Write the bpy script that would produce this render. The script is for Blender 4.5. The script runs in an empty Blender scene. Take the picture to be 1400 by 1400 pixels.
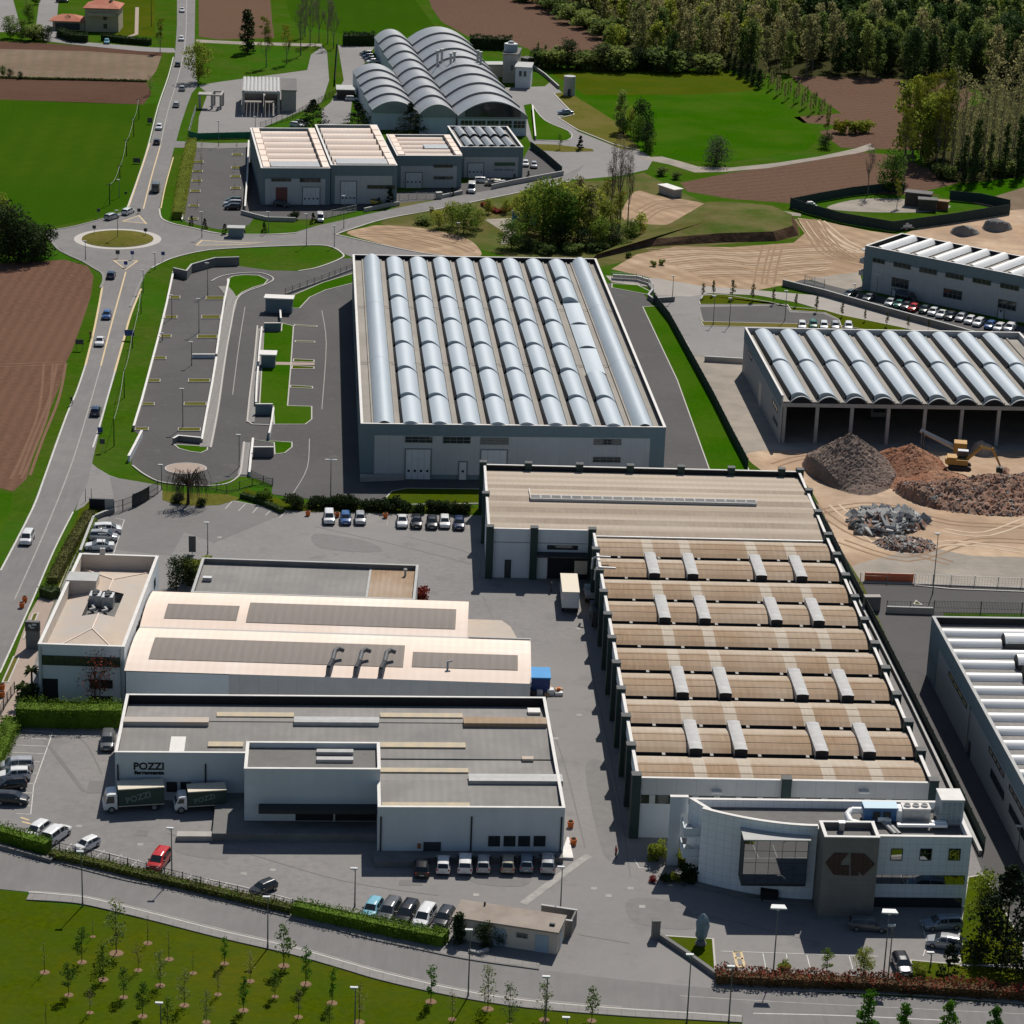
import bpy,math,random
from mathutils import Vector,Matrix
random.seed(11)
RN=random.Random(5)
scene=bpy.context.scene
COL=scene.collection
R=math.radians
# --- camera
FPX,PITCH,ROLL,HC=3494.18,.341888,.0372897,140.0
_f=Vector((0,math.cos(PITCH),-math.sin(PITCH)))
_r0=Vector((1,0,0));_u0=Vector((0,math.sin(PITCH),math.cos(PITCH)))
_r=_r0*math.cos(ROLL)+_u0*math.sin(ROLL)
_u=-_r0*math.sin(ROLL)+_u0*math.cos(ROLL)
CAMPOS=Vector((0,0,HC))
def ray(u,v):return _f*FPX+_r*(u-700)-_u*(v-700)
def P(u,v,z=0.0):
    d=ray(u,v);p=CAMPOS+d*((z-HC)/d.z);return Vector((p.x,p.y,z))
def hgt(bu,bv,tv):
    B=P(bu,bv);lo,hi=0.0,60.0
    for _ in range(40):
        m=(lo+hi)/2;w=B+Vector((0,0,m))-CAMPOS
        if 700-FPX*w.dot(_u)/w.dot(_f)>tv:lo=m
        else:hi=m
    return lo
cam_d=bpy.data.cameras.new('camera');cam=bpy.data.objects.new('camera',cam_d);COL.objects.link(cam)
cam_d.sensor_width=36;cam_d.lens=FPX/1400*36;cam_d.clip_start=1;cam_d.clip_end=8000
M=Matrix(((_r.x,_u.x,-_f.x),(_r.y,_u.y,-_f.y),(_r.z,_u.z,-_f.z)))
cam.matrix_world=Matrix.Translation(CAMPOS) @ M.to_4x4()
scene.camera=cam
# --- light
SUNEL,SUNAZ=R(49.5),math.atan2(.262,.965)
w=bpy.data.worlds.new('World');scene.world=w;w.use_nodes=True
nt=w.node_tree;bg=nt.nodes['Background']
sky=nt.nodes.new('ShaderNodeTexSky');sky.sky_type='NISHITA';sky.sun_disc=False
sky.sun_elevation=SUNEL;sky.sun_rotation=SUNAZ;sky.air_density=1.0;sky.dust_density=.6;sky.ozone_density=1.2
nt.links.new(sky.outputs[0],bg.inputs[0]);bg.inputs[1].default_value=.065
sd=bpy.data.lights.new('sun','SUN');sd.energy=5.0;sd.angle=R(.53);sd.color=(1,.945,.87)
so=bpy.data.objects.new('sun',sd);COL.objects.link(so)
sv=Vector((math.sin(SUNAZ)*math.cos(SUNEL),math.cos(SUNAZ)*math.cos(SUNEL),math.sin(SUNEL)))
so.rotation_euler=sv.to_track_quat('Z','Y').to_euler();so.location=(60,400,300)
scene.view_settings.view_transform='Standard';scene.view_settings.look='None'
scene.view_settings.exposure=0.0;scene.view_settings.gamma=1
# --- materials
MATS={}
def mat(name,c,c2=None,scale=1.0,rough=.85,detail=5,metal=0.0,spec=.25,big=None,stripes=None,bump=0.0,stretch=None,tile=None,rnd=0.0,transl=0.0,spots=None):
    """noise between c and c2; big=(scale, colour, amount); stripes=(axis angle, period m, colour, amount); tile=(sx, sy, colour, mortar)"""
    if name in MATS:return MATS[name]
    if rough>=.95:spec=0.0
    m=bpy.data.materials.new(name);m.use_nodes=True;MATS[name]=m
    t=m.node_tree;N=t.nodes;L=t.links;b=N['Principled BSDF']
    b.inputs['Roughness'].default_value=rough;b.inputs['Metallic'].default_value=metal
    b.inputs['Specular IOR Level'].default_value=spec
    tc=N.new('ShaderNodeTexCoord');vec=tc.outputs['Object']
    if stretch:
        mp=N.new('ShaderNodeMapping');mp.inputs['Scale'].default_value=stretch;L.new(vec,mp.inputs[0]);nv=mp.outputs[0]
    else:nv=vec
    def noise(v,s,d):
        n=N.new('ShaderNodeTexNoise');n.inputs['Scale'].default_value=s;n.inputs['Detail'].default_value=d;n.inputs['Roughness'].default_value=.6
        L.new(v,n.inputs['Vector']);return n.outputs['Fac']
    def ramp(f,a,bb):
        r=N.new('ShaderNodeMapRange');r.inputs[1].default_value=a;r.inputs[2].default_value=bb;L.new(f,r.inputs[0]);return r.outputs[0]
    def mix(f,a,bb,mode='MIX'):
        x=N.new('ShaderNodeMix');x.data_type='RGBA';x.blend_type=mode
        if isinstance(f,float):x.inputs[0].default_value=f
        else:L.new(f,x.inputs[0])
        for i,q in ((6,a),(7,bb)):
            if isinstance(q,tuple):x.inputs[i].default_value=(*q,1)
            else:L.new(q,x.inputs[i])
        return x.outputs[2]
    def mul(f,k):
        x=N.new('ShaderNodeMath');x.operation='MULTIPLY';L.new(f,x.inputs[0]);x.inputs[1].default_value=k;return x.outputs[0]
    if c2 is None:c2=tuple(x*.82 for x in c)
    nf=noise(nv,scale,detail)
    col=mix(ramp(nf,.3,.7),c2,c)
    if big:
        for bgi in (big if isinstance(big,list) else [big]):
            col=mix(mul(ramp(noise(vec,bgi[0],4),.42,.62),bgi[2]),col,bgi[1])
    if stripes:
        for st in (stripes if isinstance(stripes,list) else [stripes]):
            mp=N.new('ShaderNodeMapping');mp.inputs['Rotation'].default_value=(0,0,-st[0]);L.new(vec,mp.inputs[0])
            wv=N.new('ShaderNodeTexWave');wv.wave_type='BANDS';wv.bands_direction='X';wv.inputs['Scale'].default_value=1.0/st[1]*.314159*1.0
            wv.inputs['Distortion'].default_value=st[4] if len(st)>4 else .6;wv.inputs['Detail'].default_value=2
            wv.inputs['Detail Scale'].default_value=.4
            L.new(mp.outputs[0],wv.inputs[0])
            col=mix(mul(wv.outputs['Fac'],st[3]),col,st[2])
    if tile:
        br=N.new('ShaderNodeTexBrick');br.offset=0;br.inputs['Scale'].default_value=1
        br.inputs['Brick Width'].default_value=tile[0];br.inputs['Row Height'].default_value=tile[1];br.inputs['Mortar Size'].default_value=tile[3]
        if len(tile)>4:
            mp=N.new('ShaderNodeMapping');mp.inputs['Rotation'].default_value=tile[4];L.new(vec,mp.inputs[0]);L.new(mp.outputs[0],br.inputs[0])
        else:L.new(vec,br.inputs[0])
        col=mix(br.outputs['Fac'],col,tile[2])
    if spots:
        col=mix(mul(ramp(noise(vec,spots[0],3),spots[3] if len(spots)>3 else .62,.72),spots[2]),col,spots[1])
    if rnd:
        oi=N.new('ShaderNodeObjectInfo');hs=N.new('ShaderNodeHueSaturation')
        r1=N.new('ShaderNodeMapRange');r1.inputs[3].default_value=1-rnd;r1.inputs[4].default_value=1+rnd;L.new(oi.outputs['Random'],r1.inputs[0]);L.new(r1.outputs[0],hs.inputs['Value'])
        r2=N.new('ShaderNodeMapRange');r2.inputs[3].default_value=.5+.06*rnd;r2.inputs[4].default_value=.5-.06*rnd;L.new(oi.outputs['Random'],r2.inputs[0]);L.new(r2.outputs[0],hs.inputs['Hue'])
        L.new(col,hs.inputs['Color']);col=hs.outputs[0]
    L.new(col,b.inputs['Base Color'])
    if bump:
        bp=N.new('ShaderNodeBump');bp.inputs['Strength'].default_value=bump;bp.inputs['Distance'].default_value=.3;L.new(nf,bp.inputs['Height']);L.new(bp.outputs[0],b.inputs['Normal'])
    if transl:
        tr=N.new('ShaderNodeBsdfTranslucent');L.new(col,tr.inputs[0]);ms=N.new('ShaderNodeMixShader');ms.inputs[0].default_value=transl
        L.new(b.outputs[0],ms.inputs[1]);L.new(tr.outputs[0],ms.inputs[2]);L.new(ms.outputs[0],N['Material Output'].inputs[0])
    return m
def paint(name,c,rough=.3,metal=0.0):
    if name in MATS:return MATS[name]
    m=bpy.data.materials.new(name);m.use_nodes=True;MATS[name]=m
    N=m.node_tree.nodes;L=m.node_tree.links;b=N['Principled BSDF']
    n=N.new('ShaderNodeTexNoise');n.inputs['Scale'].default_value=3;tc=N.new('ShaderNodeTexCoord');L.new(tc.outputs['Object'],n.inputs[0])
    x=N.new('ShaderNodeMix');x.data_type='RGBA';L.new(n.outputs[0],x.inputs[0]);x.inputs[6].default_value=(*c,1);x.inputs[7].default_value=(*[k*.86 for k in c],1)
    L.new(x.outputs[2],b.inputs['Base Color']);b.inputs['Roughness'].default_value=rough;b.inputs['Metallic'].default_value=metal
    b.inputs['Coat Weight'].default_value=.35 if rough<.4 and not metal else 0
    return m
# --- mesh builder
class MB:
    def __init__(s):s.v=[];s.f=[];s.m=[];s.s=[]
    def add(s,vs,fs,mi=0,sm=False):
        o=len(s.v);s.v+=[tuple(x) for x in vs]
        for f in fs:s.f.append(tuple(i+o for i in f));s.m.append(mi);s.s.append(sm)
    def quad(s,a,b,c,d,mi=0,sm=False):s.add([a,b,c,d],[(0,1,2,3)],mi,sm)
    def box(s,x0,x1,y0,y1,z0,z1,mi=0,T=None):
        x0,x1=min(x0,x1),max(x0,x1);y0,y1=min(y0,y1),max(y0,y1)
        vs=[Vector((x,y,z)) for z in (z0,z1) for y in (y0,y1) for x in (x0,x1)]
        if T:vs=[T @ q for q in vs]
        s.add(vs,[(0,2,3,1),(4,5,7,6),(0,1,5,4),(2,6,7,3),(0,4,6,2),(1,3,7,5)],mi)
        return s
    def prism(s,pts,z0,z1,mi=0,top=None):
        n=len(pts);a=sum(pts[i][0]*pts[(i+1) % n][1]-pts[(i+1) % n][0]*pts[i][1] for i in range(n))
        if a<0:pts=pts[::-1]
        vs=[(p[0],p[1],z0) for p in pts]+[(p[0],p[1],z1) for p in pts]
        s.add(vs,[(i,(i+1) % n,(i+1) % n+n,i+n) for i in range(n)]+[tuple(range(n-1,-1,-1))],mi)
        s.add([(p[0],p[1],z1) for p in pts],[tuple(range(n))],mi if top is None else top)
        return s
    def cyl(s,cx,cy,z0,z1,r0,r1=None,n=12,mi=0,sm=True,cap=True):
        r1=r0 if r1 is None else r1
        vs=[(cx+r0*math.cos(2*math.pi*i/n),cy+r0*math.sin(2*math.pi*i/n),z0) for i in range(n)]+[(cx+r1*math.cos(2*math.pi*i/n),cy+r1*math.sin(2*math.pi*i/n),z1) for i in range(n)]
        s.add(vs,[(i,(i+1) % n,(i+1) % n+n,i+n) for i in range(n)],mi,sm)
        if cap:s.add(vs,[tuple(range(n,2*n)),tuple(range(n-1,-1,-1))],mi)
        return s
    def tube(s,p0,p1,r0,r1=None,n=5,mi=0,sm=True,cap=False):
        p0,p1=Vector(p0),Vector(p1);d=p1-p0
        if d.length<1e-6:return s
        r1=r0 if r1 is None else r1
        q=d.to_track_quat('Z','Y');vs=[]
        for p,r in ((p0,r0),(p1,r1)):
            for i in range(n):vs.append(p+q @ Vector((r*math.cos(2*math.pi*i/n),r*math.sin(2*math.pi*i/n),0)))
        s.add(vs,[(i,(i+1) % n,(i+1) % n+n,i+n) for i in range(n)],mi,sm)
        if cap:s.add(vs,[tuple(range(n,2*n)),tuple(range(n-1,-1,-1))],mi)
        return s
    def path(s,pts,r,n=6,mi=0):
        for a,b in zip(pts,pts[1:]):s.tube(a,b,r,r,n,mi,True,True)
        return s
    def mesh(s,name,mats):
        me=bpy.data.meshes.new(name);me.from_pydata(s.v,[],s.f)
        for m_ in mats:me.materials.append(m_)
        me.polygons.foreach_set('material_index',s.m);me.polygons.foreach_set('use_smooth',s.s);me.update();return me
    def build(s,name,mats,parent=None,loc=None):
        if not isinstance(mats,(list,tuple)):mats=[mats]
        o=bpy.data.objects.new(name,s.mesh(name,mats));COL.objects.link(o)
        if parent:o.parent=parent
        if loc is not None:o.location=loc
        return o
def tag(o,label,cat,group=None):
    o['label']=label;o['category']=cat
    if group:o['group']=group
    return o
def thing(name,label,cat,loc=(0,0,0),rz=0.0,group=None):
    o=bpy.data.objects.new(name,None);COL.objects.link(o);o.empty_display_size=.5
    o.location=loc;o.rotation_euler=(0,0,rz);return tag(o,label,cat,group)
def inst(me,name,parent=None,loc=(0,0,0),rz=0.0,sc=None):
    o=bpy.data.objects.new(name,me);COL.objects.link(o);o.parent=parent;o.location=loc;o.rotation_euler=(0,0,rz)
    if sc:o.scale=sc
    return o
KIDS={}
def dup(root,loc,rz=0.0,label=None,group=None,sc=1.0):
    r=root.copy();COL.objects.link(r);r.location=loc;r.rotation_euler=(0,0,rz);r.scale=(sc,sc,sc)
    if label:r['label']=label
    if group:r['group']=group
    for ch in list(root.children):
        c=ch.copy();COL.objects.link(c);c.parent=r
        for g in ch.children:
            d=g.copy();COL.objects.link(d);d.parent=c
    return r
def area2(p):return sum(p[i][0]*p[(i+1) % len(p)][1]-p[(i+1) % len(p)][0]*p[i][1] for i in range(len(p)))
def offset(pts,t):
    """inward offset of a closed polygon"""
    if area2(pts)<0:pts=pts[::-1]
    n=len(pts);out=[]
    for i in range(n):
        a,b,c=Vector(pts[i-1][:2]),Vector(pts[i][:2]),Vector(pts[(i+1) % n][:2])
        d1=(b-a).normalized();d2=(c-b).normalized();n1=Vector((-d1.y,d1.x));n2=Vector((-d2.y,d2.x))
        k=(n1+n2);k=k/max(.2,(1+n1.dot(n2)))
        out.append(tuple(b+k*t))
    return out
def ring(mb,pts,t0,t1,z0,z1,zi,mi=0,mtop=None,mins=None):
    """parapet wall: outer face z0..z1, top, inner face zi..z1; between inward offsets t0 and t1"""
    if area2(pts)<0:pts=pts[::-1]
    a=offset(pts,t0) if t0 else [tuple(p[:2]) for p in pts];b=offset(pts,t1);n=len(a)
    for i in range(n):
        j=(i+1) % n
        mb.quad((*a[i],z0),(*a[j],z0),(*a[j],z1),(*a[i],z1),mi)
        mb.quad((*a[i],z1),(*a[j],z1),(*b[j],z1),(*b[i],z1),mi if mtop is None else mtop)
        mb.quad((*b[j],zi),(*b[i],zi),(*b[i],z1),(*b[j],z1),mi if mins is None else mins)
    return b
def smoothed(pts,closed=False,n=4):
    """Catmull-Rom through world points"""
    out=[];m=len(pts)
    rngs=range(m) if closed else range(m-1)
    for i in rngs:
        p0=pts[i-1] if (closed or i>0) else pts[i];p1=pts[i];p2=pts[(i+1) % m];p3=pts[(i+2) % m] if (closed or i+2<m) else p2
        for k in range(n):
            t=k/n
            out.append(.5*((2*p1)+(p2-p0)*t+(2*p0-5*p1+4*p2-p3)*t*t+(3*p1-p0-3*p2+p3)*t**3))
    if not closed:out.append(pts[-1])
    return out
def band(pts,w0,w1):
    """left and right offset lines of an open polyline (2-D), mitred"""
    n=len(pts);A_,B_=[],[]
    for i in range(n):
        d1=(pts[i]-pts[i-1]).to_2d().normalized() if i>0 else None;d2=(pts[i+1]-pts[i]).to_2d().normalized() if i<n-1 else None
        d1=d1 or d2;d2=d2 or d1
        n1=Vector((-d1.y,d1.x));n2=Vector((-d2.y,d2.x));k=(n1+n2)/max(.35,1+n1.dot(n2))
        q=pts[i].to_2d();A_.append(q+k*w0);B_.append(q+k*w1)
    return A_,B_
def strip(mb,pts,w0,w1,z0,z1,mi=0,mtop=None):
    a,b=band(pts,w0,w1);n=len(a);mt=mi if mtop is None else mtop
    for i in range(n-1):
        A0,A1,B0,B1=a[i],a[i+1],b[i],b[i+1]
        mb.quad((*A0,z1),(*B0,z1),(*B1,z1),(*A1,z1),mt)
        if z0 is not None and z1-z0>1e-4:
            mb.quad((*A0,z0),(*A0,z1),(*A1,z1),(*A1,z0),mi);mb.quad((*B0,z1),(*B0,z0),(*B1,z0),(*B1,z1),mi)
    if z0 is not None and z1-z0>1e-4:
        mb.quad((*a[0],z0),(*b[0],z0),(*b[0],z1),(*a[0],z1),mi);mb.quad((*b[-1],z0),(*a[-1],z0),(*a[-1],z1),(*b[-1],z1),mi)
    return mb
def PX(l,z=0.0):return [P(u,v,z) for u,v in l]
def sheet(name,px,z,m,smooth=False,world=False):
    pts=[Vector(p) for p in px] if world else PX(px)
    if smooth:pts=smoothed(pts,True,4)
    if area2(pts)<0:pts=pts[::-1]
    mb=MB();mb.add([(p.x,p.y,z) for p in pts],[tuple(range(len(pts)))])
    o=mb.build(name,m);o['kind']='structure';return o
def disc(c,r,n=40):return [Vector((c.x+r*math.cos(2*math.pi*i/n),c.y+r*math.sin(2*math.pi*i/n),0)) for i in range(n)]
def roadstrip(name,px,w0,w1,z0,z1,m,smooth=True):
    pts=PX(px)
    if smooth and len(pts)>2:pts=smoothed(pts)
    o=strip(MB(),pts,w0,w1,z0,z1).build(name,m);o['kind']='structure';return o
ORD=['','first','second','third','fourth','fifth','sixth','seventh','eighth','ninth','tenth','eleventh','twelfth','thirteenth','fourteenth','fifteenth','sixteenth','seventeenth','eighteenth','nineteenth','twentieth']
# --- building frame
class Bld:
    def __init__(s,name,label,cat,fl,ang,z):
        """fl: pixel of the front left roof corner at height z; ang: direction of the front edge"""
        p=P(*fl,z);s.ang=ang;s.root=thing(name,label,cat,(p.x,p.y,0),ang);s.o=Vector((p.x,p.y,0));s.h=z
        s.ax=Vector((math.cos(ang),math.sin(ang),0));s.ay=Vector((-math.sin(ang),math.cos(ang),0))
    def l(s,p):d=p-s.o;return Vector((d.dot(s.ax),d.dot(s.ay),p.z))
    def loc(s,u,v,z=None):return s.l(P(u,v,s.h if z is None else z))
    def _pl(s,u,v,n,k):
        d=ray(u,v);t=(k-(CAMPOS-s.o).dot(n))/d.dot(n);return s.l(CAMPOS+d*t)
    def front(s,u,v,y=0.0):q=s._pl(u,v,s.ay,y);return q.x,q.z
    def side(s,u,v,x=0.0):q=s._pl(u,v,s.ax,x);return q.y,q.z
    def part(s,name,mb,mats,parent=None):return mb.build(name,mats,parent or s.root)
def fbox(mb,wall,a0,a1,z0,z1,o0,o1,at=0.0,mi=0):
    """a box on a wall; wall f/b/l/r; o = distance out from the wall plane"""
    if wall=='f':mb.box(a0,a1,at-o1,at-o0,z0,z1,mi)
    if wall=='b':mb.box(a0,a1,at+o0,at+o1,z0,z1,mi)
    if wall=='l':mb.box(at-o1,at-o0,a0,a1,z0,z1,mi)
    if wall=='r':mb.box(at+o0,at+o1,a0,a1,z0,z1,mi)
def window(B,wall,a0,a1,z0,z1,at=0.0,n=1,rows=1,frame='frame_grey',glass='window_glass',name='window',parent=None):
    a0,a1=min(a0,a1),max(a0,a1);z0,z1=min(z0,z1),max(z0,z1)
    mb=MB();fbox(mb,wall,a0,a1,z0,z1,.0,.04,at,1);t=.07
    for a in [a0+(a1-a0)*i/n for i in range(n+1)]:fbox(mb,wall,a-t/2,a+t/2,z0-t/2,z1+t/2,.042,.1,at,0)
    for z in [z0+(z1-z0)*i/rows for i in range(rows+1)]:fbox(mb,wall,a0+t/2,a1-t/2,z-t/2,z+t/2,.042,.097,at,0)
    return mb.build(name,[MATS[frame],MATS[glass]],parent or B.root)
def gate(B,wall,a0,a1,z1,at=0.0,n=4,m='door_white',name='door',port=True,z0=0.0):
    a0,a1=min(a0,a1),max(a0,a1)
    mb=MB();fbox(mb,wall,a0-.18,a0,z0,z1+.18,0,.14,at,1);fbox(mb,wall,a1,a1+.18,z0,z1+.18,0,.14,at,1);fbox(mb,wall,a0,a1,z1,z1+.18,0,.138,at,1)
    for i in range(n):
        b0=a0+(a1-a0)*i/n;b1=a0+(a1-a0)*(i+1)/n
        fbox(mb,wall,b0+.03,b1-.03,z0,z1,0,.06,at,0)
        if port:c=(b0+b1)/2;fbox(mb,wall,c-.2,c+.2,z0+1.35,z0+1.75,.061,.075,at,2)
    return mb.build(name,[MATS[m],MATS['frame_grey'],MATS['window_glass']],B.root)
def cutbox(mb,T):mb.v=[tuple(T @ Vector(q)) for q in mb.v];return mb
def arch(mb,x0,x1,y0,y1,zs0,zs1,r0,r1,n=10,mi=0,along='y'):
    """barrel shell spanning x0..x1, running y0..y1; spring heights zs and rises r at either end"""
    def pt(t,y,zs,r):
        x=x0+(x1-x0)*t;z=zs+r*(1-(2*t-1)**2)
        return (x,y,z) if along=='y' else (y,x,z)
    A_=[pt(i/n,y0,zs0,r0) for i in range(n+1)];B_=[pt(i/n,y1,zs1,r1) for i in range(n+1)]
    fs=[(i,i+1,i+n+2,i+n+1) for i in range(n)]
    if along !='y':fs=[f[::-1] for f in fs]
    mb.add(A_+B_,fs,mi,True);return A_,B_
def shed(mb,hw,y0,y1,zl0,zl1,zr0,zr1,r,n=12):
    """north-light shell: high glazed left side, curving down to the right"""
    f=lambda y,a,b:[(-hw+2*hw*i/n,y,a*(1-i/n)+b*i/n+r*4*(i/n)*(1-i/n)) for i in range(n+1)]
    A_,B_=f(y0,zl0,zr0),f(y1,zl1,zr1);mb.add(A_+B_,[(i,i+1,i+n+2,i+n+1) for i in range(n)],0,True)
    gable(mb,A_,0,1);gable(mb,B_,0,1,True)
    for s,a,b,g in ((-1,zl0,zl1,.45),(1,zr0,zr1,.02)):
        q=[(s*(hw+g),y0+.5,0),(s*(hw+g),y1-.3,0),(s*hw,y1,b),(s*hw,y0,a)];mb.add(q,[(0,1,2,3) if s>0 else (3,2,1,0)],2)
def gable(mb,pts,zb,mi,flip=False):
    n=len(pts);a,b=pts[0],pts[-1]
    loop=[(a[0],a[1],zb),(b[0],b[1],zb)]+list(pts[::-1])
    mb.add(loop,[tuple(range(len(loop)))[::-1] if flip else tuple(range(len(loop)))],mi)
# --- shared materials
mat('grass',(.048,.105,.004),(.027,.066,.003),.9,.95,detail=8,big=[(.03,(.032,.105,.006),.8),(.09,(.095,.092,.025),.3),(.4,(.03,.075,.006),.4)],bump=.3)
mat('meadow',(.033,.088,.003),(.019,.060,.002),1.1,.95,detail=8,stripes=(R(4),7.5,(.025,.068,.003),.3,2.0),big=[(.006,(.048,.078,.006),.5),(.02,(.027,.070,.004),.8),(.012,(.046,.088,.005),.6),(.25,(.03,.072,.004),.5)],bump=.3)
mat('lawn',(.064,.086,.002),(.036,.058,.001),1.3,.95,detail=8,big=[(.05,(.09,.088,.008),.6),(.12,(.040,.078,.006),.5),(.5,(.048,.072,.008),.5)],bump=.3)
mat('bright_lawn',(.032,.106,.001),(.018,.068,.001),1.1,.95,detail=8,big=[(.08,(.028,.085,.004),.6),(.03,(.065,.11,.01),.5)],bump=.3)
mat('dry_grass',(.125,.115,.025),(.075,.085,.015),1.2,.95,detail=8,big=(.08,(.15,.12,.04),.6),bump=.3)
mat('asphalt',(.245,.231,.22),(.175,.168,.162),1.2,.9,detail=8,big=[(.03,(.165,.159,.155),.75),(.012,(.25,.236,.224),.6),(.15,(.19,.182,.176),.6),(.6,(.215,.204,.195),.5)],spots=(.22,(.12,.118,.117),.4,.58))
mat('asphalt_road',(.185,.177,.172),(.145,.14,.137),1.1,.9,detail=8,big=[(.04,(.205,.195,.187),.6),(.3,(.15,.145,.141),.5)],stretch=(1,.15,1))
mat('asphalt_dark',(.082,.078,.077),(.06,.058,.057),1.2,.9,detail=8,big=[(.06,(.102,.098,.096),.7),(.015,(.066,.063,.062),.6),(.3,(.07,.068,.067),.4)],spots=(.3,(.12,.115,.11),.35,.6))
mat('asphalt_patch',(.165,.158,.153),(.145,.14,.136),.9,.9,big=(.1,(.18,.172,.166),.5))
mat('asphalt_stain',(.19,.182,.176),(.155,.149,.145),.8,.9,detail=8)
mat('concrete_road',(.34,.31,.275),(.30,.275,.245),.5,.9,big=(.08,(.26,.24,.21),.5))
mat('pavement',(.24,.228,.215),(.205,.195,.185),1.2,.9,tile=(1.5,1.5,(.15,.14,.135),.03))
mat('pavement_warm',(.36,.28,.23),(.31,.24,.20),1.0,.9,big=(.1,(.28,.23,.19),.5))
mat('kerb_stone',(.47,.44,.40),(.40,.38,.35),1.5,.9)
mat('gravel',(.33,.292,.248),(.25,.222,.19),.8,.95,big=[(.08,(.37,.325,.275),.6),(.2,(.22,.205,.175),.5)],bump=.4)
mat('sand',(.46,.33,.22),(.36,.255,.168),.35,.95,big=[(.05,(.53,.41,.29),.7),(.09,(.27,.185,.12),.7),(.02,(.34,.24,.155),.6)],stripes=[(R(35),4.2,(.26,.18,.12),.5,7.0),(R(-50),6.5,(.27,.19,.125),.4,5.0)],bump=.7)
mat('sand_site',(.46,.325,.215),(.37,.255,.168),.4,.95,big=[(.05,(.55,.43,.31),.7),(.08,(.29,.205,.145),.7),(.3,(.34,.25,.18),.4)],bump=.7)
mat('field_brown',(.170,.098,.066),(.105,.058,.04),1.0,.95,detail=8,big=[(.02,(.155,.088,.06),.7)],stripes=(R(2),2.3,(.095,.054,.038),.35,1.2),bump=.4)
mat('field_right',(.150,.092,.066),(.098,.060,.043),.8,.95,detail=8,big=[(.015,(.14,.088,.06),.7)],stripes=(R(-58),3.4,(.095,.058,.041),.35,1.0),bump=.4)
mat('field_grey',(.19,.138,.098),(.155,.112,.08),.3,.95,big=[(.04,(.23,.175,.13),.6)],stripes=(R(8),4,(.14,.12,.08),.4,1.0),bump=.3)
mat('field_dark',(.10,.056,.040),(.078,.044,.032),.4,.95,big=[(.03,(.12,.07,.05),.6)],stripes=(R(95),3,(.07,.038,.028),.3,.6),bump=.3)
mat('scrub',(.062,.088,.016),(.11,.085,.035),.5,.95,detail=8,big=[(.06,(.05,.095,.015),.7),(.1,(.20,.15,.08),.4)],bump=.5)
mat('forest_floor',(.035,.045,.014),(.05,.042,.022),.3,.95)
mat('soil',(.20,.13,.085),(.15,.095,.06),1.5,.95)
mat('mulch',(.24,.16,.10),(.17,.11,.07),2,.95)
mat('line_white',(.58,.56,.52),(.40,.39,.37),1.5,.8)
mat('line_yellow',(.62,.48,.27),(.48,.37,.22),1.5,.8)
mat('line_faded',(.36,.34,.31),(.24,.23,.22),1.0,.85)
mat('wall_white',(.60,.64,.66),(.50,.545,.57),.5,.8,stretch=(1,1,.12),big=[(.15,(.45,.49,.52),.6),(.6,(.56,.585,.60),.4)],stripes=(0,2.4,(.52,.555,.575),.35,0.0))
mat('wall_panel',(.47,.475,.47),(.42,.425,.425),.5,.85,tile=(2.4,50,(.34,.345,.345),.035,(R(90),0,0)),big=(.12,(.38,.385,.38),.5))
mat('wall_cream',(.62,.55,.47),(.54,.48,.41),.5,.85,big=(.15,(.5,.43,.36),.4))
mat('wall_slate',(.165,.215,.235),(.14,.187,.208),.6,.8,tile=(2.5,50,(.125,.165,.18),.03,(R(90),0,0)))
mat('wall_grey',(.43,.43,.425),(.38,.38,.378),.5,.85,tile=(2.5,50,(.31,.31,.31),.03,(R(90),0,0)))
mat('wall_grey_side',(.43,.425,.41),(.37,.367,.355),.5,.85,tile=(2.5,50,(.31,.31,.30),.03,(R(90),0,R(90))))
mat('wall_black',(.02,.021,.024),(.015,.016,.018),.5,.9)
mat('concrete',(.40,.375,.34),(.33,.31,.285),.7,.9,big=(.2,(.27,.255,.235),.5))
mat('concrete_dark',(.20,.195,.185),(.155,.15,.145),.7,.9,big=(.2,(.12,.12,.115),.5))
mat('coping',(.68,.66,.62),(.58,.56,.53),.8,.7)
mat('coping_grey',(.42,.42,.40),(.36,.36,.35),.8,.75)
mat('roof_valley',(.33,.305,.265),(.27,.25,.22),.7,.9,stretch=(1,.1,1),big=(.12,(.24,.22,.195),.6))
mat('roof_grey',(.245,.232,.216),(.205,.196,.184),.8,.9,stretch=(4,.3,1),big=[(.07,(.285,.27,.25),.6),(.2,(.175,.166,.158),.5)],stripes=(0,1.05,(.18,.172,.164),.25,0.0))
mat('roof_felt',(.15,.145,.138),(.12,.116,.11),1.0,.9,big=(.1,(.18,.17,.16),.6),spots=(.8,(.10,.09,.085),.4,.58))
mat('roof_brown',(.36,.245,.15),(.225,.145,.085),.9,.9,stretch=(3.5,.3,1),big=[(.06,(.40,.325,.25),.75),(.16,(.27,.185,.115),.55),(.5,(.33,.235,.155),.4)],stripes=[(0,.9,(.25,.18,.12),.3,0.0)])
mat('roof_tan',(.44,.375,.305),(.385,.325,.26),.8,.9,stretch=(3,.3,1),big=[(.05,(.47,.40,.32),.6)],stripes=[(R(90),3.1,(.31,.245,.18),.65,.35),(0,1.0,(.36,.29,.22),.2,0.0)])
mat('roof_tan_worn',(.31,.25,.19),(.24,.19,.145),.9,.9,stretch=(3,.3,1),big=(.08,(.37,.31,.245),.6))
mat('roof_patch',(.47,.41,.33),(.40,.345,.275),.9,.85,stretch=(3,.3,1),stripes=(R(90),3.7,(.36,.30,.23),.25,.4))
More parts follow.
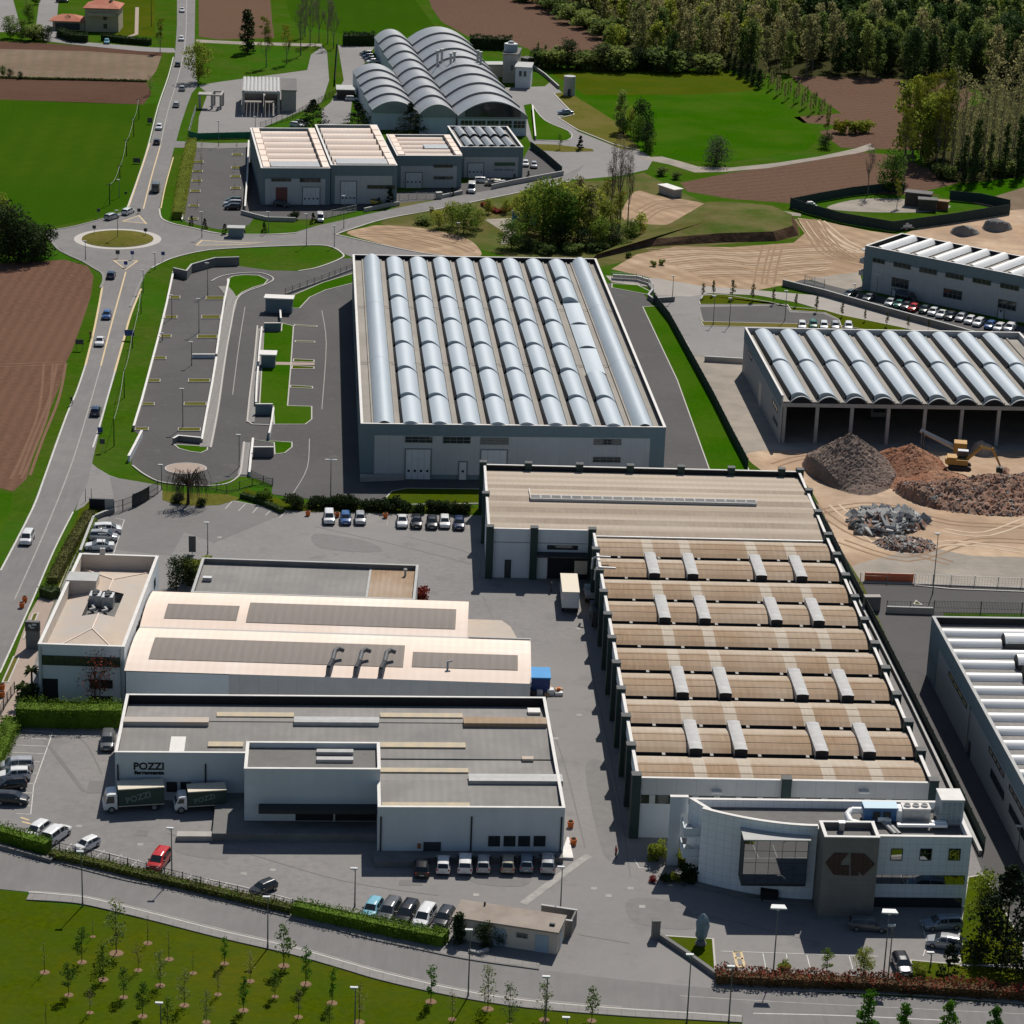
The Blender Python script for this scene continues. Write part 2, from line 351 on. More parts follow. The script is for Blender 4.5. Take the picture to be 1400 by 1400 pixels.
mat('roof_peach',(.80,.68,.58),(.76,.635,.535),.5,.8,stretch=(3,.4,1),big=[(.12,(.83,.74,.66),.7),(.05,(.72,.56,.45),.5)],stripes=[(0,1.1,(.68,.54,.45),.25,0.0),(R(90),2.2,(.70,.57,.48),.3,.3)])
mat('roof_peach_dark',(.235,.205,.18),(.20,.175,.152),.9,.8,stretch=(5,.3,1),stripes=(0,1.1,(.17,.15,.135),.4,0.0))
mat('roof_beige',(.50,.415,.335),(.43,.36,.29),.5,.85,big=[(.08,(.40,.37,.34),.8),(.4,(.46,.36,.28),.4)])
mat('metal_vault',(.37,.425,.465),(.315,.37,.41),.5,.62,metal=.12,spec=.5,stretch=(1,.12,1),stripes=(R(90),1.0,(.36,.41,.45),.3,0.0),big=(.2,(.37,.42,.46),.4))
mat('gable_grey',(.46,.50,.52),(.38,.42,.44),.8,.6);mat('vent_dark',(.11,.115,.12),(.08,.083,.088),.8,.6)
mat('roof_bleached',(.43,.355,.27),(.345,.275,.205),.9,.9,stretch=(3.5,.3,1),big=[(.07,(.46,.405,.335),.7),(.3,(.34,.26,.18),.45)],stripes=(0,.9,(.36,.29,.215),.3,0.0));mat('lap_brown',(.20,.14,.09),(.33,.245,.17),.5,.9)
mat('rut',(.30,.205,.135),(.24,.165,.11),.5,.95);mat('rut_pale',(.56,.45,.34),(.47,.36,.26),.5,.95);mat('field_rut',(.19,.115,.08),(.165,.095,.066),.4,.95)
mat('metal_white',(.82,.82,.80),(.76,.76,.74),.6,.45,spec=.5,stretch=(.2,1,1))
mat('metal_grey',(.30,.31,.32),(.25,.26,.27),.8,.5,metal=.4)
mat('metal_dark',(.035,.04,.043),(.025,.03,.032),1,.55)
mat('metal_galv',(.42,.43,.44),(.34,.35,.36),1.5,.5,metal=.6)
mat('vault_shell',(.36,.365,.37),(.28,.285,.29),.6,.36,metal=.4,spec=.6,big=(.1,(.36,.36,.355),.5),stripes=(0,1.2,(.36,.36,.355),.25,0.0))
mat('pilaster_green',(.030,.052,.045),(.022,.040,.036),1,.7)
mat('frame_grey',(.20,.21,.21),(.16,.17,.17),2,.6)
mat('frame_white',(.62,.62,.60),(.55,.55,.53),2,.6)
mat('window_glass',(.018,.024,.026),(.03,.036,.036),1.0,.08,spec=.6)
mat('skylight_pane',(.34,.35,.35),(.27,.28,.28),1.0,.3,spec=.5)
mat('skylight_sheet',(.44,.435,.42),(.33,.325,.315),1.0,.5,stripes=(R(90),1.4,(.30,.30,.29),.4,0.0))
mat('sheet_yellow',(.50,.40,.26),(.40,.34,.24),1.5,.7,stripes=(0,2.4,(.36,.32,.25),.5,0.0))
mat('door_white',(.60,.61,.61),(.53,.54,.54),1,.6)
mat('door_dark',(.045,.05,.055),(.035,.04,.044),1,.6)
mat('tile_white',(.72,.755,.78),(.66,.70,.73),.8,.4,spec=.4,tile=(.9,.9,(.50,.53,.56),.025,(R(90),0,0)))
mat('stone_dark',(.21,.195,.178),(.175,.163,.148),.7,.7,tile=(1.4,.7,(.15,.138,.125),.015,(R(90),0,0)))
mat('logo_brown',(.085,.050,.040),(.065,.038,.031),2,.7,tile=(.55,.3,(.03,.018,.015),.03,(R(90),0,0)))
mat('lettering',(.012,.016,.02),(.01,.013,.016),2,.6)
mat('mirror_glass',(.40,.42,.43),(.38,.40,.41),.5,.02,metal=1.0)
mat('terracotta',(.42,.135,.075),(.33,.10,.06),.8,.85,big=(.3,(.48,.22,.15),.5))
mat('house_wall',(.42,.36,.25),(.37,.32,.22),.5,.85)
mat('fence_green',(.03,.048,.044),(.022,.038,.036),1,.8)
mat('net_green',(.02,.16,.09),(.015,.12,.07),.5,.7)
mat('net_orange',(.85,.18,.045),(.7,.14,.035),.6,.7)
mat('tarp_blue',(.03,.27,.58),(.025,.22,.5),.5,.45)
mat('plastic_orange',(.65,.16,.03),(.55,.13,.03),1,.6)
mat('machine_yellow',(.48,.265,.06),(.36,.20,.05),1,.55,spots=(1.2,(.25,.15,.05),.5,.55))
mat('rust',(.30,.12,.05),(.2,.08,.04),1,.8)
mat('bark',(.075,.055,.038),(.05,.038,.027),2,.95)
mat('bark_grey',(.19,.165,.135),(.13,.115,.092),2,.95)
mat('stone_blue',(.17,.25,.30),(.11,.16,.20),1.5,.5,big=(.6,(.27,.33,.35),.5))
mat('rubble_dark',(.19,.15,.13),(.13,.104,.09),.7,.95,big=[(.25,(.26,.195,.16),.7)],bump=.9)
mat('rubble_red',(.30,.145,.09),(.22,.11,.07),.7,.95,big=[(.2,(.35,.21,.14),.7)],bump=.8)
mat('rubble_mix',(.30,.195,.145),(.20,.135,.105),.9,.95,big=[(.3,(.30,.17,.12),.6)],bump=.8)
mat('slab',(.34,.34,.325),(.24,.245,.24),.8,.9)
mat('slab_chip',(.28,.22,.18),(.17,.13,.11),1.2,.9,rnd=.3)
mat('brick_dark',(.09,.075,.06),(.06,.05,.04),1,.85)
FOL={}
def fol(name,c,rnd=.25,tr=.25):
    FOL[name]=mat('leaf_'+name,c,tuple(x*.62 for x in c),.9,.8,rnd=rnd,transl=tr,spec=.1,big=(.35,tuple(x*1.35 for x in c),.6));return FOL[name]
fol('spring',(.25,.29,.04),.25,.5);fol('green',(.11,.185,.024),.25,.45);fol('dark',(.034,.058,.018),.2,.25);fol('conifer',(.022,.036,.016),.2,.12)
fol('olive',(.25,.24,.10),.3,.5);fol('forest',(.16,.215,.055),.35,.5);fol('forest_dark',(.05,.088,.024),.35,.3);fol('pale',(.16,.21,.07),.25,.4);fol('hedge',(.10,.17,.014),.1)
fol('hedge_dull',(.085,.09,.024),.1);fol('red',(.26,.05,.035),.2);fol('redbrown',(.115,.075,.035),.2);fol('twig',(.14,.115,.082),.3,.3);fol('greyleaf',(.12,.15,.075),.25,.3);fol('yellow',(.24,.25,.02));fol('palm',(.07,.10,.03),.1)
fol('vivid',(.08,.20,.012))
# --- ground, fields, roads
def ground():
    mb=MB();mb.quad((-3000,-600,0),(3000,-600,0),(3000,5000,0),(-3000,5000,0));o=mb.build('ground',MATS['grass']);o['kind']='structure'
ground()
Z0=.012
sheet('meadow',[(-120,134),(0,136),(196,143),(214,141),(204,185),(190,235),(174,280),(140,294),(101,304),(60,312),(-120,335)],Z0,MATS['meadow'])
sheet('meadow',[(370,-60),(640,-60),(560,-10),(590,30),(604,48),(480,50),(400,30)],Z0,MATS['meadow'])
sheet('meadow',[(740,92),(800,95),(900,96),(960,93),(1000,98),(1060,130),(1108,172),(1118,190),(1104,204),(1050,214),(990,222),(920,219),(880,207),(840,190),(800,140),(772,118)],Z0,MATS['bright_lawn'])
sheet('meadow',[(740,92),(800,94),(900,96),(990,95),(1026,112),(1034,124),(940,130),(800,130)],Z0+.006,MATS['lawn'])
sheet('field',[(-120,60),(0,63),(120,69),(221,76),(214,96),(204,110),(120,107),(0,104),(-120,100)],Z0,MATS['field_grey'])
sheet('field',[(-120,52),(0,56),(90,61),(222,72),(221,77),(120,70),(0,67),(-120,64)],Z0+.006,MATS['field_dark'])
sheet('field',[(-120,105),(0,107),(120,110),(201,113),(207,128),(196,143),(100,140),(0,136),(-120,134)],Z0,MATS['field_dark'])
sheet('field',[(-200,350),(0,360),(60,357),(88,355),(120,364),(128,378),(124,406),(114,436),(99,478),(90,496),(81,529),(54,595),(36,655),(18,672),(0,667),(-200,660)],Z0,MATS['field_brown'])
sheet('meadow',[(-200,664),(0,672),(17,676),(14,700),(0,730),(-100,900),(-200,900)],Z0,MATS['bright_lawn'])
sheet('field',[(271,-60),(365,-60),(372,30),(375,52),(300,54),(272,50)],Z0,MATS['field_right'])
sheet('field',[(580,-20),(690,-20),(760,12),(850,58),(860,72),(730,70),(700,58),(640,50),(604,30),(590,10)],Z0,MATS['field_right'])
sheet('field',[(1080,104),(1190,106),(1320,113),(1330,130),(1300,185),(1255,205),(1150,202),(1120,180),(1160,172),(1098,168),(1085,160),(1150,155)],Z0,MATS['field_right'])
sheet('field',[(930,250),(1000,236),(1100,222),(1175,208),(1220,212),(1310,246),(1300,268),(1165,264),(1085,278),(1000,272),(940,262)],Z0,MATS['field_right'])
sheet('forest_ground',[(700,-60),(1700,-60),(1700,180),(1400,180),(1330,118),(1200,106),(1090,104),(1000,96),(900,92),(850,80),(735,88),(725,80),(850,66),(762,12)],Z0+.004,MATS['forest_floor'])
sheet('forest_ground',[(1262,222),(1290,160),(1400,120),(1600,120),(1600,232),(1400,241),(1320,251),(1285,247)],Z0+.022,MATS['forest_floor'])
sheet('path',[(662,300),(702,298),(712,312),(694,334),(684,334),(690,318)],Z0+.022,MATS['gravel'])
sheet('scrub_ground',[(560,262),(760,250),(840,246),(880,236),(930,262),(975,282),(1090,300),(1095,325),(980,335),(880,352),(820,365),(700,352),(600,326),(520,306)],Z0+.004,MATS['scrub'])
sheet('dirt_ground',[(474,319),(500,311),(521,308),(575,312),(632,324),(655,340),(650,352),(575,347),(520,333)],Z0+.012,MATS['sand'],True)
sheet('dirt_ground',[(868,262),(900,268),(965,279),(952,294),(926,306),(880,306),(850,296)],Z0+.012,MATS['sand'],True)
sheet('dirt_ground',[(836,368),(870,348),(924,337),(1000,338),(1085,332),(1104,316),(1090,298),(1118,301),(1190,316),(1300,330),(1500,350),(1500,400),(1200,368),(1172,374),(1110,382),(1035,397),(950,392),(880,378)],Z0+.012,MATS['sand'])
sheet('dirt_ground',[(1230,322),(1300,296),(1400,286),(1600,270),(1600,400),(1400,360)],Z0+.016,MATS['sand_site'])
sheet('meadow',[(1262,262),(1330,246),(1420,240),(1600,230),(1600,270),(1400,284),(1330,278)],Z0+.006,MATS['bright_lawn'])
sheet('field',[(1330,278),(1400,256),(1600,250),(1600,296),(1390,292)],Z0+.010,MATS['field_grey'])
sheet('path',[(870,216),(905,214),(935,222),(955,228),(1000,229),(1060,223),(1120,214),(1170,203),(1190,196),(1196,204),(1170,210),(1110,220),(1050,230),(990,235),(950,236),(915,225)],Z0+.02,MATS['gravel'])
sheet('path',[(965,277),(1040,284),(1095,292),(1095,296),(1030,290),(960,283)],Z0+.02,MATS['gravel'])
sheet('path',[(268,54),(330,57),(440,60),(440,64),(330,61),(268,58)],Z0+.02,MATS['gravel'])
# demolition site and gravel around the open shed
sheet('gravel_yard',[(930,482),(1016,488),(1080,500),(1450,520),(1500,640),(1100,650),(1040,642),(1000,600),(965,520)],Z0+.012,MATS['gravel'])
sheet('dirt_ground',[(1020,622),(1062,616),(1140,622),(1250,616),(1330,620),(1560,622),(1560,800),(1180,795),(1140,730),(1100,660),(1050,648)],Z0+.020,MATS['sand_site'],True)
sheet('gravel_yard',[(1216,760),(1260,748),(1330,760),(1400,762),(1560,770),(1560,803),(1176,795),(1165,775)],Z0+.026,MATS['gravel'],True)
ZR=.045
# main road, roundabout and the roads that leave it
sheet('road',[(243,-60),(242,0),(242,34),(240,64),(239,77),(232,104),(218,144),(205,198),(191,242),(176,284),(166,290),(141,299),(101,309),(62,316),
 (78,337),(90,346),(114,357),(129,366),(140,373),(144,382),(140,391),(132,430),(125,463),(116,499),(104,535),(90,568),(75,607),(60,652),(43,696),(23,736),(0,779),(-60,890),(-160,1060),
 (-40,1000),(-2,925),(45,820),(75,750),(102,697),(120,660),(130,615),(138,583),(148,544),(159,508),(169,469),(180,430),(191,397),(196,378),(206,367),(234,353),(275,343),(316,339),(411,335),(449,336),(468,346),
 (500,360),(640,375),(640,352),(575,345),(508,331),(460,321),(481,313),(528,299),(575,289),(608,284),(709,264),(743,256),(780,247),(800,225),(770,240),(729,249),(676,259),(632,267),(595,274),(545,284),(498,294),(460,303),(436,308),(403,318),(369,320),(336,320),(302,319),(258,310),(235,305),(221,298),(218,285),(222,265),(232,228),(238,202),(300,203),(356,202),(356,195),(300,196),(241,193),(247,171),(256,144),(262,128),(271,117),(268,104),(266,60),(267,0),(268,-60)],ZR,MATS['asphalt_road'])
sheet('road',[(-120,20),(-60,-60),(5,-60),(18,0),(30,44),(-120,44)],ZR,MATS['asphalt'])
sheet('road',[(62,-60),(85,-60),(80,0),(77,40),(90,52),(120,58),(207,65),(238,66),(240,72),(230,72),(190,70),(110,62),(60,56),(48,48),(50,30)],ZR-.006,MATS['asphalt'])
RBC=P(161,327);RBR=(P(210,327)-RBC).length
def rb():
    sheet('roundabout_apron',disc(RBC,RBR*1.22),ZR+.02,MATS['kerb_stone'],world=True)
    mb=MB();mb.prism([(p.x,p.y) for p in disc(RBC,RBR)],.06,.18,0,1);o=mb.build('roundabout_island',[MATS['kerb_stone'],MATS['dry_grass']]);o['kind']='structure'
    mb=MB();c=Vector((RBC.x,RBC.y));n=32;rr=[(RBR*.95,.185),(RBR*.7,.5),(RBR*.35,.75),(.1,.8)];vs=[];fs=[]
    for r,z in rr:vs+=[(c.x+r*math.cos(2*math.pi*i/n),c.y+r*math.sin(2*math.pi*i/n),z) for i in range(n)]
    for k in range(3):fs+=[(k*n+i,k*n+(i+1) % n,(k+1)*n+(i+1) % n,(k+1)*n+i) for i in range(n)]
    mb.add(vs,fs,0,True);o=mb.build('roundabout_mound',MATS['dry_grass']);o['kind']='structure'
rb()
# splitter islands at the roundabout, with hatched yellow lines
for px in ([(155,356),(188,357),(172,369)],[(167,303),(200,306),(190,295)],[(268,336),(276,329),(330,332),(372,331),(330,335)]):
    o=sheet('traffic_island',px,ZR+.03,MATS['pavement'])
    mb=MB();pts=PX(px);strip(mb,pts+[pts[0]],-.2,.2,None,ZR+.036);o=mb.build('road_marking',MATS['line_yellow']);o['kind']='structure'
ZM=ZR+.012
def line(px,w=.18,m='line_white',z=ZM,smooth=True):
    pts=PX(px);pts=smoothed(pts) if smooth and len(pts)>2 else pts
    o=strip(MB(),pts,-w/2,w/2,None,z).build('road_marking',MATS[m]);o['kind']='structure'
line([(174,284),(189,242),(203,198),(216,146),(230,105),(237,78)],.3)
line([(176,283),(190,242),(205,196)],.3,'line_yellow',ZM+.004)
line([(220,285),(226,255),(237,215)],.3,'line_yellow')
line([(196,286),(207,242),(219,200)],.3,'line_yellow')
line([(219,200),(230,150),(245,100),(254,50),(255,-20)],.25,'line_faded')
line([(140,392),(133,430),(126,463),(117,499)],.4,'line_yellow');line([(117,499),(105,535),(91,568),(61,652),(44,697),(1,780)],.3)
line([(172,372),(163,405),(152,445),(138,500)],.3,'line_yellow');line([(138,500),(118,570),(96,640),(60,730),(20,820)],.22,'line_faded')
line([(193,395),(179,430),(168,469),(157,508)],.4,'line_yellow');line([(157,508),(147,544),(136,583),(127,612)],.3)
line([(100,700),(74,752),(44,822),(0,920)],.25)
line([(-60,1148),(-20,1155),(33,1171)],.22);
# side yard of the canopy and the works behind
sheet('yard',[(271,117),(300,112),(330,108),(420,96),(425,75),(440,64),(447,70),(450,110),(440,140),(356,176),(352,190),(270,186),(272,160),(284,128)],ZR-.014,MATS['asphalt'])
sheet('yard',[(462,62),(512,64),(490,100),(482,130),(478,168),(440,172),(440,150),(452,140),(470,110)],ZR-.014,MATS['asphalt'])
sheet('car_park',[(262,203),(352,203),(352,292),(340,308),(300,314),(254,304),(250,296)],ZR-.014,MATS['asphalt_dark'])
sheet('yard',[(350,205),(358,270),(560,262),(640,250),(716,216),(725,200),(772,235),(745,250),(640,268),(530,280),(470,292),(440,300),(365,300),(345,290)],ZR-.010,MATS['asphalt_dark'])
sheet('yard',[(690,120),(745,118),(752,112),(770,128),(783,154),(765,160),(790,180),(840,200),(880,208),(893,218),(885,232),(850,240),(790,246),(760,240),(725,195),(700,150)],ZR-.014,MATS['asphalt'])
sheet('lawn',[(716,144),(726,142),(745,165),(775,178),(782,187),(774,192),(728,191)],ZR+.03,MATS['bright_lawn'],False)
sheet('verge',[(728,197),(760,198),(810,204),(812,207),(770,208),(730,205)],ZR+.03,MATS['dry_grass'])
sheet('verge',[(757,128),(775,126),(800,140),(840,165),(875,205),(850,204),(800,182),(764,162),(785,156)],ZR+.002,MATS['dry_grass'])
# plot of the large central hall
sheet('yard',[(237,379),(255,384),(262,374),(294,365),(327,364),(370,370),(408,371),(435,366),(468,354),(500,352),(660,362),(835,388),(878,400),(893,420),(930,520),(972,642),(980,690),(655,690),(560,690),(451,686),(371,676),(373,664),(340,652),(320,656),(280,664),(226,660),(200,650),(180,636),(180,627),(194,598),(183,589)],ZR+.008,MATS['asphalt_dark'])
ZL=.09
def isle(name,px,m='bright_lawn',h=.13,smooth=False,k=.22):
    pts=PX(px);pts=smoothed(pts,True,3) if smooth else pts
    if area2(pts)<0:pts=pts[::-1]
    mb=MB();q=[(p.x,p.y) for p in pts];b=ring(mb,q,0,k,.02,h,h-.02,0);mb.add([(*p,h-.02) for p in b],[tuple(range(len(b)))],1)
    o=mb.build(name,[MATS['kerb_stone'],MATS[m]]);o['kind']='structure';return o
isle('lawn',[(310,382),(318,378),(334,376),(354,377),(367,383),(362,389),(348,393),(332,400),(320,410),(313,412)],smooth=False)
isle('lawn',[(360,454),(384,453),(385,442),(402,446),(398,506),(394,555),(427,556),(427,574),(418,581),(374,581),(373,556),(354,554)])
for px in ([(403,466),(431,467),(431,469),(403,468.5)],[(401,491),(430,492.5),(430,496),(400,495)],[(399,500),(430,502),(430,505),(398,505)],[(397,527),(428,529),(428,532),(396,530.5)],[(402,444),(434,446),(434,447.6),(402,446.2)]):isle('verge',px,'lawn')
sheet('path',[(376,495.5),(430,496.5),(430,500),(376,499.5)],.125,MATS['pavement_warm'])
isle('lawn',[(345,602),(400,605),(400,612),(390,620),(375,622),(374,606)])
isle('lawn',[(237,608),(275,610),(286,606),(284,616),(275,620),(259,618),(244,614)])
isle('lawn',[(489,372),(489,386),(446,397),(424,407),(410,422),(398,422),(398,405),(440,387)])
isle('lawn',[(878,420),(905,418),(940,470),(1024,642),(1030,660),(976,660),(968,640),(925,520)])
isle('lawn',[(836,388),(872,390),(892,400),(890,404),(836,394)])
isle('lawn',[(527,681),(535,672),(556,668),(665,669),(665,689),(530,691)],'lawn')
isle('roundabout_disc',[(254+29*math.cos(a*math.pi/12),641+7.6*math.sin(a*math.pi/12)) for a in range(24)],'pavement_warm')
sheet('verge',[(283,664),(329,652),(343,653),(367,660),(310,672),(290,668)],.07,MATS['bright_lawn'])
# kerbed footway beside the car park
roadstrip('pavement',[(306,392),(318,410),(311,440),(303,490),(293,560),(283,612)],-1.3,.9,.05,.17,MATS['pavement'])
roadstrip('kerb',[(289,385),(304,378),(330,374),(358,374),(374,382),(360,391),(336,400),(323,412),(316,445),(308,490),(298,560),(288,613)],-.14,.14,.05,.19,MATS['kerb_stone'])
roadstrip('pavement',[(356,450),(352,490),(345,545),(341,578)],-.6,.9,.05,.17,MATS['pavement'])
roadstrip('kerb',[(352,446),(348,490),(341,545),(338,576),(345,581),(374,582)],-.14,.14,.05,.19,MATS['kerb_stone'],False)
roadstrip('pavement',[(338,606),(334,636),(331,650)],-.8,.9,.05,.17,MATS['pavement'])
roadstrip('kerb',[(334,605),(330,640),(326,652),(310,662),(280,665),(226,661),(200,651),(181,637)],-.14,.14,.05,.19,MATS['kerb_stone'])
roadstrip('kerb',[(207,367),(234,354),(275,344),(316,340),(411,336),(449,337),(468,347),(466,354),(435,366),(408,371)],-.2,.2,.03,.17,MATS['kerb_stone'])
roadstrip('kerb',[(459,321),(481,313.5),(528,299.5),(608,284.5),(743,256.5),(780,248)],-.2,.2,.03,.17,MATS['kerb_stone'])
roadstrip('kerb',[(459,321),(508,332),(575,346),(650,356)],-.2,.2,.03,.17,MATS['kerb_stone'])
roadstrip('kerb',[(218,286),(221,299),(236,306),(259,311),(302,320),(370,321),(404,319)],-.2,.2,.03,.17,MATS['kerb_stone'])
roadstrip('kerb',[(63,317),(78,338),(91,347),(115,358),(130,367),(141,374),(143,384),(139,394)],-.5,.1,.03,.15,MATS['pavement'])
roadstrip('kerb',[(142,299),(102,309.5),(62,316.5)],-.25,.25,.03,.13,MATS['pavement'])
roadstrip('kerb',[(196,379),(188,396),(178,420)],-.25,.25,.03,.17,MATS['pavement'])
line([(335,420),(327,470),(318,540)],.15,'line_faded');line([(440,425),(446,470),(440,560)],.15,'line_faded');line([(423,600),(420,640),(400,676)],.15,'line_faded')
# plot with the tool shop: yard, parking rows, strips of green
sheet('yard',[(130,612),(126,634),(133,640),(150,650),(171,657),(212,663),(222,670),(222,684),(240,688),(300,690),(318,684),(390,698),(430,700),(660,705),(700,650),(960,690),(1120,690),(1180,840),(1335,1150),(1420,1350),(1290,1352),(1160,1358),(985,1354),(850,1345),(740,1329),(620,1304),(605,1291),(460,1259),(330,1228),(238,1205),(126,1180),(70,1162),(0,1146),(-80,1130),(-80,1010),(20,990),(30,965),(60,860),(110,740),(128,712),(120,690),(103,699),(116,660)],ZR-.004,MATS['asphalt'])
sheet('yard',[(150,652),(220,664),(222,684),(300,690),(316,686),(393,700),(292,742),(252,727),(234,760),(160,752),(128,745),(140,715),(160,700)],ZR+.006,MATS['asphalt_patch'])
sheet('verge',[(222,672),(250,674),(310,676),(330,682),(316,686),(300,691),(270,692),(240,690),(222,684)],ZR+.03,MATS['dry_grass'])
sheet('verge',[(335,668),(375,680),(400,690),(450,690),(660,694),(660,703),(430,699),(390,696),(330,678)],ZR+.03,MATS['lawn'])
sheet('verge',[(123,684),(150,686),(150,692),(128,712),(110,745),(76,812),(60,806),(84,752),(108,700)],ZR+.012,MATS['lawn'])
sheet('pavement',[(60,806),(76,812),(95,770),(60,860),(36,950),(20,990),(-10,990),(8,930),(40,840)],ZR+.016,MATS['pavement_warm'])
for px in ([(44,840),(54,838),(38,874),(31,874)],[(18,898),(28,898),(12,934),(2,934)]):isle('verge',px,'dry_grass')
sheet('lawn',[(30,952),(170,958),(168,975),(20,970)],ZR+.012,MATS['lawn'])
sheet('verge',[(-30,1060),(0,1010),(20,985),(28,990),(10,1030),(-10,1080)],ZR+.012,MATS['lawn'])
# lower road
sheet('road',[(-120,1135),(0,1158),(86,1182),(171,1204),(240,1217),(360,1246),(420,1261),(496,1282),(561,1296),(638,1312),(737,1326),(850,1340),(976,1352),(1125,1358),(1282,1366),(1500,1382),(1500,1460),(1015,1460),(1015,1392),(850,1380),(721,1369),(625,1354),(529,1332),(464,1314),(400,1296),(366,1288),(300,1273),(210,1250),(126,1229),(90,1224),(39,1220),(0,1216),(-120,1212)],ZR+.004,MATS['asphalt_road'])
roadstrip('pavement',[(38,1227),(90,1230),(126,1235),(210,1255),(300,1278),(400,1301),(464,1319),(529,1338),(625,1359),(721,1374),(850,1385),(940,1390),(1014,1394)],-.75,.75,.03,.15,MATS['pavement'])
roadstrip('kerb',[(39,1221),(90,1225),(126,1230),(210,1250.5),(300,1273.5),(400,1296.5),(464,1314.5),(529,1332.5),(625,1354.5),(721,1369.5),(850,1380.5),(940,1386),(1014,1391)],-.12,.12,.03,.165,MATS['kerb_stone'])
roadstrip('pavement',[(-60,1138),(0,1150),(86,1175),(171,1197),(240,1210),(360,1239),(420,1254),(496,1275),(561,1290),(638,1306),(737,1321)],-.85,.85,.03,.15,MATS['pavement'])
roadstrip('kerb',[(-60,1144),(0,1157),(86,1182),(171,1204),(240,1217),(360,1246),(420,1261),(496,1282),(561,1296),(638,1312),(737,1326)],-.14,.14,.03,.17,MATS['concrete_dark'])
line([(42,1219),(90,1222),(126,1227),(210,1247),(300,1270),(400,1293),(464,1311),(529,1329),(625,1351),(721,1366),(850,1377)],.16,'line_faded')
roadstrip('pavement',[(976,1348),(1125,1353),(1282,1361),(1440,1374)],-.5,.5,.03,.15,MATS['pavement'])
line([(1030,1386),(1150,1389),(1300,1396)],.16);line([(930,1362),(1060,1370),(1200,1377),(1400,1387)],.14,'line_faded')
sheet('park_lawn',[(-120,1212),(0,1217),(36,1222),(40,1232),(126,1241),(210,1261),(300,1284),(400,1307),(464,1325),(529,1344),(625,1365),(721,1379),(850,1389),(1014,1397),(1014,1460),(-120,1460)],.03,MATS['lawn'])
isle('verge',[(897,1279),(980,1336),(976,1284)],'lawn')
isle('verge',[(1244,1313),(1300,1318),(1420,1326),(1420,1352),(1240,1345)],'lawn')
isle('verge',[(1322,1200),(1345,1196),(1400,1290),(1400,1320),(1312,1322),(1308,1290)],'lawn')
# right hand lots
sheet('road',[(828,377),(899,381),(957,391),(1035,397),(1127,405),(1218,430),(1288,447),(1460,490),(1460,520),(1288,472),(1234,452),(1151,432),(1090,414),(1036,404),(970,401),(944,406),(900,404),(885,392),(836,386)],ZR+.012,MATS['concrete_road'])
sheet('yard',[(895,402),(944,404),(972,402),(1150,432),(1240,452),(1460,500),(1460,560),(1016,492),(940,486),(905,430)],ZR,MATS['asphalt'])
isle('verge',[(955,413),(961,404),(990,403),(1052,413),(1081,420),(1127,424),(1151,431),(1234,448),(1300,464),(1300,472),(1150,448),(1146,437),(1127,428),(1081,425),(1076,417),(957,417)],'lawn')
sheet('parking_bay',[(957,420),(1074,418),(1080,427),(1125,429),(1146,438),(1142,444),(962,440)],ZR+.008,MATS['asphalt_dark'])
isle('verge',[(955,433),(962,440),(1140,444),(1300,470),(1300,478),(1130,450),(961,446)],'dry_grass')
sheet('yard',[(1085,386),(1100,382),(1165,398),(1240,412),(1460,460),(1460,480),(1288,443),(1218,426),(1127,402),(1070,392)],ZR+.016,MATS['asphalt_dark'])
sheet('gravel_yard',[(1110,380),(1175,372),(1182,398),(1160,398),(1112,384)],ZR+.010,MATS['gravel'])
sheet('road',[(1165,796),(1300,800),(1560,806),(1560,842),(1190,836)],ZR+.006,MATS['asphalt_dark'])
sheet('road',[(1190,836),(1290,838),(1290,930),(1400,1140),(1460,1240),(1440,1330),(1400,1330),(1330,1160)],ZR+.006,MATS['asphalt_dark'])
isle('verge',[(1248,827),(1252,821),(1262,828)],'lawn');isle('verge',[(1182,816),(1192,816),(1196,824),(1186,824)],'lawn')
sheet('verge',[(1087,650),(1110,690),(1180,800),(1340,1150),(1330,1150),(1170,805),(1095,670)],ZR+.012,MATS['scrub'])
# kennel plot and back lots
sheet('gravel_yard',[(1130,284),(1180,272),(1260,274),(1300,282),(1270,290),(1180,290)],ZR+.002,MATS['gravel'],True)
# white parking lines
def bays(l,w=.12,m='line_white',z=.062):
    mb=MB()
    for a in l:
        pts=PX(a);strip(mb,pts,-w/2,w/2,None,z)
    o=mb.build('parking_lines',MATS[m]);o['kind']='structure'
bays([[(30,999),(72,1002)],[(25,1009),(64,1011)],[(20,1019),(66,1021)],[(15,1029),(60,1031)],[(8,1040),(54,1042)],[(0,1053),(50,1058)],[(0,1070),(48,1072)],[(0,1083),(46,1085)],[(0,1100),(42,1102)],[(22,1113),(42,1114)],[(72,1002),(46,1075),(42,1114)]])
bays([[(100,1155),(122,1160),(190,1178),(260,1197),(330,1212),(400,1230)],[(88,1165),(98,1154)],[(131,1173),(143,1163)],[(155,1178),(167,1169)],[(178,1186),(190,1176)],[(252,1207),(262,1196)],[(275,1212),(285,1202)],[(300,1218),(310,1208)],[(375,1236),(384,1228)],[(440,1252),(448,1243)],[(470,1256),(478,1246)]])
bays([[(308,696),(318,685),(392,699),(382,708)],[(326,699),(336,689)],[(345,702),(354,692)],[(363,705),(373,695)]],m='line_white')
sheet('yard',[(308,695),(319,686),(392,699),(382,707)],ZR+.010,MATS['asphalt_patch'])
bays([[(158,709),(170,711),(154,762)],[(140,716),(166,718)],[(130,730),(162,733)]])
bays([[(867,1175),(874,1187),(890,1188)],[(1043,1304),(1047,1324)],[(1075,1305),(1078,1325)],[(1103,1306),(1108,1326)],[(1161,1308),(1166,1326)],[(985,1301),(1200,1308)],[(1258,1258),(1268,1290),(1262,1308)]])
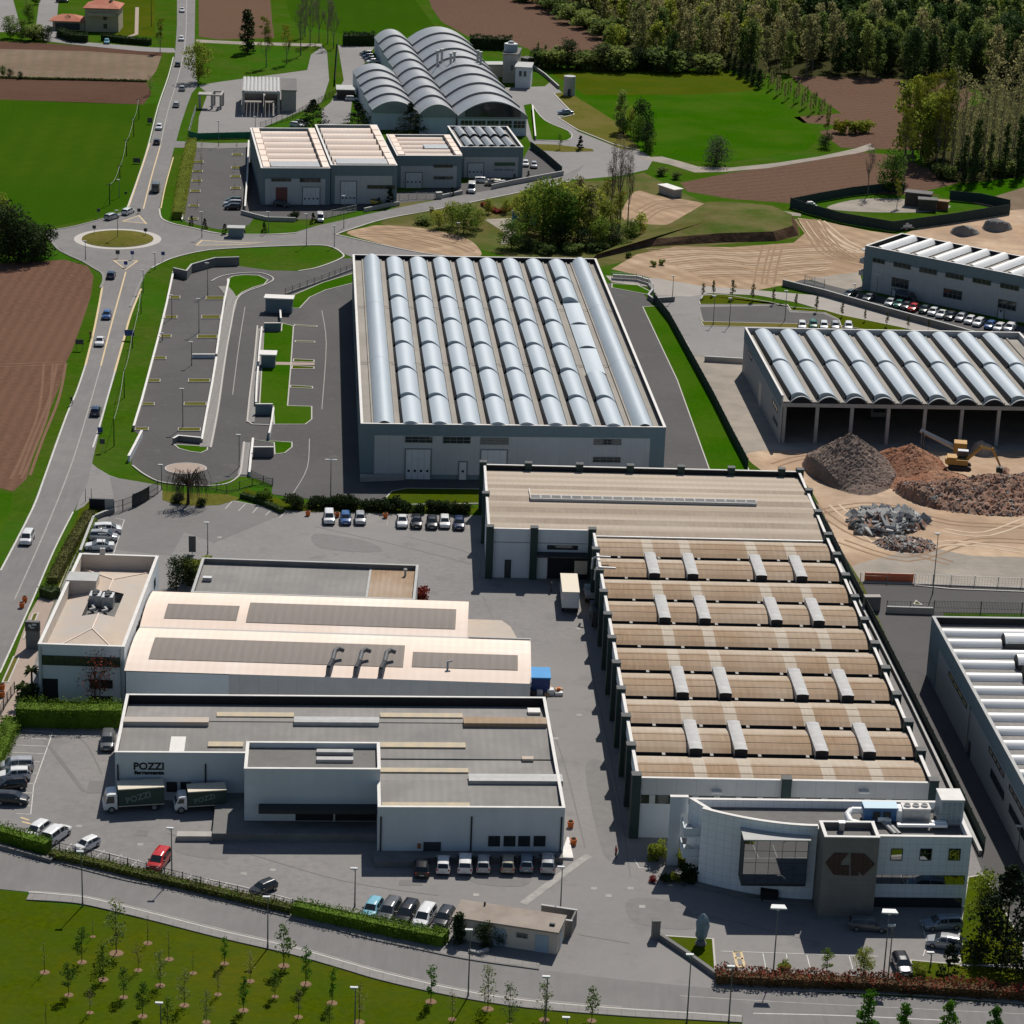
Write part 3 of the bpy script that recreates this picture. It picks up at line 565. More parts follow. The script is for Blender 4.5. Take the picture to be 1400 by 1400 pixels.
bays([[(1003,1302),(1008,1322),(1018,1322),(1013,1302),(1003,1302)],[(1005,1310),(1016,1311)]],.3,'line_yellow')
bays([[(28,1118),(40,1122)],[(30,1124),(42,1127)]],.3,'line_yellow')
bays([[(530,712),(529,719)],[(548,712),(547,720)],[(640,714),(640,724)],[(462,704),(461,714)]],m='line_faded')
# patches, manhole covers and joints in the yard surface
sheet('asphalt_patch',[(122,1068),(143,1068),(140,1085),(118,1085)],.06,MATS['asphalt_patch']);sheet('asphalt_patch',[(187,1135),(204,1136),(201,1144),(184,1143)],.06,MATS['asphalt_patch'])
sheet('asphalt_patch',[(546,1204),(579,1204),(578,1211),(545,1211)],.06,MATS['asphalt_patch'])
line([(46,993),(75,1030),(115,1083)],.5,'asphalt_patch',.058);line([(393,700),(292,742)],.2,'asphalt_patch',.059);line([(715,1236),(790,1180),(806,1170)],1.0,'line_faded',.0575)
mbp=MB()
for u,v in ((108,1130),(192,1155),(333,1195),(373,1190),(651,1224),(812,1215),(832,1225),(760,1010),(878,1240),(792,978),(862,1215),(700,880),(300,735),(790,860)):p=P(u,v);mbp.box(p.x-.35,p.x+.35,p.y-.35,p.y+.35,.05,.06,0)
o=mbp.build('manhole_covers',MATS['line_faded']);o['kind']='structure'
# wheel ruts in the sand and the ploughed field, joints in the asphalt
def ruts(l,m,z,w=.45,g=1.7):
    for i,a in enumerate(l):
        z+=.0015;mb=MB();pts=smoothed(PX(a));strip(mb,pts,-g/2-w/2,-g/2+w/2,None,z);strip(mb,pts,g/2-w/2,g/2+w/2,None,z);o=mb.build('wheel_ruts',MATS[m]);o['kind']='structure'
rr=random.Random(21);L1=[]
for i in range(9):y=343+i*4.6;L1.append([(885+i*9,y+rr.uniform(-2,2)),(950+i*7,y-4+rr.uniform(-2,2)),(1020+i*4,y+rr.uniform(-3,1)),(1085,y-5+rr.uniform(-3,3)),(1150-i*3,y-8)])
ruts(L1[::2],'rut',.048);ruts(L1[1::2],'rut_pale',.046)
ruts([[(1036+i*17,388),(1041+i*17,362),(1048+i*17,336)] for i in range(2)],'rut',.056,.5);ruts([[(1092+i*6,300),(1108+i*8,322+i*3),(1130+i*12,348+i*2),(1180+i*2,362-i*4)] for i in range(5)],'rut',.05);ruts([[(1098+i*8,302),(1120+i*12,330),(1160+i*9,344),(1200,338+i*4)] for i in range(4)],'rut_pale',.047)
ruts([[(880,300),(905,285),(950,281)],[(872,290),(900,276),(940,276)]],'rut',.05);ruts([[(500,318),(560,322),(620,334),(645,344)],[(490,322),(540,324),(600,338)],[(510,313),(575,316),(640,332)]],'rut',.05)
ruts([[(1070,650),(1110,690),(1180,735),(1300,770)],[(1120,700),(1200,690),(1300,715),(1420,720)],[(1150,740),(1240,765),(1330,740),(1420,742)],[(1060,636),(1085,628),(1110,624)]],'rut',.05);ruts([[(1140,690),(1220,752),(1300,742),(1410,755)],[(1290,725),(1350,730),(1430,700)]],'rut_pale',.054)
ruts([[(66,497),(60,560),(38,620),(22,655)],[(84,497),(74,545),(52,600),(34,650)],[(0,500),(60,498),(92,496)]],'field_rut',.03,.5)
for a in ([(430,720),(540,745),(640,770)],[(660,815),(700,900),(760,1010),(800,1160)],[(560,735),(650,760),(655,790)],[(800,880),(840,1060),(862,1200)],[(230,1140),(330,1165),(470,1205),(600,1225)],[(860,1290),(790,1278)],[(60,1010),(110,1010),(140,1060)],[(880,1240),(1000,1260),(1120,1290)]):line(a,.16,'asphalt_patch',.0565)
for px in ([(690,1000),(730,1002),(740,1060),(770,1150),(752,1150),(725,1070)],[(800,1050),(830,1050),(850,1150),(826,1170)],[(250,1140),(300,1150),(310,1175),(240,1165)],[(430,730),(500,740),(520,755),(440,750)],[(640,1190),(720,1195),(715,1212),(650,1208)],[(860,1230),(930,1235),(950,1270),(870,1262)]):sheet('asphalt_patch',px,.0562,MATS['asphalt_stain'],True)
# --- large central hall with barrel skylights
G=MATS
def rect(x0,x1,y0,y1):return [(x0,y0),(x1,y0),(x1,y1),(x0,y1)]
def shell(B,pts,h,zr,t=.3,mwall='wall_panel',mcop='coping',mroof='roof_grey',mins=None,z0=0.0,cop=True,wname='wall',parent=None):
    mb=MB();b=ring(mb,pts,0,t,z0,h,zr,0,None,1)
    B.part(wname,mb,[G[mwall],G[mins or mwall]],parent)
    rb_=MB();rb_.add([(*p,zr) for p in b],[tuple(range(len(b)))]);rf=B.part('roof',rb_,G[mroof],parent)
    if cop:
        cb=MB();ring(cb,pts,-.05,t+.05,h+.003,h+.09,h+.003);B.part('coping',cb,G[mcop],parent)
    return rf
def hall():
    B=Bld('warehouse','huge white hall with rows of pale barrel skylights standing behind the tan roofed factory','warehouse',(493.5,579.5),R(4.75),9.7)
    W,D,h,zr=51.4,116.7,9.7,8.75
    shell(B,rect(0,W,0,D),h,zr,.35,'wall_slate','coping','roof_valley','wall_black')  # parapet inside painted black for the shade on its camera side
    # pale infill panel on the front and long side frames
    x0,z1=B.front(512,595);x1,_=B.front(889,600)
    mb=MB();fbox(mb,'f',3.9-1.6,x1,.9,z1,0,.05);B.part('wall_panel',mb,G['wall_panel'])
    for (u0,u1,v0,v1) in ((554,591,596.5,605),(606,643,597,606),(657,695,598,607.5),(812,849,600,608),(811,848,624.5,632)):
        a0,zt=B.front(u0,v0);a1,zb=B.front(u1,v1);window(B,'f',a0,a1,zb,zt,-.05,4,2)
    for (u0,u1,v0) in ((555,589,614),(658,693,615)):
        a0,zt=B.front(u0,v0);a1,_=B.front(u1,v0);gate(B,'f',a0,a1,zt,-.05)
    a0,zt=B.front(628,631.5);a1,_=B.front(638,632);gate(B,'f',a0,a1,zt,-.05,1)
    mb=MB();mb.prism([(0,-.4),(7.4,-.4),(7.4,-.7),(0,-1.9)],0,1.0);B.part('loading_ramp',mb,G['concrete'])
    for k in range(4):
        mb=MB();fbox(mb,'l',30+k*18,42+k*18,4.5,6.0,0,.06);B.part('window',mb,G['window_glass'])
    # roof beams: raised edges each side of the valleys
    cx=[3.94+4.885*i for i in range(10)];hw=1.72
    mb=MB()
    for i,c in enumerate(cx):
        for s in ((-1,1) if i in (0,9) else (1,)):mb.box(c+s*(hw+.05),c+s*(hw+.35),.4,D-.4,zr+.002,zr+.28)
    B.part('roof_beam',mb,G['roof_valley'])
    for y in (D/3,2*D/3):mb=MB();mb.box(.45,W-.45,y-.12,y+.12,zr+.282,zr+.31);B.part('roof_joint',mb,G['concrete_dark'])
    # long end vaults
    for c in (cx[0],cx[-1]):
        mb=MB();L=(D-.9)/3
        for k in range(3):
            a,b=arch(mb,c-hw,c+hw,.45+k*L+.04,.45+(k+1)*L-.04,zr+.25,zr+.25,1.15,1.15,12);gable(mb,a,zr,1);gable(mb,b,zr,1,True)
        B.part('skylight_vault',mb,[G['metal_vault'],G['metal_dark']])
    # seven sheds along each of the eight inner rows
    L=(D-.9)/7
    def shedmesh(flat):
        mb=MB();y0,y1=.05,L-.05
        if flat:
            A_,B_=arch(mb,-hw,hw,y0,y1,.28,.28,.55,.12,6)
        else:
            shed(mb,hw,y0-.25,y1-.35,1.1,.42,.14,.06,.80);return mb.mesh('skylight',[G['metal_vault'],G['gable_grey'],G['wall_black']])
        gable(mb,A_,.0,1);gable(mb,B_,.0,1,True)
        return mb.mesh('skylight',[G['metal_vault'],G['metal_grey']])
    m1,m2=shedmesh(False),shedmesh(True)
    for i in range(1,9):
        for k in range(7):inst(m2 if (i==8 and k in (2,3,4)) else m1,'skylight',B.root,(cx[i],.45+k*L,zr+.004))
    return B
HALL=hall()
# --- factory with brown corrugated strips
def factory():
    h=7.9
    B=Bld('factory','long factory with brown corrugated roof strips, dark green pilasters and small roof lights','factory',(871,1064),R(2.55),h)
    W=(B.loc(1277,1077).x+B.loc(1099,655).x)/2;D=B.loc(808,726).y;Db=B.loc(1094,645).y;xb=(B.loc(661,637).x+B.loc(667,708).x)/2
    zr=7.0
    # main block walls: dark recesses on the sides, pale panels in front
    mb=MB();t=.3
    ring(mb,[(0,0),(W,0),(W,Db),(xb,Db),(xb,D),(0,D)],0,t,0,h,zr-.9,0)
    B.part('wall',mb,G['wall_white'])
    cb=MB();ring(cb,[(0,0),(W,0),(W,Db),(xb,Db),(xb,D),(0,D)],-.05,t+.05,h+.003,h+.1,h+.003);B.part('coping',cb,G['coping'])
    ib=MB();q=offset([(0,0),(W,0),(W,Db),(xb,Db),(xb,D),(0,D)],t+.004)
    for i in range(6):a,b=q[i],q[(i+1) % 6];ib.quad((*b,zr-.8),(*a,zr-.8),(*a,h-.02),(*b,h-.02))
    B.part('parapet_shade',ib,G['wall_black'])  # black sheet inside the parapet, shade painted as colour
    fb=MB();fb.box(t,W-t,t,D,5.9,6.0);B.part('gutter',fb,G['wall_black'])
    # roof strips
    n=10;L=(D-.3)/n
    pat=[(B.loc(u,1050,zr).x) for u in (955,1017,1128,1193)];pw=1.55
    xs=[t+.05]
    for p in pat:xs+=[p-pw/2,p+pw/2]
    xs.append(W-t-.05)
    for k in range(n):
        y0,y1=.35+k*L+(.75 if k else .0),.35+(k+1)*L-.4
        mb=MB();m=8
        for i in range(len(xs)-1):
            vs=[]
            for j in range(m+1):
                tt=j/m;z=zr-.12+.62*(1-(2*tt-1)**2)**.8
                vs+=[(xs[i],y0+(y1-y0)*tt,z),(xs[i+1],y0+(y1-y0)*tt,z)]
            for j in range(m):mb.add(vs[2*j:2*j+4],[(0,1,3,2)],1 if i % 2 else (3 if j>4 else 0),True)
        mb.quad((xs[0],y0,5.95),(xs[-1],y0,5.95),(xs[-1],y0,zr-.12),(xs[0],y0,zr-.12),2);mb.quad((xs[-1],y1,5.95),(xs[0],y1,5.95),(xs[0],y1,zr-.12),(xs[-1],y1,zr-.12),2)
        B.part('roof_strip',mb,[G['roof_brown'],G['roof_patch'],G['metal_dark'],G['roof_bleached']])
        for tt in (.3,.55):z=zr-.12+.62*(1-(2*tt-1)**2)**.8;y=y0+(y1-y0)*tt;mb=MB();mb.box(xs[0],xs[-1],y-.05,y+.05,z+.004,z+.03);B.part('sheet_lap',mb,G['lap_brown'])
    tb=MB()
    for k in range(1,n):
        y=.35+k*L
        for i in range(6):
            x=3+i*(W-6)/5+((k*37) % 10)*.15;tb.box(x-.2,x+.2,y-.12,y+.56,zr-.3,zr-.05)
    B.part('gutter_tie',tb,G['concrete'])
    # roof lights straddling strips 2, 4, 7 and 9 from the front (second, fourth ... from the photo's far end)
    rl=MB();A_,B_=arch(rl,-.8,.8,-.45,L-.1,.62,.5,.08,.08,6);gable(rl,A_,-.5,1);gable(rl,B_,-.5,1,True)
    for s in (-1,1):q=[(s*.8,-.45,-.5),(s*.8,L-.1,-.5),(s*.8,L-.1,.5),(s*.8,-.45,.62)];rl.add(q,[(0,1,2,3) if s>0 else (3,2,1,0)],2)
    me=rl.mesh('roof_light',[G['skylight_sheet'],G['wall_black'],G['metal_galv']])
    for k in (1,3,6,8):
        for p in pat:inst(me,'roof_light',B.root,(p,.35+k*L,zr+.35))
    # rear block roof, ridge skylight
    mb=MB();x0,x1=xb+t+.05,W-t-.05;ya,yb=D+.05,Db-t-.05;m=14;vs=[]
    for j in range(m+1):
        tt=j/m;z=zr+.1+.9*(1-abs(2*tt-1))
        vs+=[(x0,ya+(yb-ya)*tt,z),(x1,ya+(yb-ya)*tt,z)]
    for j in range(m):mb.add(vs[2*j:2*j+4],[(0,1,3,2)],1 if j in (0,2,4,6,9) else 0)
    B.part('roof_strip',mb,[G['roof_tan'],G['roof_tan_worn']])
    fb=MB();fb.box(x0,-.0,D-.0+.3,Db-t,5.9,6.0);B.part('gutter',fb,G['wall_black'])
    a=B.loc(725,679,zr+1.3);b=B.loc(1033,684,zr+1.3)
    sk=MB();y=a.y;sk.box(a.x,b.x,y-.9,y+.9,zr+.6,zr+1.35,0);nn=22
    for i in range(nn):
        xx0=a.x+(b.x-a.x)*i/nn+.1;xx1=a.x+(b.x-a.x)*(i+1)/nn-.1;sk.box(xx0,xx1,y-.75,y+.75,zr+1.352,zr+1.37,1)
    for i in range(nn+1):xx=a.x+(b.x-a.x)*i/nn;sk.box(xx-.06,xx+.06,y-.8,y+.8,zr+1.375,zr+1.42,2)
    B.part('ridge_skylight',sk,[G['metal_galv'],G['concrete_dark'],G['coping_grey']])
    mb=MB();mb.box(a.x-.05,a.x+.06,y+.9,y+4.2,zr+.75,zr+1.3);B.part('skylight_end',mb,G['coping'])
    # roof joint between the blocks
    mb=MB();mb.box(.3,W-.3,D-.18,D+.1,zr-.1,zr+.16);B.part('expansion_joint',mb,G['metal_galv'])
    # pilasters
    pm={}
    def pil(x,y,s=.55,hh=8.35):
        if 'p' not in pm:
            q=MB();q.box(-s,s,-s,s,0,hh,0);q.box(-s-.06,s+.06,-s-.06,s+.06,hh+.002,hh+.1,1);pm['p']=q.mesh('pilaster',[G['pilaster_green'],G['metal_dark']])
        inst(pm['p'],'pilaster',B.root,(x,y,0))
    for k in range(n+1):pil(-.05,max(.2,.15+k*L));
    for k in range(n+1):pil(W+.05,max(.2,.15+k*L))
    for k in range(1,4):pil(W+.05,D+(Db-D)*k/3)
    for u in (661,723,793,862,931,999,1067):pil(B.loc(u,640).x,Db+.1)
    pil(xb,D+(Db-D)*.5);pil(xb+.3,D-.05);pil(B.front(731,715,D)[0],D-.12)
    xm=B.loc(1076,1070).x;pil(xm,-.12)
    # front window band and lower wall
    mb=MB();mb.box(.6,W-.6,-.06,-.002,4.6,5.75);B.part('window',mb,G['window_glass'])
    mb=MB();[mb.box(x,x+.7,-.1,-.062,4.6,5.75) for x in [1.6+i*2.6 for i in range(13)]];B.part('window_mullion',mb,G['wall_panel'])
    mb=MB();mb.box(.6,W-.6,-.03,-.002,5.76,h-.02);B.part('fascia',mb,G['wall_panel'])
    for u in (979,1180):
        x,z=B.front(u,1082);mb=MB();mb.box(x-.6,x+.6,-.9,-.15,z+.1,z+.28,0);mb.box(x-.15,x+.15,-.5,-.031,z-.1,z+.098,0);B.part('flood_lamp',mb,G['coping'])
    # left return: big doorway, band window, canopy
    f=lambda u,v:B.front(u,v,D)
    a0,zt=f(748,745);a1,zb=f(790,752);mb=MB();fbox(mb,'f',a0,a1,zb,zt,0,.06,D);B.part('window',mb,G['window_glass'])
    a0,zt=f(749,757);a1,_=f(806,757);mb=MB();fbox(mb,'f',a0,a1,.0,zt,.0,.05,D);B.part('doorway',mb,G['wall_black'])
    mb=MB();fbox(mb,'f',f(733,756)[0],-.7,zt+.05,zt+.3,0,2.0,D);B.part('canopy',mb,G['metal_dark'])
    a0,zt=f(690,765);a1,_=f(699,765);mb=MB();fbox(mb,'f',a0,a1,0,zt,0,.06,D);B.part('door',mb,G['door_dark'])
    mb=MB();fbox(mb,'f',xb+.9,-.7,5.75,5.85,0,.05,D);B.part('wall_joint',mb,G['frame_grey'])
    # side bays seen along the lane: tall dark recesses and pale plinth between the pilasters
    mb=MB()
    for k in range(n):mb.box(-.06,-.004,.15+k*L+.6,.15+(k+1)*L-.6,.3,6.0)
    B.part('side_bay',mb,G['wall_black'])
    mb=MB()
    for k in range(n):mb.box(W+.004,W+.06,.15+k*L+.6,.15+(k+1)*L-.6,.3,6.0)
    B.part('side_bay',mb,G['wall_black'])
    for (u,v,ln) in ((820,762,1.6),(824,777,1.9)):
        p=B.loc(u,v,h+.5);mb=MB();mb.path([(p.x-1.1,p.y,h-1.3),(p.x-1.0,p.y,h+.3),(p.x-.4,p.y,h+.6),(p.x+ln,p.y,h+.55)],.16,8);B.part('vent_pipe',mb,G['metal_galv'])
    return B
FAC=factory()
# --- modern office in front of the factory
def office():
    h=9.0
    B=Bld('office_building','white tiled office with a curved front wall, mirrored window box and dark stone tower','office',(1202,1144),R(3.2),h)
    R_=B.loc(1331,1150).x;Dp=B.loc(1284,1096).y;xl=B.loc(960,1112).x;xt0=B.loc(1120,1136).x
    xi=B.loc(917,1088).x
    yc=lambda x:0
    c0=B.loc(960,1112);c1=B.loc(1118,1136);cpts=[]
    for i in range(13):
        t=i/12;x=c0.x+(c1.x-c0.x)*t;y=c0.y+(c1.y-c0.y)*(1-(1-t)**1.9);cpts.append((x,y))
    yR=B.loc(1189,1094).y;ybk=yR
    bl=B.loc(942,1090)
    outline=[(xt0,c1.y),(xt0+.01,0),(R_,0),(R_,Dp),(B.loc(1190,1096).x,Dp),(B.loc(1190,1096).x,yR),(bl.x,yR),(c0.x+1.0,c0.y+.45)]
    outline=[(xt0,c1.y+.5),(xt0+.01,.0),(R_,0),(R_,Dp),(bl.x,Dp),(c0.x+1.2,c0.y+.3)]+[(p[0],p[1]+.35) for p in cpts[2:]]
    # main body
    mb=MB();b=ring(mb,outline,0,.35,0,h,h-.9,0);B.part('wall',mb,G['tile_white'])
    cb=MB();ring(cb,outline,-.05,.42,h+.003,h+.1,h+.003);B.part('coping',cb,G['coping'])
    rb_=MB();rb_.add([(*p,h-.9) for p in b],[tuple(range(len(b)))]);B.part('roof',rb_,G['roof_felt'])
    # curved screen wall
    mb=MB();pv=[Vector((p[0],p[1],0)) for p in cpts];strip(mb,pv,-.05,.32,.0,h+.55);cw=B.part('curved_wall',mb,[G['tile_white']])
    cb=MB();strip(cb,pv,-.1,.37,h+.553,h+.68);B.part('coping',cb,G['coping'])
    mb=MB();strip(mb,pv,-1.1,-.06,.0,.25);B.part('plinth',mb,G['concrete_dark'])
    # mirrored box on the curve
    def onc(u,v,y):return B.front(u,v,y)
    yb=c1.y-.9
    a0,zt=onc(1018,1147,yb);a1,zb=onc(1101,1212,yb)
    yb0=c1.y+2.4
    mb=MB();mb.box(a0,a1,yb,yb0,zb,zt,0)
    wb=B.part('window_box',mb,G['metal_dark'])
    mb=MB();mb.box(a0+.08,a1-.08,yb-.03,yb-.004,zb+.3,zt-.05);B.part('mirror_window',mb,G['mirror_glass'],wb)
    mb=MB()
    for i in range(1,5):x=a0+(a1-a0)*i/5;mb.box(x-.025,x+.025,yb-.05,yb-.032,zb+.3,zt-.05)
    for i in range(1,4):z=zb+(zt-zb)*i/4;mb.box(a0+.08,a1-.08,yb-.048,yb-.033,z-.02,z+.02)
    B.part('window_mullion',mb,G['metal_dark'],wb)
    mb=MB();mb.box(a0-.15,a1+.15,yb-.5,yb0,zt+.002,zt+.16);B.part('window_hood',mb,G['coping_grey'],wb)
    a0,zt=onc(1040,1213,c1.y+.9);a1,_=onc(1063,1213,c1.y+.9);mb=MB();mb.box(a0,a1,c1.y-.25,c1.y+2,0,zt);B.part('door',mb,G['wall_black'])
    # stone tower with emblem
    q0=B.loc(1127,1143,10.2);q1=B.loc(1203,1146,10.2);bk=B.loc(1121,1123,10.2)
    xs0,xs1,yf=q0.x,q1.x,min(q0.y,q1.y);yk=bk.y
    T=thing
    mb=MB();b=ring(mb,rect(xs0,xs1,yf,yk),0,.3,0,10.2,9.5);tw=B.part('stone_tower',mb,G['stone_dark'])
    mb=MB();mb.add([(*p,9.5) for p in b],[(0,1,2,3)]);B.part('tower_roof',mb,G['roof_felt'],tw)
    mb=MB();ring(mb,rect(xs0,xs1,yf,yk),-.04,.36,10.203,10.32,10.203);B.part('coping',mb,G['coping'],tw)
    p=B.loc(1150,1135,9.5);mb=MB();mb.box(p.x-.3,p.x+.3,p.y-.3,p.y+.3,9.502,10.5);mb.box(p.x-.36,p.x+.36,p.y-.36,p.y+.36,10.502,10.58);B.part('chimney',mb,G['metal_galv'],tw)
    e=lambda u,v:B.front(1100+u/4.667,1060+v/4.667,yf-.05)
    def emblem(pts):
        mb=MB();pp=[e(*q) for q in pts];a=sum(pp[i][0]*pp[(i+1) % len(pp)][1]-pp[(i+1) % len(pp)][0]*pp[i][1] for i in range(len(pp)))
        if a<0:pp=pp[::-1]
        n=len(pp);vs=[(x,yf-.002,z) for x,z in pp]+[(x,yf-.09,z) for x,z in pp]
        mb.add(vs,[tuple(range(n,2*n))]+[(i,(i+1) % n,(i+1) % n+n,i+n)[::-1] for i in range(n)]);B.part('emblem',mb,G['logo_brown'],tw)
    emblem([(133,558),(190,495),(282,497),(240,545),(228,574),(284,575),(284,640),(186,634)])
    emblem([(296,497),(384,501),(449,566),(374,640),(340,612),(346,638),(296,640)])
    # right wing: three windows, two mirror bands
    for u in (555,740,924):
        a0,zt=B.front(1100+u/4.667,1060+468/4.667);a1,zb=B.front(1100+(u+64)/4.667,1060+540/4.667);window(B,'f',a0,a1,zb,zt,0,1,1,'metal_dark','mirror_glass')
    z1,z0=B.front(1250,1196)[1],B.front(1250,1208.5)[1]
    mb=MB();mb.box(xs1+.02,R_-.4,-.06,-.003,z0,z1);w=B.part('window',mb,G['mirror_glass'])
    mb=MB();[mb.box(x,x+.05,-.075,-.062,z0,z1) for x in [xs1+1.2*i for i in range(1,17)]];B.part('window_mullion',mb,G['metal_dark'],w)
    z1,z0=B.front(1250,1227)[1],B.front(1250,1240)[1]
    mb=MB();mb.box(xs1+.02,R_-.4,-.06,-.003,z0,z1);B.part('window',mb,G['window_glass'])
    # free standing portal frame on the left with planted balconies behind
    zp=B.h-.1;xp0,xp1=xi,bl.x-.02;yp=B.loc(917,1088).y
    mb=MB();mb.box(xp0,xp1,yp-.25,yp+.25,zp-2.0,zp);mb.box(xp0,xp0+1.3,yp-.25,yp+.25,0,zp-2.0);mb.box(xp0+2.5,xp0+3.9,yp-.25,yp+.25,0,zp-2.0);B.part('portal_frame',mb,G['wall_white'])
    mb=MB();mb.box(xp0-.05,xp1,yp-.3,yp+.3,zp+.003,zp+.1);B.part('coping',mb,G['coping'])
    for z in (2.9,5.6):
        mb=MB();mb.prism([(c0.x-1.9,c0.y+.6),(c0.x+.9,c0.y+.35),(c0.x+1.2,c0.y+3.6),(c0.x-1.9,c0.y+3.6)],z,z+.25);mb.box(c0.x-1.9,c0.x-1.75,c0.y+.7,c0.y+3.6,z+.252,z+1.15);mb.box(c0.x-1.74,c0.x+.6,c0.y+.62,c0.y+.74,z+.252,z+1.15);B.part('balcony',mb,G['wall_white'])
    mb=MB();mb.prism([(xs0-.6,yf-.6),(xs1+.2,yf-.6),(xs1+.2,yf-.01),(xs0-.6,yf-.01)],0,.2);B.part('step',mb,G['concrete_dark'])
    # roof plant: each machine stands on the roof as a thing of its own
    def onroof(name,u,v,label,cat):
        q=P(u,v,h-.9);return thing(name,label,cat,(q.x,q.y,h-.895),B.ang)
    t=onroof('air_handler',1202,1121,'blue air handling unit with a round white duct on the office roof','air handler')
    mb=MB();mb.box(-2.0,1.9,-.9,.9,.25,1.9,0);mb.box(-2.05,1.95,-.95,.95,1.902,1.98,1);[mb.box(x,x+.9,-.96,-.905,.5,1.5,2) for x in (-1.0,.2)];mb.box(-1.8,1.7,-.7,.7,0,.248,2);mb.build('casing',[paint('unit_blue',(.03,.12,.28),.5),paint('unit_blue_top',(.35,.5,.58),.5),G['metal_dark']],t)
    mb=MB();mb.cyl(2.3,-.3,.3,1.75,.8,.8,16,0);mb.cyl(2.3,-.3,1.752,1.95,.95,.5,16,0);mb.build('fan_drum',G['metal_white'],t)
    mb=MB();mb.path([(-2.0,.2,1.1),(-3.3,.2,1.1),(-3.9,-.5,.8),(-3.7,-1.6,.5),(-2.6,-2.1,.45),(-1.0,-2.1,.45)],.42,8);mb.build('duct',G['metal_white'],t)
    t=onroof('chiller',1250,1124,'grey chiller with three round fans on the office roof','chiller')
    mb=MB();mb.box(-1.6,1.6,-.8,.8,.3,1.9,0);mb.box(-1.6,1.6,-.85,.85,0,.298,1);mb.build('casing',[G['metal_galv'],paint('unit_blue',(.03,.12,.28),.5)],t)
    mb=MB();mb.box(-1.65,1.65,-.85,.85,1.902,2.1,0);[mb.cyl(x,0,2.102,2.3,.42,.42,14,0) for x in (-1,0,1)];[mb.cyl(x,0,2.302,2.31,.34,.34,14,1) for x in (-1,0,1)];mb.build('fan_deck',[G['coping'],G['metal_dark']],t)
    t=onroof('plant_cabinet',1296,1122,'tall pale louvred plant cabinet at the back corner of the office roof','cabinet')
    mb=MB();mb.box(-1.35,1.35,-1.5,1.5,.3,3.3,0);mb.box(-1.4,1.4,-1.55,1.55,3.302,3.4,1);[mb.box(-1.2+i*.62,-.75+i*.62,-1.55,-1.502,.6,3.0,2) for i in range(4)];mb.box(-1.2,1.2,-1.3,1.3,0,.298,2);mb.build('casing',[paint('cabinet_grey',(.36,.41,.44),.55),G['coping'],paint('louvre_grey',(.24,.29,.32),.6)],t)
    t=onroof('duct_run',1262,1131,'white insulated duct with pipe frame lying on the office roof','duct')
    mb=MB();mb.path([(-5.2,1.0,.5),(-4.2,1.0,.5),(-3.9,.5,.45)],.38,8);mb.box(-3.2,2.6,-.95,-.4,.45,.75);mb.box(.9,2.6,-.4,.15,.452,.85);mb.build('duct',G['metal_white'],t)
    mb=MB();[mb.tube((x,y,0),(x,y,1.5),.05,.05,5) for x in (1.6,2.9) for y in (.2,2.0)];mb.tube((1.6,.2,1.5),(2.9,.2,1.5),.05);mb.tube((1.6,2,1.5),(2.9,2,1.5),.05);mb.tube((1.6,.2,1.5),(1.6,2,1.5),.07);mb.tube((2.9,.2,1.5),(2.9,2,1.5),.07);mb.tube((-4.6,.9,.25),(-3.7,-2.4,.25),.24,.24,6);mb.tube((-4.1,.9,.25),(-3.2,-2.4,.25),.24,.24,6);mb.build('pipework',G['coping_grey'],t)
    return B
OFF=office()
# --- text helper
def textmesh(s,size,ext=.03,bold=.035,sx=1.0):
    c=bpy.data.curves.new('txt','FONT');c.body=s;c.size=size;c.extrude=ext;c.offset=bold;c.resolution_u=3
    o=bpy.data.objects.new('txt',c);COL.objects.link(o);bpy.context.view_layer.update()
    me=bpy.data.meshes.new_from_object(o.evaluated_get(bpy.context.evaluated_depsgraph_get()));bpy.data.objects.remove(o)
    xs=[v.co.x for v in me.vertices];x0,x1=min(xs),max(xs)
    for v in me.vertices:v.co.x=(v.co.x-x0)*sx
    me.materials.clear();return me,(x1-x0)*sx
def wallsign(B,s,x,y,z0,height,width,m,parent=None,name='lettering'):
    me,wd=textmesh(s,height/.72);me.materials.append(G[m]);o=inst(me,name,parent or B.root,(x,y,z0));o.rotation_euler=(R(90),0,0);o.scale=(width/wd,1,1);return o
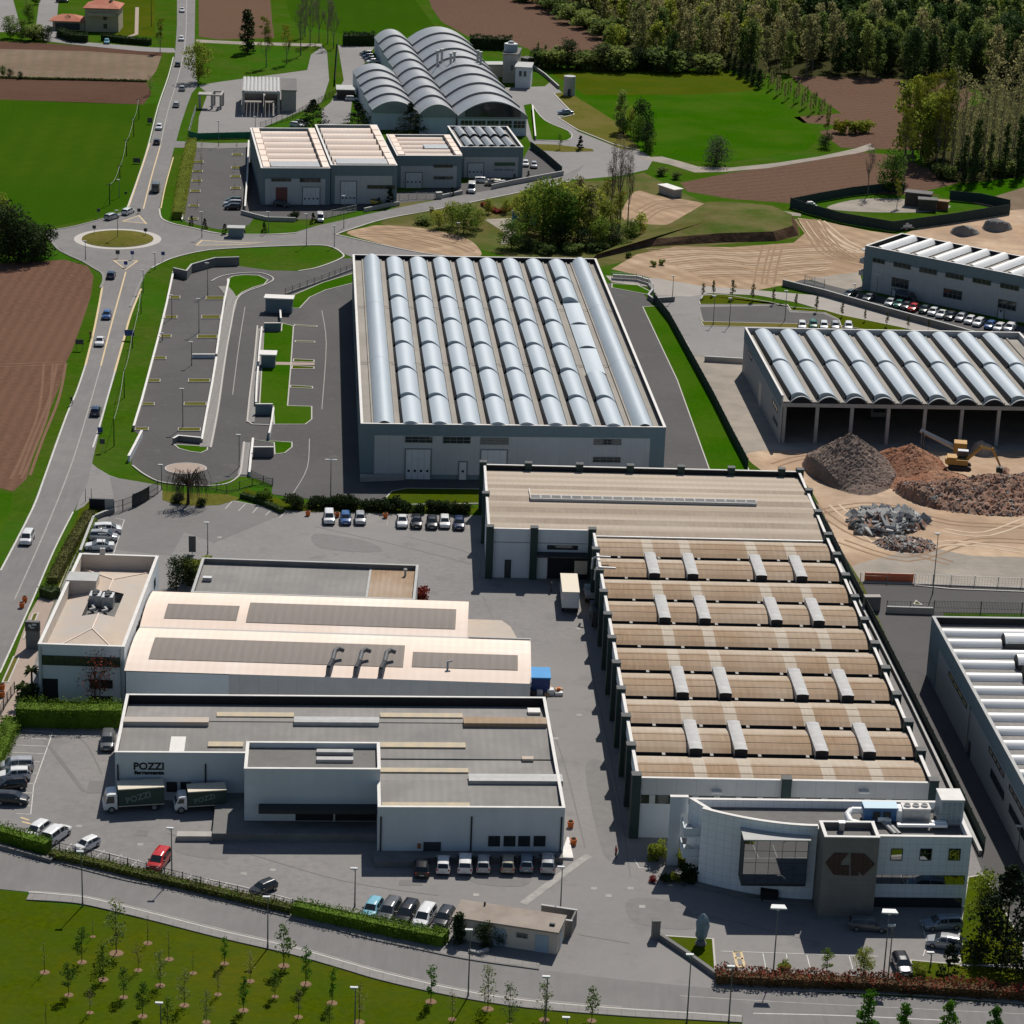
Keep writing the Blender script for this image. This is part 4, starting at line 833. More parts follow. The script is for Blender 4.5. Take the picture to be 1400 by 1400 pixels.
# --- tool shop with grey folded roof
def shop():
    h=6.4
    B=Bld('tool_shop','white block with grey roof, black lettering on its wall and a taller loading bay','shop',(157,1029),R(4.2),h)
    W=B.loc(744.5,954).x;W2=B.loc(773.5,1105).x;W=(W+W2)/2;D=(B.loc(173.5,949).y+B.loc(744.5,954).y)/2;yr=B.loc(640,1104.5).y;x2=B.loc(517,1104).x;xb0=B.loc(334,1052,8).x;xb1=B.loc(520,1052,8).x;ybx=B.loc(427,1052,8).y;ybk=B.loc(427,1015,8).y
    pts=[(0,0),(x2,0),(x2,yr),(W,yr),(W,D),(0,D)]
    zr=h-.45
    mb=MB();b=ring(mb,pts,0,.3,0,h,zr-1.2,0,None,1);B.part('wall',mb,[G['wall_white'],G['wall_black']])  # inner faces coloured black to carry the shade behind the parapet
    cb=MB();ring(cb,pts,-.05,.34,h+.003,h+.09,h+.003);B.part('coping',cb,G['coping'])
    # folded roof: ridges along x
    ys=[.3-.0,D*.27,D*.54,D*.80,D-.3];ridges=[B.loc(400,1043,zr).y,B.loc(400,990,zr).y]
    def fold(x0,x1,yl,m='roof_grey'):
        mb=MB();vs=[]
        for y,z in yl:vs+=[(x0,y,z),(x1,y,z)]
        mb.add(vs,[(2*j,2*j+1,2*j+3,2*j+2) for j in range(len(yl)-1)]);B.part('roof',mb,G[m])
    r2=B.loc(450,991,zr).y;r1=B.loc(700,1043,zr).y;rr=B.loc(690,1068,zr).y
    fold(.3,W-.3,[(.3,zr-.35),(r2,zr+.3),(r2+.25,zr+.12),(D-.3,zr-.75)])
    fold(x2+.3,W-.3,[(yr+.3,zr-.35),(rr,zr+.1),(rr+.2,zr-.05),(.3,zr-.35)])
    mb=MB();mb.box(x2+.3,W-.3,.18,.32,zr-.4,zr-.22);mb.box(.3,W-.3,r2+.02,r2+.16,zr+.28,zr+.36);B.part('ridge_flashing',mb,G['metal_dark'])
    def roofstrip(name,u0,u1,v0,v1,m,hh=.12,z=zr+.05):
        a=B.loc(u0,v1,z);b_=B.loc(u1,v0,z);mb=MB();mb.box(a.x,b_.x,a.y,b_.y,z-.3,z+hh);return B.part(name,mb,G[m])
    roofstrip('skylight',402,518,987,994,'skylight_sheet',.7);roofstrip('skylight',641,768,1063,1072,'skylight_sheet',.45)
    roofstrip('raised_roof_sheet',169,286,988,994,'roof_beige',.75);roofstrip('raised_roof_sheet',634,746,988,996,'roof_brown',.75)
    roofstrip('pale_roof_sheet',231,256,996,1027,'coping',-.02)
    for q in ((284,333,1014,1020),(520,636,1015,1021),(296,402,974,979),(520,632,975,980),(520,640,1050,1055)):roofstrip('translucent_roof_sheet',*q,'sheet_yellow',.0)
    roofstrip('translucent_roof_sheet',522,642,1095,1102,'sheet_yellow',-.2)
    roofstrip('pale_roof_sheet',714,729,1034,1038,'roof_beige',.03);roofstrip('pale_roof_sheet',722,738,968,974,'coping',.03)
    # loading bay
    pb=rect(xb0,xb1,ybx,ybk)
    mb=MB();b=ring(mb,pb,0,.3,1.2,8.0,7.4);bay=B.part('loading_bay',mb,G['wall_white'])
    mb=MB();mb.box(xb0,xb1,ybx,-.01,1.1,1.198);B.part('soffit',mb,G['concrete_dark'],bay)
    mb=MB();mb.add([(*p,7.4) for p in b],[(0,1,2,3)]);B.part('roof',mb,G['roof_felt'],bay)
    mb=MB();ring(mb,pb,-.05,.35,8.003,8.1,8.003);B.part('coping',mb,G['coping'],bay)
    for v in (1029,1039.5):
        a=B.loc(433,v,7.5);b_=B.loc(483,v,7.5);mb=MB();mb.box(a.x,b_.x,a.y-.45,a.y+.45,7.402,7.8);B.part('skylight',mb,G['skylight_sheet'],bay)
    f=lambda u,v:B.front(u,v,ybx)
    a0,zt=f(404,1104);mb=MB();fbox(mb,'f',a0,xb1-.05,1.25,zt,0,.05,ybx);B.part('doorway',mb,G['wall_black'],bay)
    mb=MB();fbox(mb,'f',f(354,1098)[0],xb1-.1,zt+.02,zt+.5,0,1.8,ybx);B.part('canopy',mb,G['metal_dark'],bay)
    mb=MB();x=f(457,1110)[0];fbox(mb,'f',x-.12,x+.12,1.25,zt,.051,.3,ybx);B.part('door_post',mb,G['metal_galv'],bay)
    mb=MB();mb.box(f(292,1135)[0],xb1+.5,ybx-3.2,-.01,0,1.08);B.part('dock',mb,G['concrete_dark'])
    mb=MB();mb.prism([(f(292,1135)[0]-4.2,ybx-3.2),(f(292,1135)[0]-.01,ybx-3.2),(f(292,1135)[0]-.01,ybx-1.9),(f(292,1135)[0]-4.2,ybx-1.9)],0,.7);B.part('ramp',mb,G['concrete'])
    mb=MB();mb.box(x2-.4,W-.1,yr-1.7,yr-.01,0,.75);mb.box(x2-.4,x2+6,yr-2.8,yr-1.71,0,.74);B.part('dock',mb,G['concrete_dark'])
    # lettering
    xs,zs=B.front(183,1056.5);x1,z1=B.front(224,1042.5);zs=B.front(183,1051.8)[1]
    wallsign(B,'POZZI',xs,-.04,zs,z1-zs,x1-xs,'lettering');xs,zs=B.front(183.5,1058.5);x1,z1=B.front(224.5,1054.5)
    zs=B.front(184,1058.2)[1];wallsign(B,'ferramenta',xs,-.04,zs,.46,x1-xs,'lettering')
    # left wall windows, right wall windows and door, downpipes
    for (u0,u1) in ((166,182),(207,222),(228,242),(247,261),(287,302)):
        a0,zt=B.front(u0,1069);a1,zb=B.front(u1,1082);window(B,'f',a0,a1,zb,zt,0,2,1,'metal_dark')
    f=lambda u,v:B.front(u,v,yr)
    for u in (668,689,709,730):a0,zt=f(u,1143);a1,zb=f(u+15,1156.5);window(B,'f',a0,a1,zb,zt,yr,2,1,'metal_dark')
    a0,zt=f(579,1151);a1,_=f(603,1151);mb=MB();fbox(mb,'f',a0,a1,.75,zt,0,.06,yr);B.part('door',mb,G['door_dark'])
    mb=MB();a=f(573,1153);fbox(mb,'f',a[0]-.2,a[0]+.2,a[1]-.6,a[1],0,.2,yr);B.part('fire_box',mb,G['rust'])
    for (g_,u,v,yy) in ((f,521,1116,yr),(f,645,1116,yr),(f,768,1117,yr),(B.front,161,1045,0),(B.front,281,1044,0)):
        x,z=g_(u,v);mb=MB();mb.tube((x,yy-.12,.7),(x,yy-.12,z),.1,.1,6);B.part('downpipe',mb,G['metal_dark'])
    return B
SHOP=shop()
# --- hip roofed office on the main road
def hip_office():
    h=8.1
    B=Bld('office_building','cream office with a hipped roof sunk behind high parapets beside the main road','office',(52,881),R(.6),h)
    W=B.loc(170,885).x;D=B.loc(110,757).y
    mb=MB();b=ring(mb,rect(0,W,0,D),0,.35,0,h,h-2.6,0,None,1);B.part('wall',mb,[G['wall_white'],G['wall_cream']])
    cb=MB();ring(cb,rect(0,W,0,D),-.05,.4,h+.003,h+.1,h+.003);B.part('coping',cb,G['coping'])
    z0,z1=h-2.2,h-.75;x0,x1,y0,y1=.36,W-.36,.36,D-.36;xm=W/2+.2;a,c=y0+7.5,y1-7.0
    # sunken plant well cut in the roof
    mb=MB();mb.add([(x0,y0,z0+.6),(x1,y0,z0+.6),(xm,a,z1)],[(0,1,2)]);mb.add([(x1,y1,z0),(x0,y1,z0),(xm,c,z1-.2)],[(0,1,2)])
    w0,w1=13.5,22.5
    zz=lambda y:z1-.2*(y-a)/(c-a)
    def sl(xa,za,xb,zb,t):return xa+(xb-xa)*t,za+(zb-za)*t
    for side in (0,1):
        xe=x0 if side==0 else x1;t=.42
        ze=lambda y:z0+.6*(1-(y-y0)/(y1-y0))
        ed=lambda y:(xe,y,ze(y));rd=lambda y:(xm,y,zz(y));md=lambda y:(xm+(xe-xm)*t,y,zz(y)+(ze(y)-zz(y))*t)
        fs=[[ed(y0),rd(a),rd(w0),ed(w0)],[ed(w0),md(w0),md(w1),ed(w1)],[ed(w1),rd(w1),rd(c),ed(y1)]]
        for q in fs:mb.add(q if side else q[::-1],[(0,1,2,3)])
    B.part('roof',mb,G['roof_beige'])
    mb=MB();t=.42;xa,xb=xm+(x0-xm)*t,xm+(x1-xm)*t;zf=z0-.2
    mb.quad((xa,w0,zf),(xb,w0,zf),(xb,w1,zf),(xa,w1,zf));
    for p,q in (((xa,w0),(xb,w0)),((xb,w0),(xb,w1)),((xb,w1),(xa,w1)),((xa,w1),(xa,w0))):mb.quad((*p,zf),(*q,zf),(*q,z1-.1 if False else z0+.75),(*p,z0+.75))
    B.part('plant_well',mb,G['concrete_dark'])
    mb=MB();mb.tube((xm,a,z1+.03),(xm,w0,zz(w0)+.03),.12,.12,5);mb.tube((xm,w1,zz(w1)+.03),(xm,c,zz(c)+.03),.12,.12,5);mb.tube((x0+.1,y0,z0+.63),(xm,a,z1+.03),.1,.1,5);mb.tube((x1-.1,y0,z0+.63),(xm,a,z1+.03),.1,.1,5);mb.tube((x0,y1,z0+.03),(xm,c,z1-.17),.1,.1,5);mb.tube((x1,y1,z0+.03),(xm,c,z1-.17),.1,.1,5);B.part('ridge_cap',mb,G['roof_peach'])
    p=B.loc(119,797,z1);mb=MB();mb.box(p.x-2.6,p.x+1.5,p.y-1.6,p.y+1.6,z0-.2,z1+.9,0);mb.box(p.x-2.7,p.x+1.6,p.y-1.7,p.y+1.7,z1+.902,z1+1.0,1);B.part('stair_head',mb,[G['wall_cream'],G['coping_grey']])
    for (u,v,l) in ((131,822,'left'),(148,824,'right')):
        q=P(u,v,z0+.3);t=thing('condenser_unit','grey condenser in the roof well of the cream office, nearer the road' if l=='left' else 'grey condenser in the roof well of the cream office, farther from the road','condenser',(q.x,q.y,zf+.005),B.ang)
        mb=MB();mb.box(-.8,.8,-1.0,1.0,.1,1.7,0);mb.box(-.75,.75,-.9,.9,0,.098,1);mb.build('casing',[G['metal_galv'],G['metal_dark']],t)
        mb=MB();mb.cyl(0,.4,1.702,1.95,.5,.5,12,0);mb.cyl(0,-.5,1.702,1.9,.4,.4,12,0);mb.build('fan',G['metal_dark'],t)
        mb=MB();mb.path([(0,-1.0,.6),(-.2,-1.9,.5),(.3,-2.8,.5),(-.4,-3.2,.45)],.22,6);mb.build('pipe',G['coping_grey'],t)
    # antenna mast on the rear parapet
    p=B.loc(141,757,h);mb=MB();mb.tube((p.x,D-.15,h+.1),(p.x,D-.15,h+4.5),.05,.03,5);[mb.box(p.x-.6,p.x+.6,D-.2,D-.1,h+z,h+z+.06) for z in (3.2,3.7,4.2)];mb.box(p.x-.35,p.x+.35,D-.3,D+.1,h+.1,h+1.0);B.part('antenna',mb,G['metal_galv'])
    # front: window bands
    z1_,z0_=B.front(110,897.5)[1],B.front(110,910)[1];window(B,'f',.5,W-.5,z0_,z1_,0,7,1,'metal_dark')
    for (u0,u1,v0,v1) in ((123,154,929,941),(122,154,951,963)):
        a0,zt=B.front(u0,v0);a1,zb=B.front(u1,v1);window(B,'f',a0,a1,max(.1,zb),zt,0,3,1,'metal_dark')
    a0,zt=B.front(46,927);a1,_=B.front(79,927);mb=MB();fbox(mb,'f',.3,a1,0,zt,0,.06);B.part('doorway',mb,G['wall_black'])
    for x in (.4,W-.5):mb=MB();mb.tube((x,-.12,0),(x,-.12,h-.3),.07,.07,6);B.part('downpipe',mb,G['metal_galv'])
    for y,z in ((3.0,5.6),(5.8,5.6),(11,5.8),(13,5.8),(15.5,5.8),(18,5.8),(29,5.8)):
        window(B,'r',y,y+1.1,z-.7,z+.6,W,1,1,'metal_dark')
    return B
HIP=hip_office()
# --- pale double roofed workshop
def workshop():
    h=5.6
    B=Bld('workshop','low workshop with two bright peach coloured roofs and swan neck vent pipes','workshop',(172,918),R(.7),h)
    W=B.loc(725,935).x;D1=B.loc(195,861).y;y2=D1+.25;D2=B.loc(210,811).y;W2=B.loc(640,845).x
    mb=MB();mb.box(0,W,0,.3,2.9,h);mb.box(0,B.loc(313,922).x,-.01,.29,0,2.898);mb.box(W-.3,W,.302,D1,0,h);mb.box(0,.3,.302,D2,0,h);mb.box(.302,W2,D2-.3,D2,0,h);mb.box(W2-.3,W2,D1+.3,D2-.302,0,h);mb.box(W2,W-.302,D1-.3,D1,0,h+.2);mb.box(.31,W-.31,.6,.9,0,2.9)
    B.part('wall',mb,G['wall_white'])
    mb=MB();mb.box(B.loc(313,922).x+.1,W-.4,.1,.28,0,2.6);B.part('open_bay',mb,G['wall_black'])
    for k in range(6):x=B.loc(313,922).x+3+k*6.2;mb=MB();mb.box(x-.15,x+.15,-.05,.095,0,2.88);B.part('post',mb,G['metal_galv'])
    mb=MB();mb.box(B.loc(313,922).x,W,-.06,-.003,2.95,h+.15);B.part('fascia',mb,G['wall_grey'])
    def roof(x0,x1,ya,yb,za,zb,rise):
        mb=MB();n=6;vs=[]
        for j in range(n+1):
            t=j/n;z=za+(zb-za)*t+rise*(1-(2*t-1)**2);vs+=[(x0,ya+(yb-ya)*t,z),(x1,ya+(yb-ya)*t,z)]
        mb.add(vs,[(2*j,2*j+1,2*j+3,2*j+2) for j in range(n)],0,True);return B.part('roof',mb,G['roof_peach'])
    ra=roof(-.2,W+.1,-.1,D1,h+.16,h+.3,.75);rb_=roof(-.2,W2,D1+.3,D2+.1,h+.3,h+.25,.75)
    mb=MB();mb.box(-.2,W-.3,D1-.1,D1+.36,h+.1,h+.32);B.part('valley_gutter',mb,G['coping_grey'])
    def sk(u0,u1,v0,v1,r,za,zb,ya,yb):
        z=h+1.0;a=B.loc(u0,v1,z);b=B.loc(u1,v0,z);mb=MB();n=5;vs=[]
        for j in range(n+1):
            y=a.y+(b.y-a.y)*j/n;t=(y-ya)/(yb-ya);zz=za+(zb-za)*t+.75*(1-(2*t-1)**2)+.05;vs+=[(a.x,y,zz),(b.x,y,zz)]
        mb.add(vs,[(2*j,2*j+1,2*j+3,2*j+2) for j in range(n)],0,True);B.part('skylight',mb,G['roof_peach_dark'],r)
    sk(224,328,829,843,rb_,h+.3,h+.25,D1+.3,D2+.1);sk(336,624,833,848,rb_,h+.3,h+.25,D1+.3,D2+.1)
    sk(203,554,882,898,ra,h+.16,h+.3,-.1,D1);sk(563,708,896,909,ra,h+.16,h+.3,-.1,D1)
    # curved lean-to on the right end
    c=[]
    for i in range(9):t=i/8;q=B.loc(640+(713-640)*min(1,t*1.15),836,4.3);c.append(q)
    mb=MB();x0,x1=W2+.02,B.loc(724,868,4.0).x;yb=D2-1.5;n=8
    pts=[(x0,D1+.1),(x1,D1+.1),(x1-.8,D1+2.6),(x1-1.6,D1+4.6),(x1-2.8,yb-2.2),(x1-4.0,yb),(x0,yb)]
    mb.prism(pts,0,3.6,1,None);mb2=MB();mb2.prism([(p[0],p[1]) for p in offset(pts,-.15)],3.602,3.75);B.part('lean_to',mb,[G['wall_white'],G['wall_white']]);B.part('lean_to_roof',mb2,G['roof_beige'])
    mb=MB();mb.box(W2+.2,W+.1,D1+.002,D1+.3,h-1.6,h+.5);mb.box(W+.0,W+.12,-.3,D1+.3,h-.2,h+.45);B.part('end_parapet',mb,G['coping_grey'])
    for u in (456,493,527):
        p=B.loc(u,905,h+.6);s=.32;mb=MB();mb.path([(p.x-.5,.4,h+.3),(p.x-.4,.5,h+1.4),(p.x,1.5,h+1.9),(p.x+.1,3.2,h+2.0),(p.x+.15,4.2,h+2.1),(p.x+.6,4.9,h+2.2),(p.x+1.3,5.0,h+1.9)],s,8);B.part('vent_pipe',mb,G['vent_dark'])
    p=B.loc(612,912,h+.6);mb=MB();mb.path([(p.x,p.y-1.2,h+.4),(p.x,p.y-.6,h+1.6),(p.x+.6,p.y-.4,h+1.7)],.14,8);B.part('vent_pipe',mb,G['metal_grey'])
    return B
WORK=workshop()
def flat_block():
    h=5.2
    B=Bld('storage_block','flat grey roofed block with a dark parapet beside the upper yard','storage block',(262,808),R(.6),h)
    W=B.loc(573,773).x;W=(W+B.loc(566,822).x)/2;D=B.loc(275,763).y
    y0=WORK.l(Vector((0,0,0))).y
    shell(B,rect(0,W,-.6,D),h,h-.7,.3,'wall_grey','coping_grey','roof_grey','concrete_dark')
    a=B.loc(503,815,h-.6);b=B.loc(566,780,h-.6);mb=MB();mb.box(a.x,W-.4,0,D-.4,h-.69,h-.62);B.part('roof_sheet',mb,G['roof_brown'])
    mb=MB();mb.box(a.x-.35,a.x-.02,0,D-.4,h-.69,h-.6);B.part('flashing',mb,G['coping_grey'])
    p=B.loc(283,793,h-.6);mb=MB();mb.box(p.x-.6,p.x+.7,p.y-.4,p.y+.4,h-.69,h-.1);B.part('roof_vent',mb,G['metal_galv'])
    p=B.loc(554,787,h-.6);mb=MB();mb.cyl(p.x,p.y,h-.69,h+.4,.18,.18,10);mb.cyl(p.x,p.y,h+.402,h+.55,.3,.1,10);B.part('chimney',mb,G['coping_grey'])
    return B
flat_block()
# --- open shed on the right
def open_shed():
    h=8.8
    B=Bld('open_shed','open fronted shed with silver barrel skylights behind the rubble heaps','shed',(1069,541),R(4.2),h)
    D=B.loc(1020.5,448).y;W=B.loc(1389,452).x+.4
    mb=MB();mb.box(0,.3,0,D,0,h,0);mb.box(W-.3,W,0,D,0,h,0);mb.box(.302,W-.302,D-.3,D,0,h,0);B.part('wall',mb,G['wall_grey_side'])
    mb=MB();fbox(mb,'l',.3,D,6.4,h-.01,.002,.05);B.part('fascia',mb,G['wall_slate'])
    mb=MB();mb.box(.3,W-.3,.1,D-.3,7.5,7.7);B.part('roof',mb,G['roof_valley'])
    mb=MB();mb.box(-.05,.35,-.02,D+.05,h+.003,h+.1);mb.box(.36,W-.36,D-.35,D+.05,h+.003,h+.1);mb.box(W-.35,W+.05,-.02,D+.05,h+.003,h+.1);B.part('coping',mb,G['coping'])
    mb=MB();mb.box(0,W,-.05,.35,6.75,7.45);B.part('front_beam',mb,G['concrete'])
    for u in (1072,1116.5,1164,1214,1264,1314.5,1365):
        x,_=B.front(u,575);mb=MB();mb.box(x-.3,x+.3,-.1,.4,0,6.74);B.part('column',mb,G['concrete'])
    for x in (50,):mb=MB();mb.box(x-.3,x+.3,-.1,.4,0,6.74);B.part('column',mb,G['concrete'])
    # barrel skylights, two per row
    xs=[B.loc(u,537,h).x for u in (1094,1130,1165.5,1203,1241,1278.5,1316,1354,1390)];xs+=[xs[-1]+4.6,xs[-1]+9.0]
    dx=(xs[8]-xs[0])/8;xs=[xs[0]+dx*i for i in range(11)];L=(D-.5)/2
    def sh(k0,y0,y1,hw=1.75,open_=True):
        mb=MB();shed(mb,hw,y0,y1,1.05,.6,.2,.12,.85)
        return mb.mesh('skylight',[G['metal_vault'],G['gable_grey'],G['wall_black']])
    lip=MB();a,b=arch(lip,-2.1,2.1,-.12,.3,.0,.0,1.15,1.15,12);gable(lip,[(p[0]*.86,-.1,p[2]*.86) for p in a],-.1,1);lipm=lip.mesh('vault_end',[G['coping_grey'],G['wall_black']])
    m1=sh(0,.9,L-.1);m2=sh(1,L+.3,D-.7)
    for x in xs:
        if x>W-1.8:continue
        inst(m1,'skylight',B.root,(x,0,7.705));inst(m2,'skylight',B.root,(x,0,7.705));inst(lipm,'vault_end',B.root,(x,0,7.6))
    mb=MB()
    for i in range(len(xs)-1):c=(xs[i]+xs[i+1])/2;mb.box(c-.75,c-.45,.4,D-.4,7.702,7.95);mb.box(c+.45,c+.75,.4,D-.4,7.702,7.95)
    B.part('roof_beam',mb,G['roof_valley'])
    for (y0,y1,z0,z1) in ((3.0,8.5,4.6,5.6),(2.0,7.0,2.2,3.0),(34,39,5.2,6.0)):
        window(B,'l',y0,y1,z0,z1,-.0,3,1)
    mb=MB();fbox(mb,'l',21,24,0,4.5,0,.08);B.part('door',mb,G['wall_cream'])
    mb=MB();x,z=B.front(1192,553,14);mb.box(x,x+3.2,14,16.4,z-2.4,z);mb.box(x+.3,x+2.6,13.95,13.99,z-1.5,z-.5,1);o=mb.build('site_cabin',[G['concrete_dark'],G['window_glass']]);o.parent=None
    o.location=B.o;o.rotation_euler=(0,0,B.ang);tag(o,'grey site cabin raised inside the dark open shed','cabin')
    mb=MB();mb.box(x+.1,x+.4,14.1,14.4,0,z-2.402);mb.box(x+2.8,x+3.1,14.1,14.4,0,z-2.402);mb.box(x+.1,x+.4,16,16.3,0,z-2.402);mb.box(x+2.8,x+3.1,16,16.3,0,z-2.402);q=mb.build('stilts',G['metal_dark'],o)
    return B
SHED=open_shed()
# --- slate and grey block upper right
def barrel_block():
    h=9.9
    B=Bld('warehouse','grey hall with slate fascia and white barrel roofs behind a row of cars','warehouse',(1183,336),R(-36.5),h)
    W=66;D=B.loc(1237,320).y
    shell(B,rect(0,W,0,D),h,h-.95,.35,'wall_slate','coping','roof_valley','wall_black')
    mb=MB();z1=B.front(1300,372)[1];fbox(mb,'f',2.2,W-2,.1,7.3,0,.05);B.part('wall_panel',mb,G['wall_grey'])
    k=6.364
    def w(u0,v0,u1,v1,n,r=1,fr='frame_grey'):a0,zt=B.front(1180+u0/k,300+v0/k);a1,_=B.front(1180+u1/k,300+v0/k+(u1-u0)/k*.21);zb=B.front(1180+u0/k,300+v1/k)[1];window(B,'f',a0,a1,zb,zt,-.05,n,r,fr)
    for (u0,v0,u1,v1,n) in ((88,332,192,370,3),(270,365,418,408,4),(494,410,646,455,4),(722,456,880,500,4),(958,503,1116,546,4),(1198,548,1360,592,4)):w(u0,v0,u1,v1,n)
    for (u0,v0,u1,v1) in ((255,500,400,580),(705,595,865,672),(1180,690,1336,766)):w(u0,v0,u1,v1,4,2)
    for u,v in ((256,600),(1178,785)):a0,zt=B.front(1180+u/k,300+v/k);gate(B,'f',a0,a0+1.3,zt,-.05,1)
    mb=MB();L=(W-3)/14
    for i in range(14):
        mb=MB();a,b=arch(mb,2.0+i*L,2.0+i*L+L*.56,.5,D-.5,h-.75,h-.75,1.1,1.1,10);gable(mb,a,h-.95,1);gable(mb,b,h-.95,1,True);B.part('barrel_roof',mb,[G['metal_white'],G['metal_grey']])
    for z in (2.6,5.3,8.2):
        mb=MB();mb.box(-2.2,-.01,2,D-3,z,z+.2);
        if z<8:mb.box(-2.2,-2.05,2,D-3,z+.202,z+1.1);mb.box(-2.04,-.01,2.0,2.12,z+.202,z+1.1)
        B.part('balcony' if z<8 else 'canopy',mb,G['wall_grey'])
    mb=MB();[fbox(mb,'l',3+i*3,5+i*3,z,z+1.9,0,.05) for i in range(4) for z in (.4,3,5.7)];B.part('window',mb,G['window_glass'])
    return B
BAR=barrel_block()
# --- hall cut by the right picture edge
def stripe_hall():
    h=8.8
    B=Bld('warehouse','grey hall with white roof strips and raised skylights at the right edge of the view','warehouse',(1400,1073),R(3.6),h)
    # origin: extend to the front
    D=B.loc(1271,843).y;W=32;y0=-24
    shell(B,rect(0,W,y0,D),h,h-1.0,.35,'wall_grey_side','coping_grey','roof_grey','wall_black')  # black inner parapet faces: shade put into the wall colour
    mb=MB();fbox(mb,'l',y0+.1,D,6.4,h-.02,.002,.05);fbox(mb,'l',D-5.5,D,0,6.398,.002,.05);B.part('fascia',mb,G['wall_slate'])
    v=[(862,0),(876,1),(890.5,0),(905,1),(922,1),(940,1),(958,1),(976.5,1),(995,0),(1014,0),(1034,1),(1054,1),(1075,1)]
    ys=[B.loc(1330,vv,h-.4).y for vv,_ in v]
    for (vv,sk),y in zip(v,ys):
        mb=MB();x1=8.0+(.0) if sk else W-.6;a,b=arch(mb,y-1.0,y+1.0,.45,x1,h-.95,h-.95,.75,.75,8,0,'x');gable(mb,b,h-1.0,1);B.part('roof_vault',mb,[G['metal_white'],G['metal_dark']])
        if sk:
            mb=MB();a,b=arch(mb,y-1.35,y+1.3,x1+.3,W-.6,h-.2,h-.2,.95,.95,8,0,'x');gable(mb,a,h-1.0,1,True)
            mb.quad((x1+.3,y-1.35,h-1),(W-.6,y-1.35,h-1),(W-.6,y-1.35,h-.2),(x1+.3,y-1.35,h-.2),1)
            s=B.part('skylight',mb,[G['metal_white'],G['metal_dark']])
            mb=MB()
            for i in range(8):xx=x1+.6+i*3.0;mb.add([(xx,y-1.36,h-.12),(xx+2.6,y-1.36,h-.12),(xx+2.6,y-.62,h+.42),(xx,y-.62,h+.42)],[(0,1,2,3)])
            B.part('skylight_pane',mb,G['skylight_pane'],s)
    for (y0_,y1_,z0,z1) in ((30,41,5.4,6.0),(8,15,2.8,3.9),(-3,5,2.8,3.9),(9,17,5.4,6.0),(-2,6,5.4,6.0)):window(B,'l',y0_,y1_,z0,z1,-.0,4,1,'metal_dark')
    mb=MB();fbox(mb,'l',26,27.2,0,2.2,0,.07);fbox(mb,'l',-12,-7,0,4.5,0,.07);B.part('door',mb,G['door_dark'])
    mb=MB();mb.tube((-.15,28,0),(-.15,28,6.6),.1,.1,6);B.part('downpipe',mb,G['metal_galv'])
    return B
STR=stripe_hall()
# --- row of workshops beyond the roundabout
def row_block(label,fl,fr,bk,h,rot,strips,gates,wins,dark=None,front_y0=0.0):
    B=Bld('workshop',label,'workshop',fl,rot,h)
    W=B.loc(*fr).x;D=B.loc(*bk).y
    shell(B,rect(0,W,0,D),h,h-.75,.4,'wall_slate','coping','roof_grey','wall_slate')
    mb=MB();fbox(mb,'f',1.0,W-1.2,.1,h-2.6,0,.05);B.part('wall_panel',mb,G['wall_panel'])
    if strips:
        n,x0,x1,cross=strips;L=(D-1)/n
        for i in range(n):
            mb=MB();a,b=arch(mb,.6+i*L,.6+i*L+L*.62,x0,W-x1,h-.72,h-.72,.85,.85,6,0,'x');gable(mb,a,h-.75,1,True);gable(mb,b,h-.75,1);B.part('roof_vault',mb,[G['roof_peach'],G['metal_dark']])
        for c in cross:
            mb=MB();[mb.box(c,c+1.6,.7+i*L,.7+i*L+L*.9,h-.7,h+.25) for i in range(n)];B.part('roof_curb',mb,G['roof_peach'])
    if dark:
        for x0,x1,y0,y1 in dark:mb=MB();mb.box(x0,x1,y0,y1,h-.2,h+.32);B.part('skylight',mb,G['metal_grey'])
    for u0,u1,v in gates:
        a0,zt=B.front(u0,v);a1,_=B.front(u1,v);gate(B,'f',a0,a1,zt,-.05)
    for u0,u1,v0,v1,n in wins:
        a0,zt=B.front(u0,v0);a1,zb=B.front(u1,v1);window(B,'f',a0,a1,zb,zt,-.05,n,1)
    return B,W,D
ROT=R(9.3)
bA,WA,DA=row_block('leftmost workshop of the row beyond the roundabout, cream striped roof',(357,230),(452,231),(358.5,175),9,ROT,(7,2.4,2.4,(.6,15.0)),[(414,437,256)],[(371,398,243,248,4),(410,438,243,249,4)],[(2.5,14.3,.6,6.5)])
mb=MB();a0,zt=bA.front(377,256);a1,_=bA.front(393,256);fbox(mb,'f',a0,a1,0,zt,.05,.1);bA.part('door',mb,paint('door_rust',(.16,.05,.04),.7))
bB,WB,DB=row_block('second workshop of the row beyond the roundabout, taller, cream striped roof',(452.5,226),(543,226),(442,170.5),9.6,ROT,(7,1.0,2.2,(14.3,)),[(466,487,248)],[(502,540,253,258,5)],[(1.5,14,.6,6.5)])
bC,WC,DC=row_block('third workshop of the row beyond the roundabout, lower with cream striped roof',(543,213),(632,214),(535,184),8.2,ROT,(5,2.2,2.2,(.4,15.0)),[(555,577,236)],[(593,619,225,229,5),(593,619,241,245,5)],[(8,14,8,13)])
bD,WD,DD=row_block('rightmost workshop of the row beyond the roundabout, grey barrel roofs',(630,201),(716,202),(704,173),8,ROT,None,[(640,661,223)],[(676,704,222,226,4)])
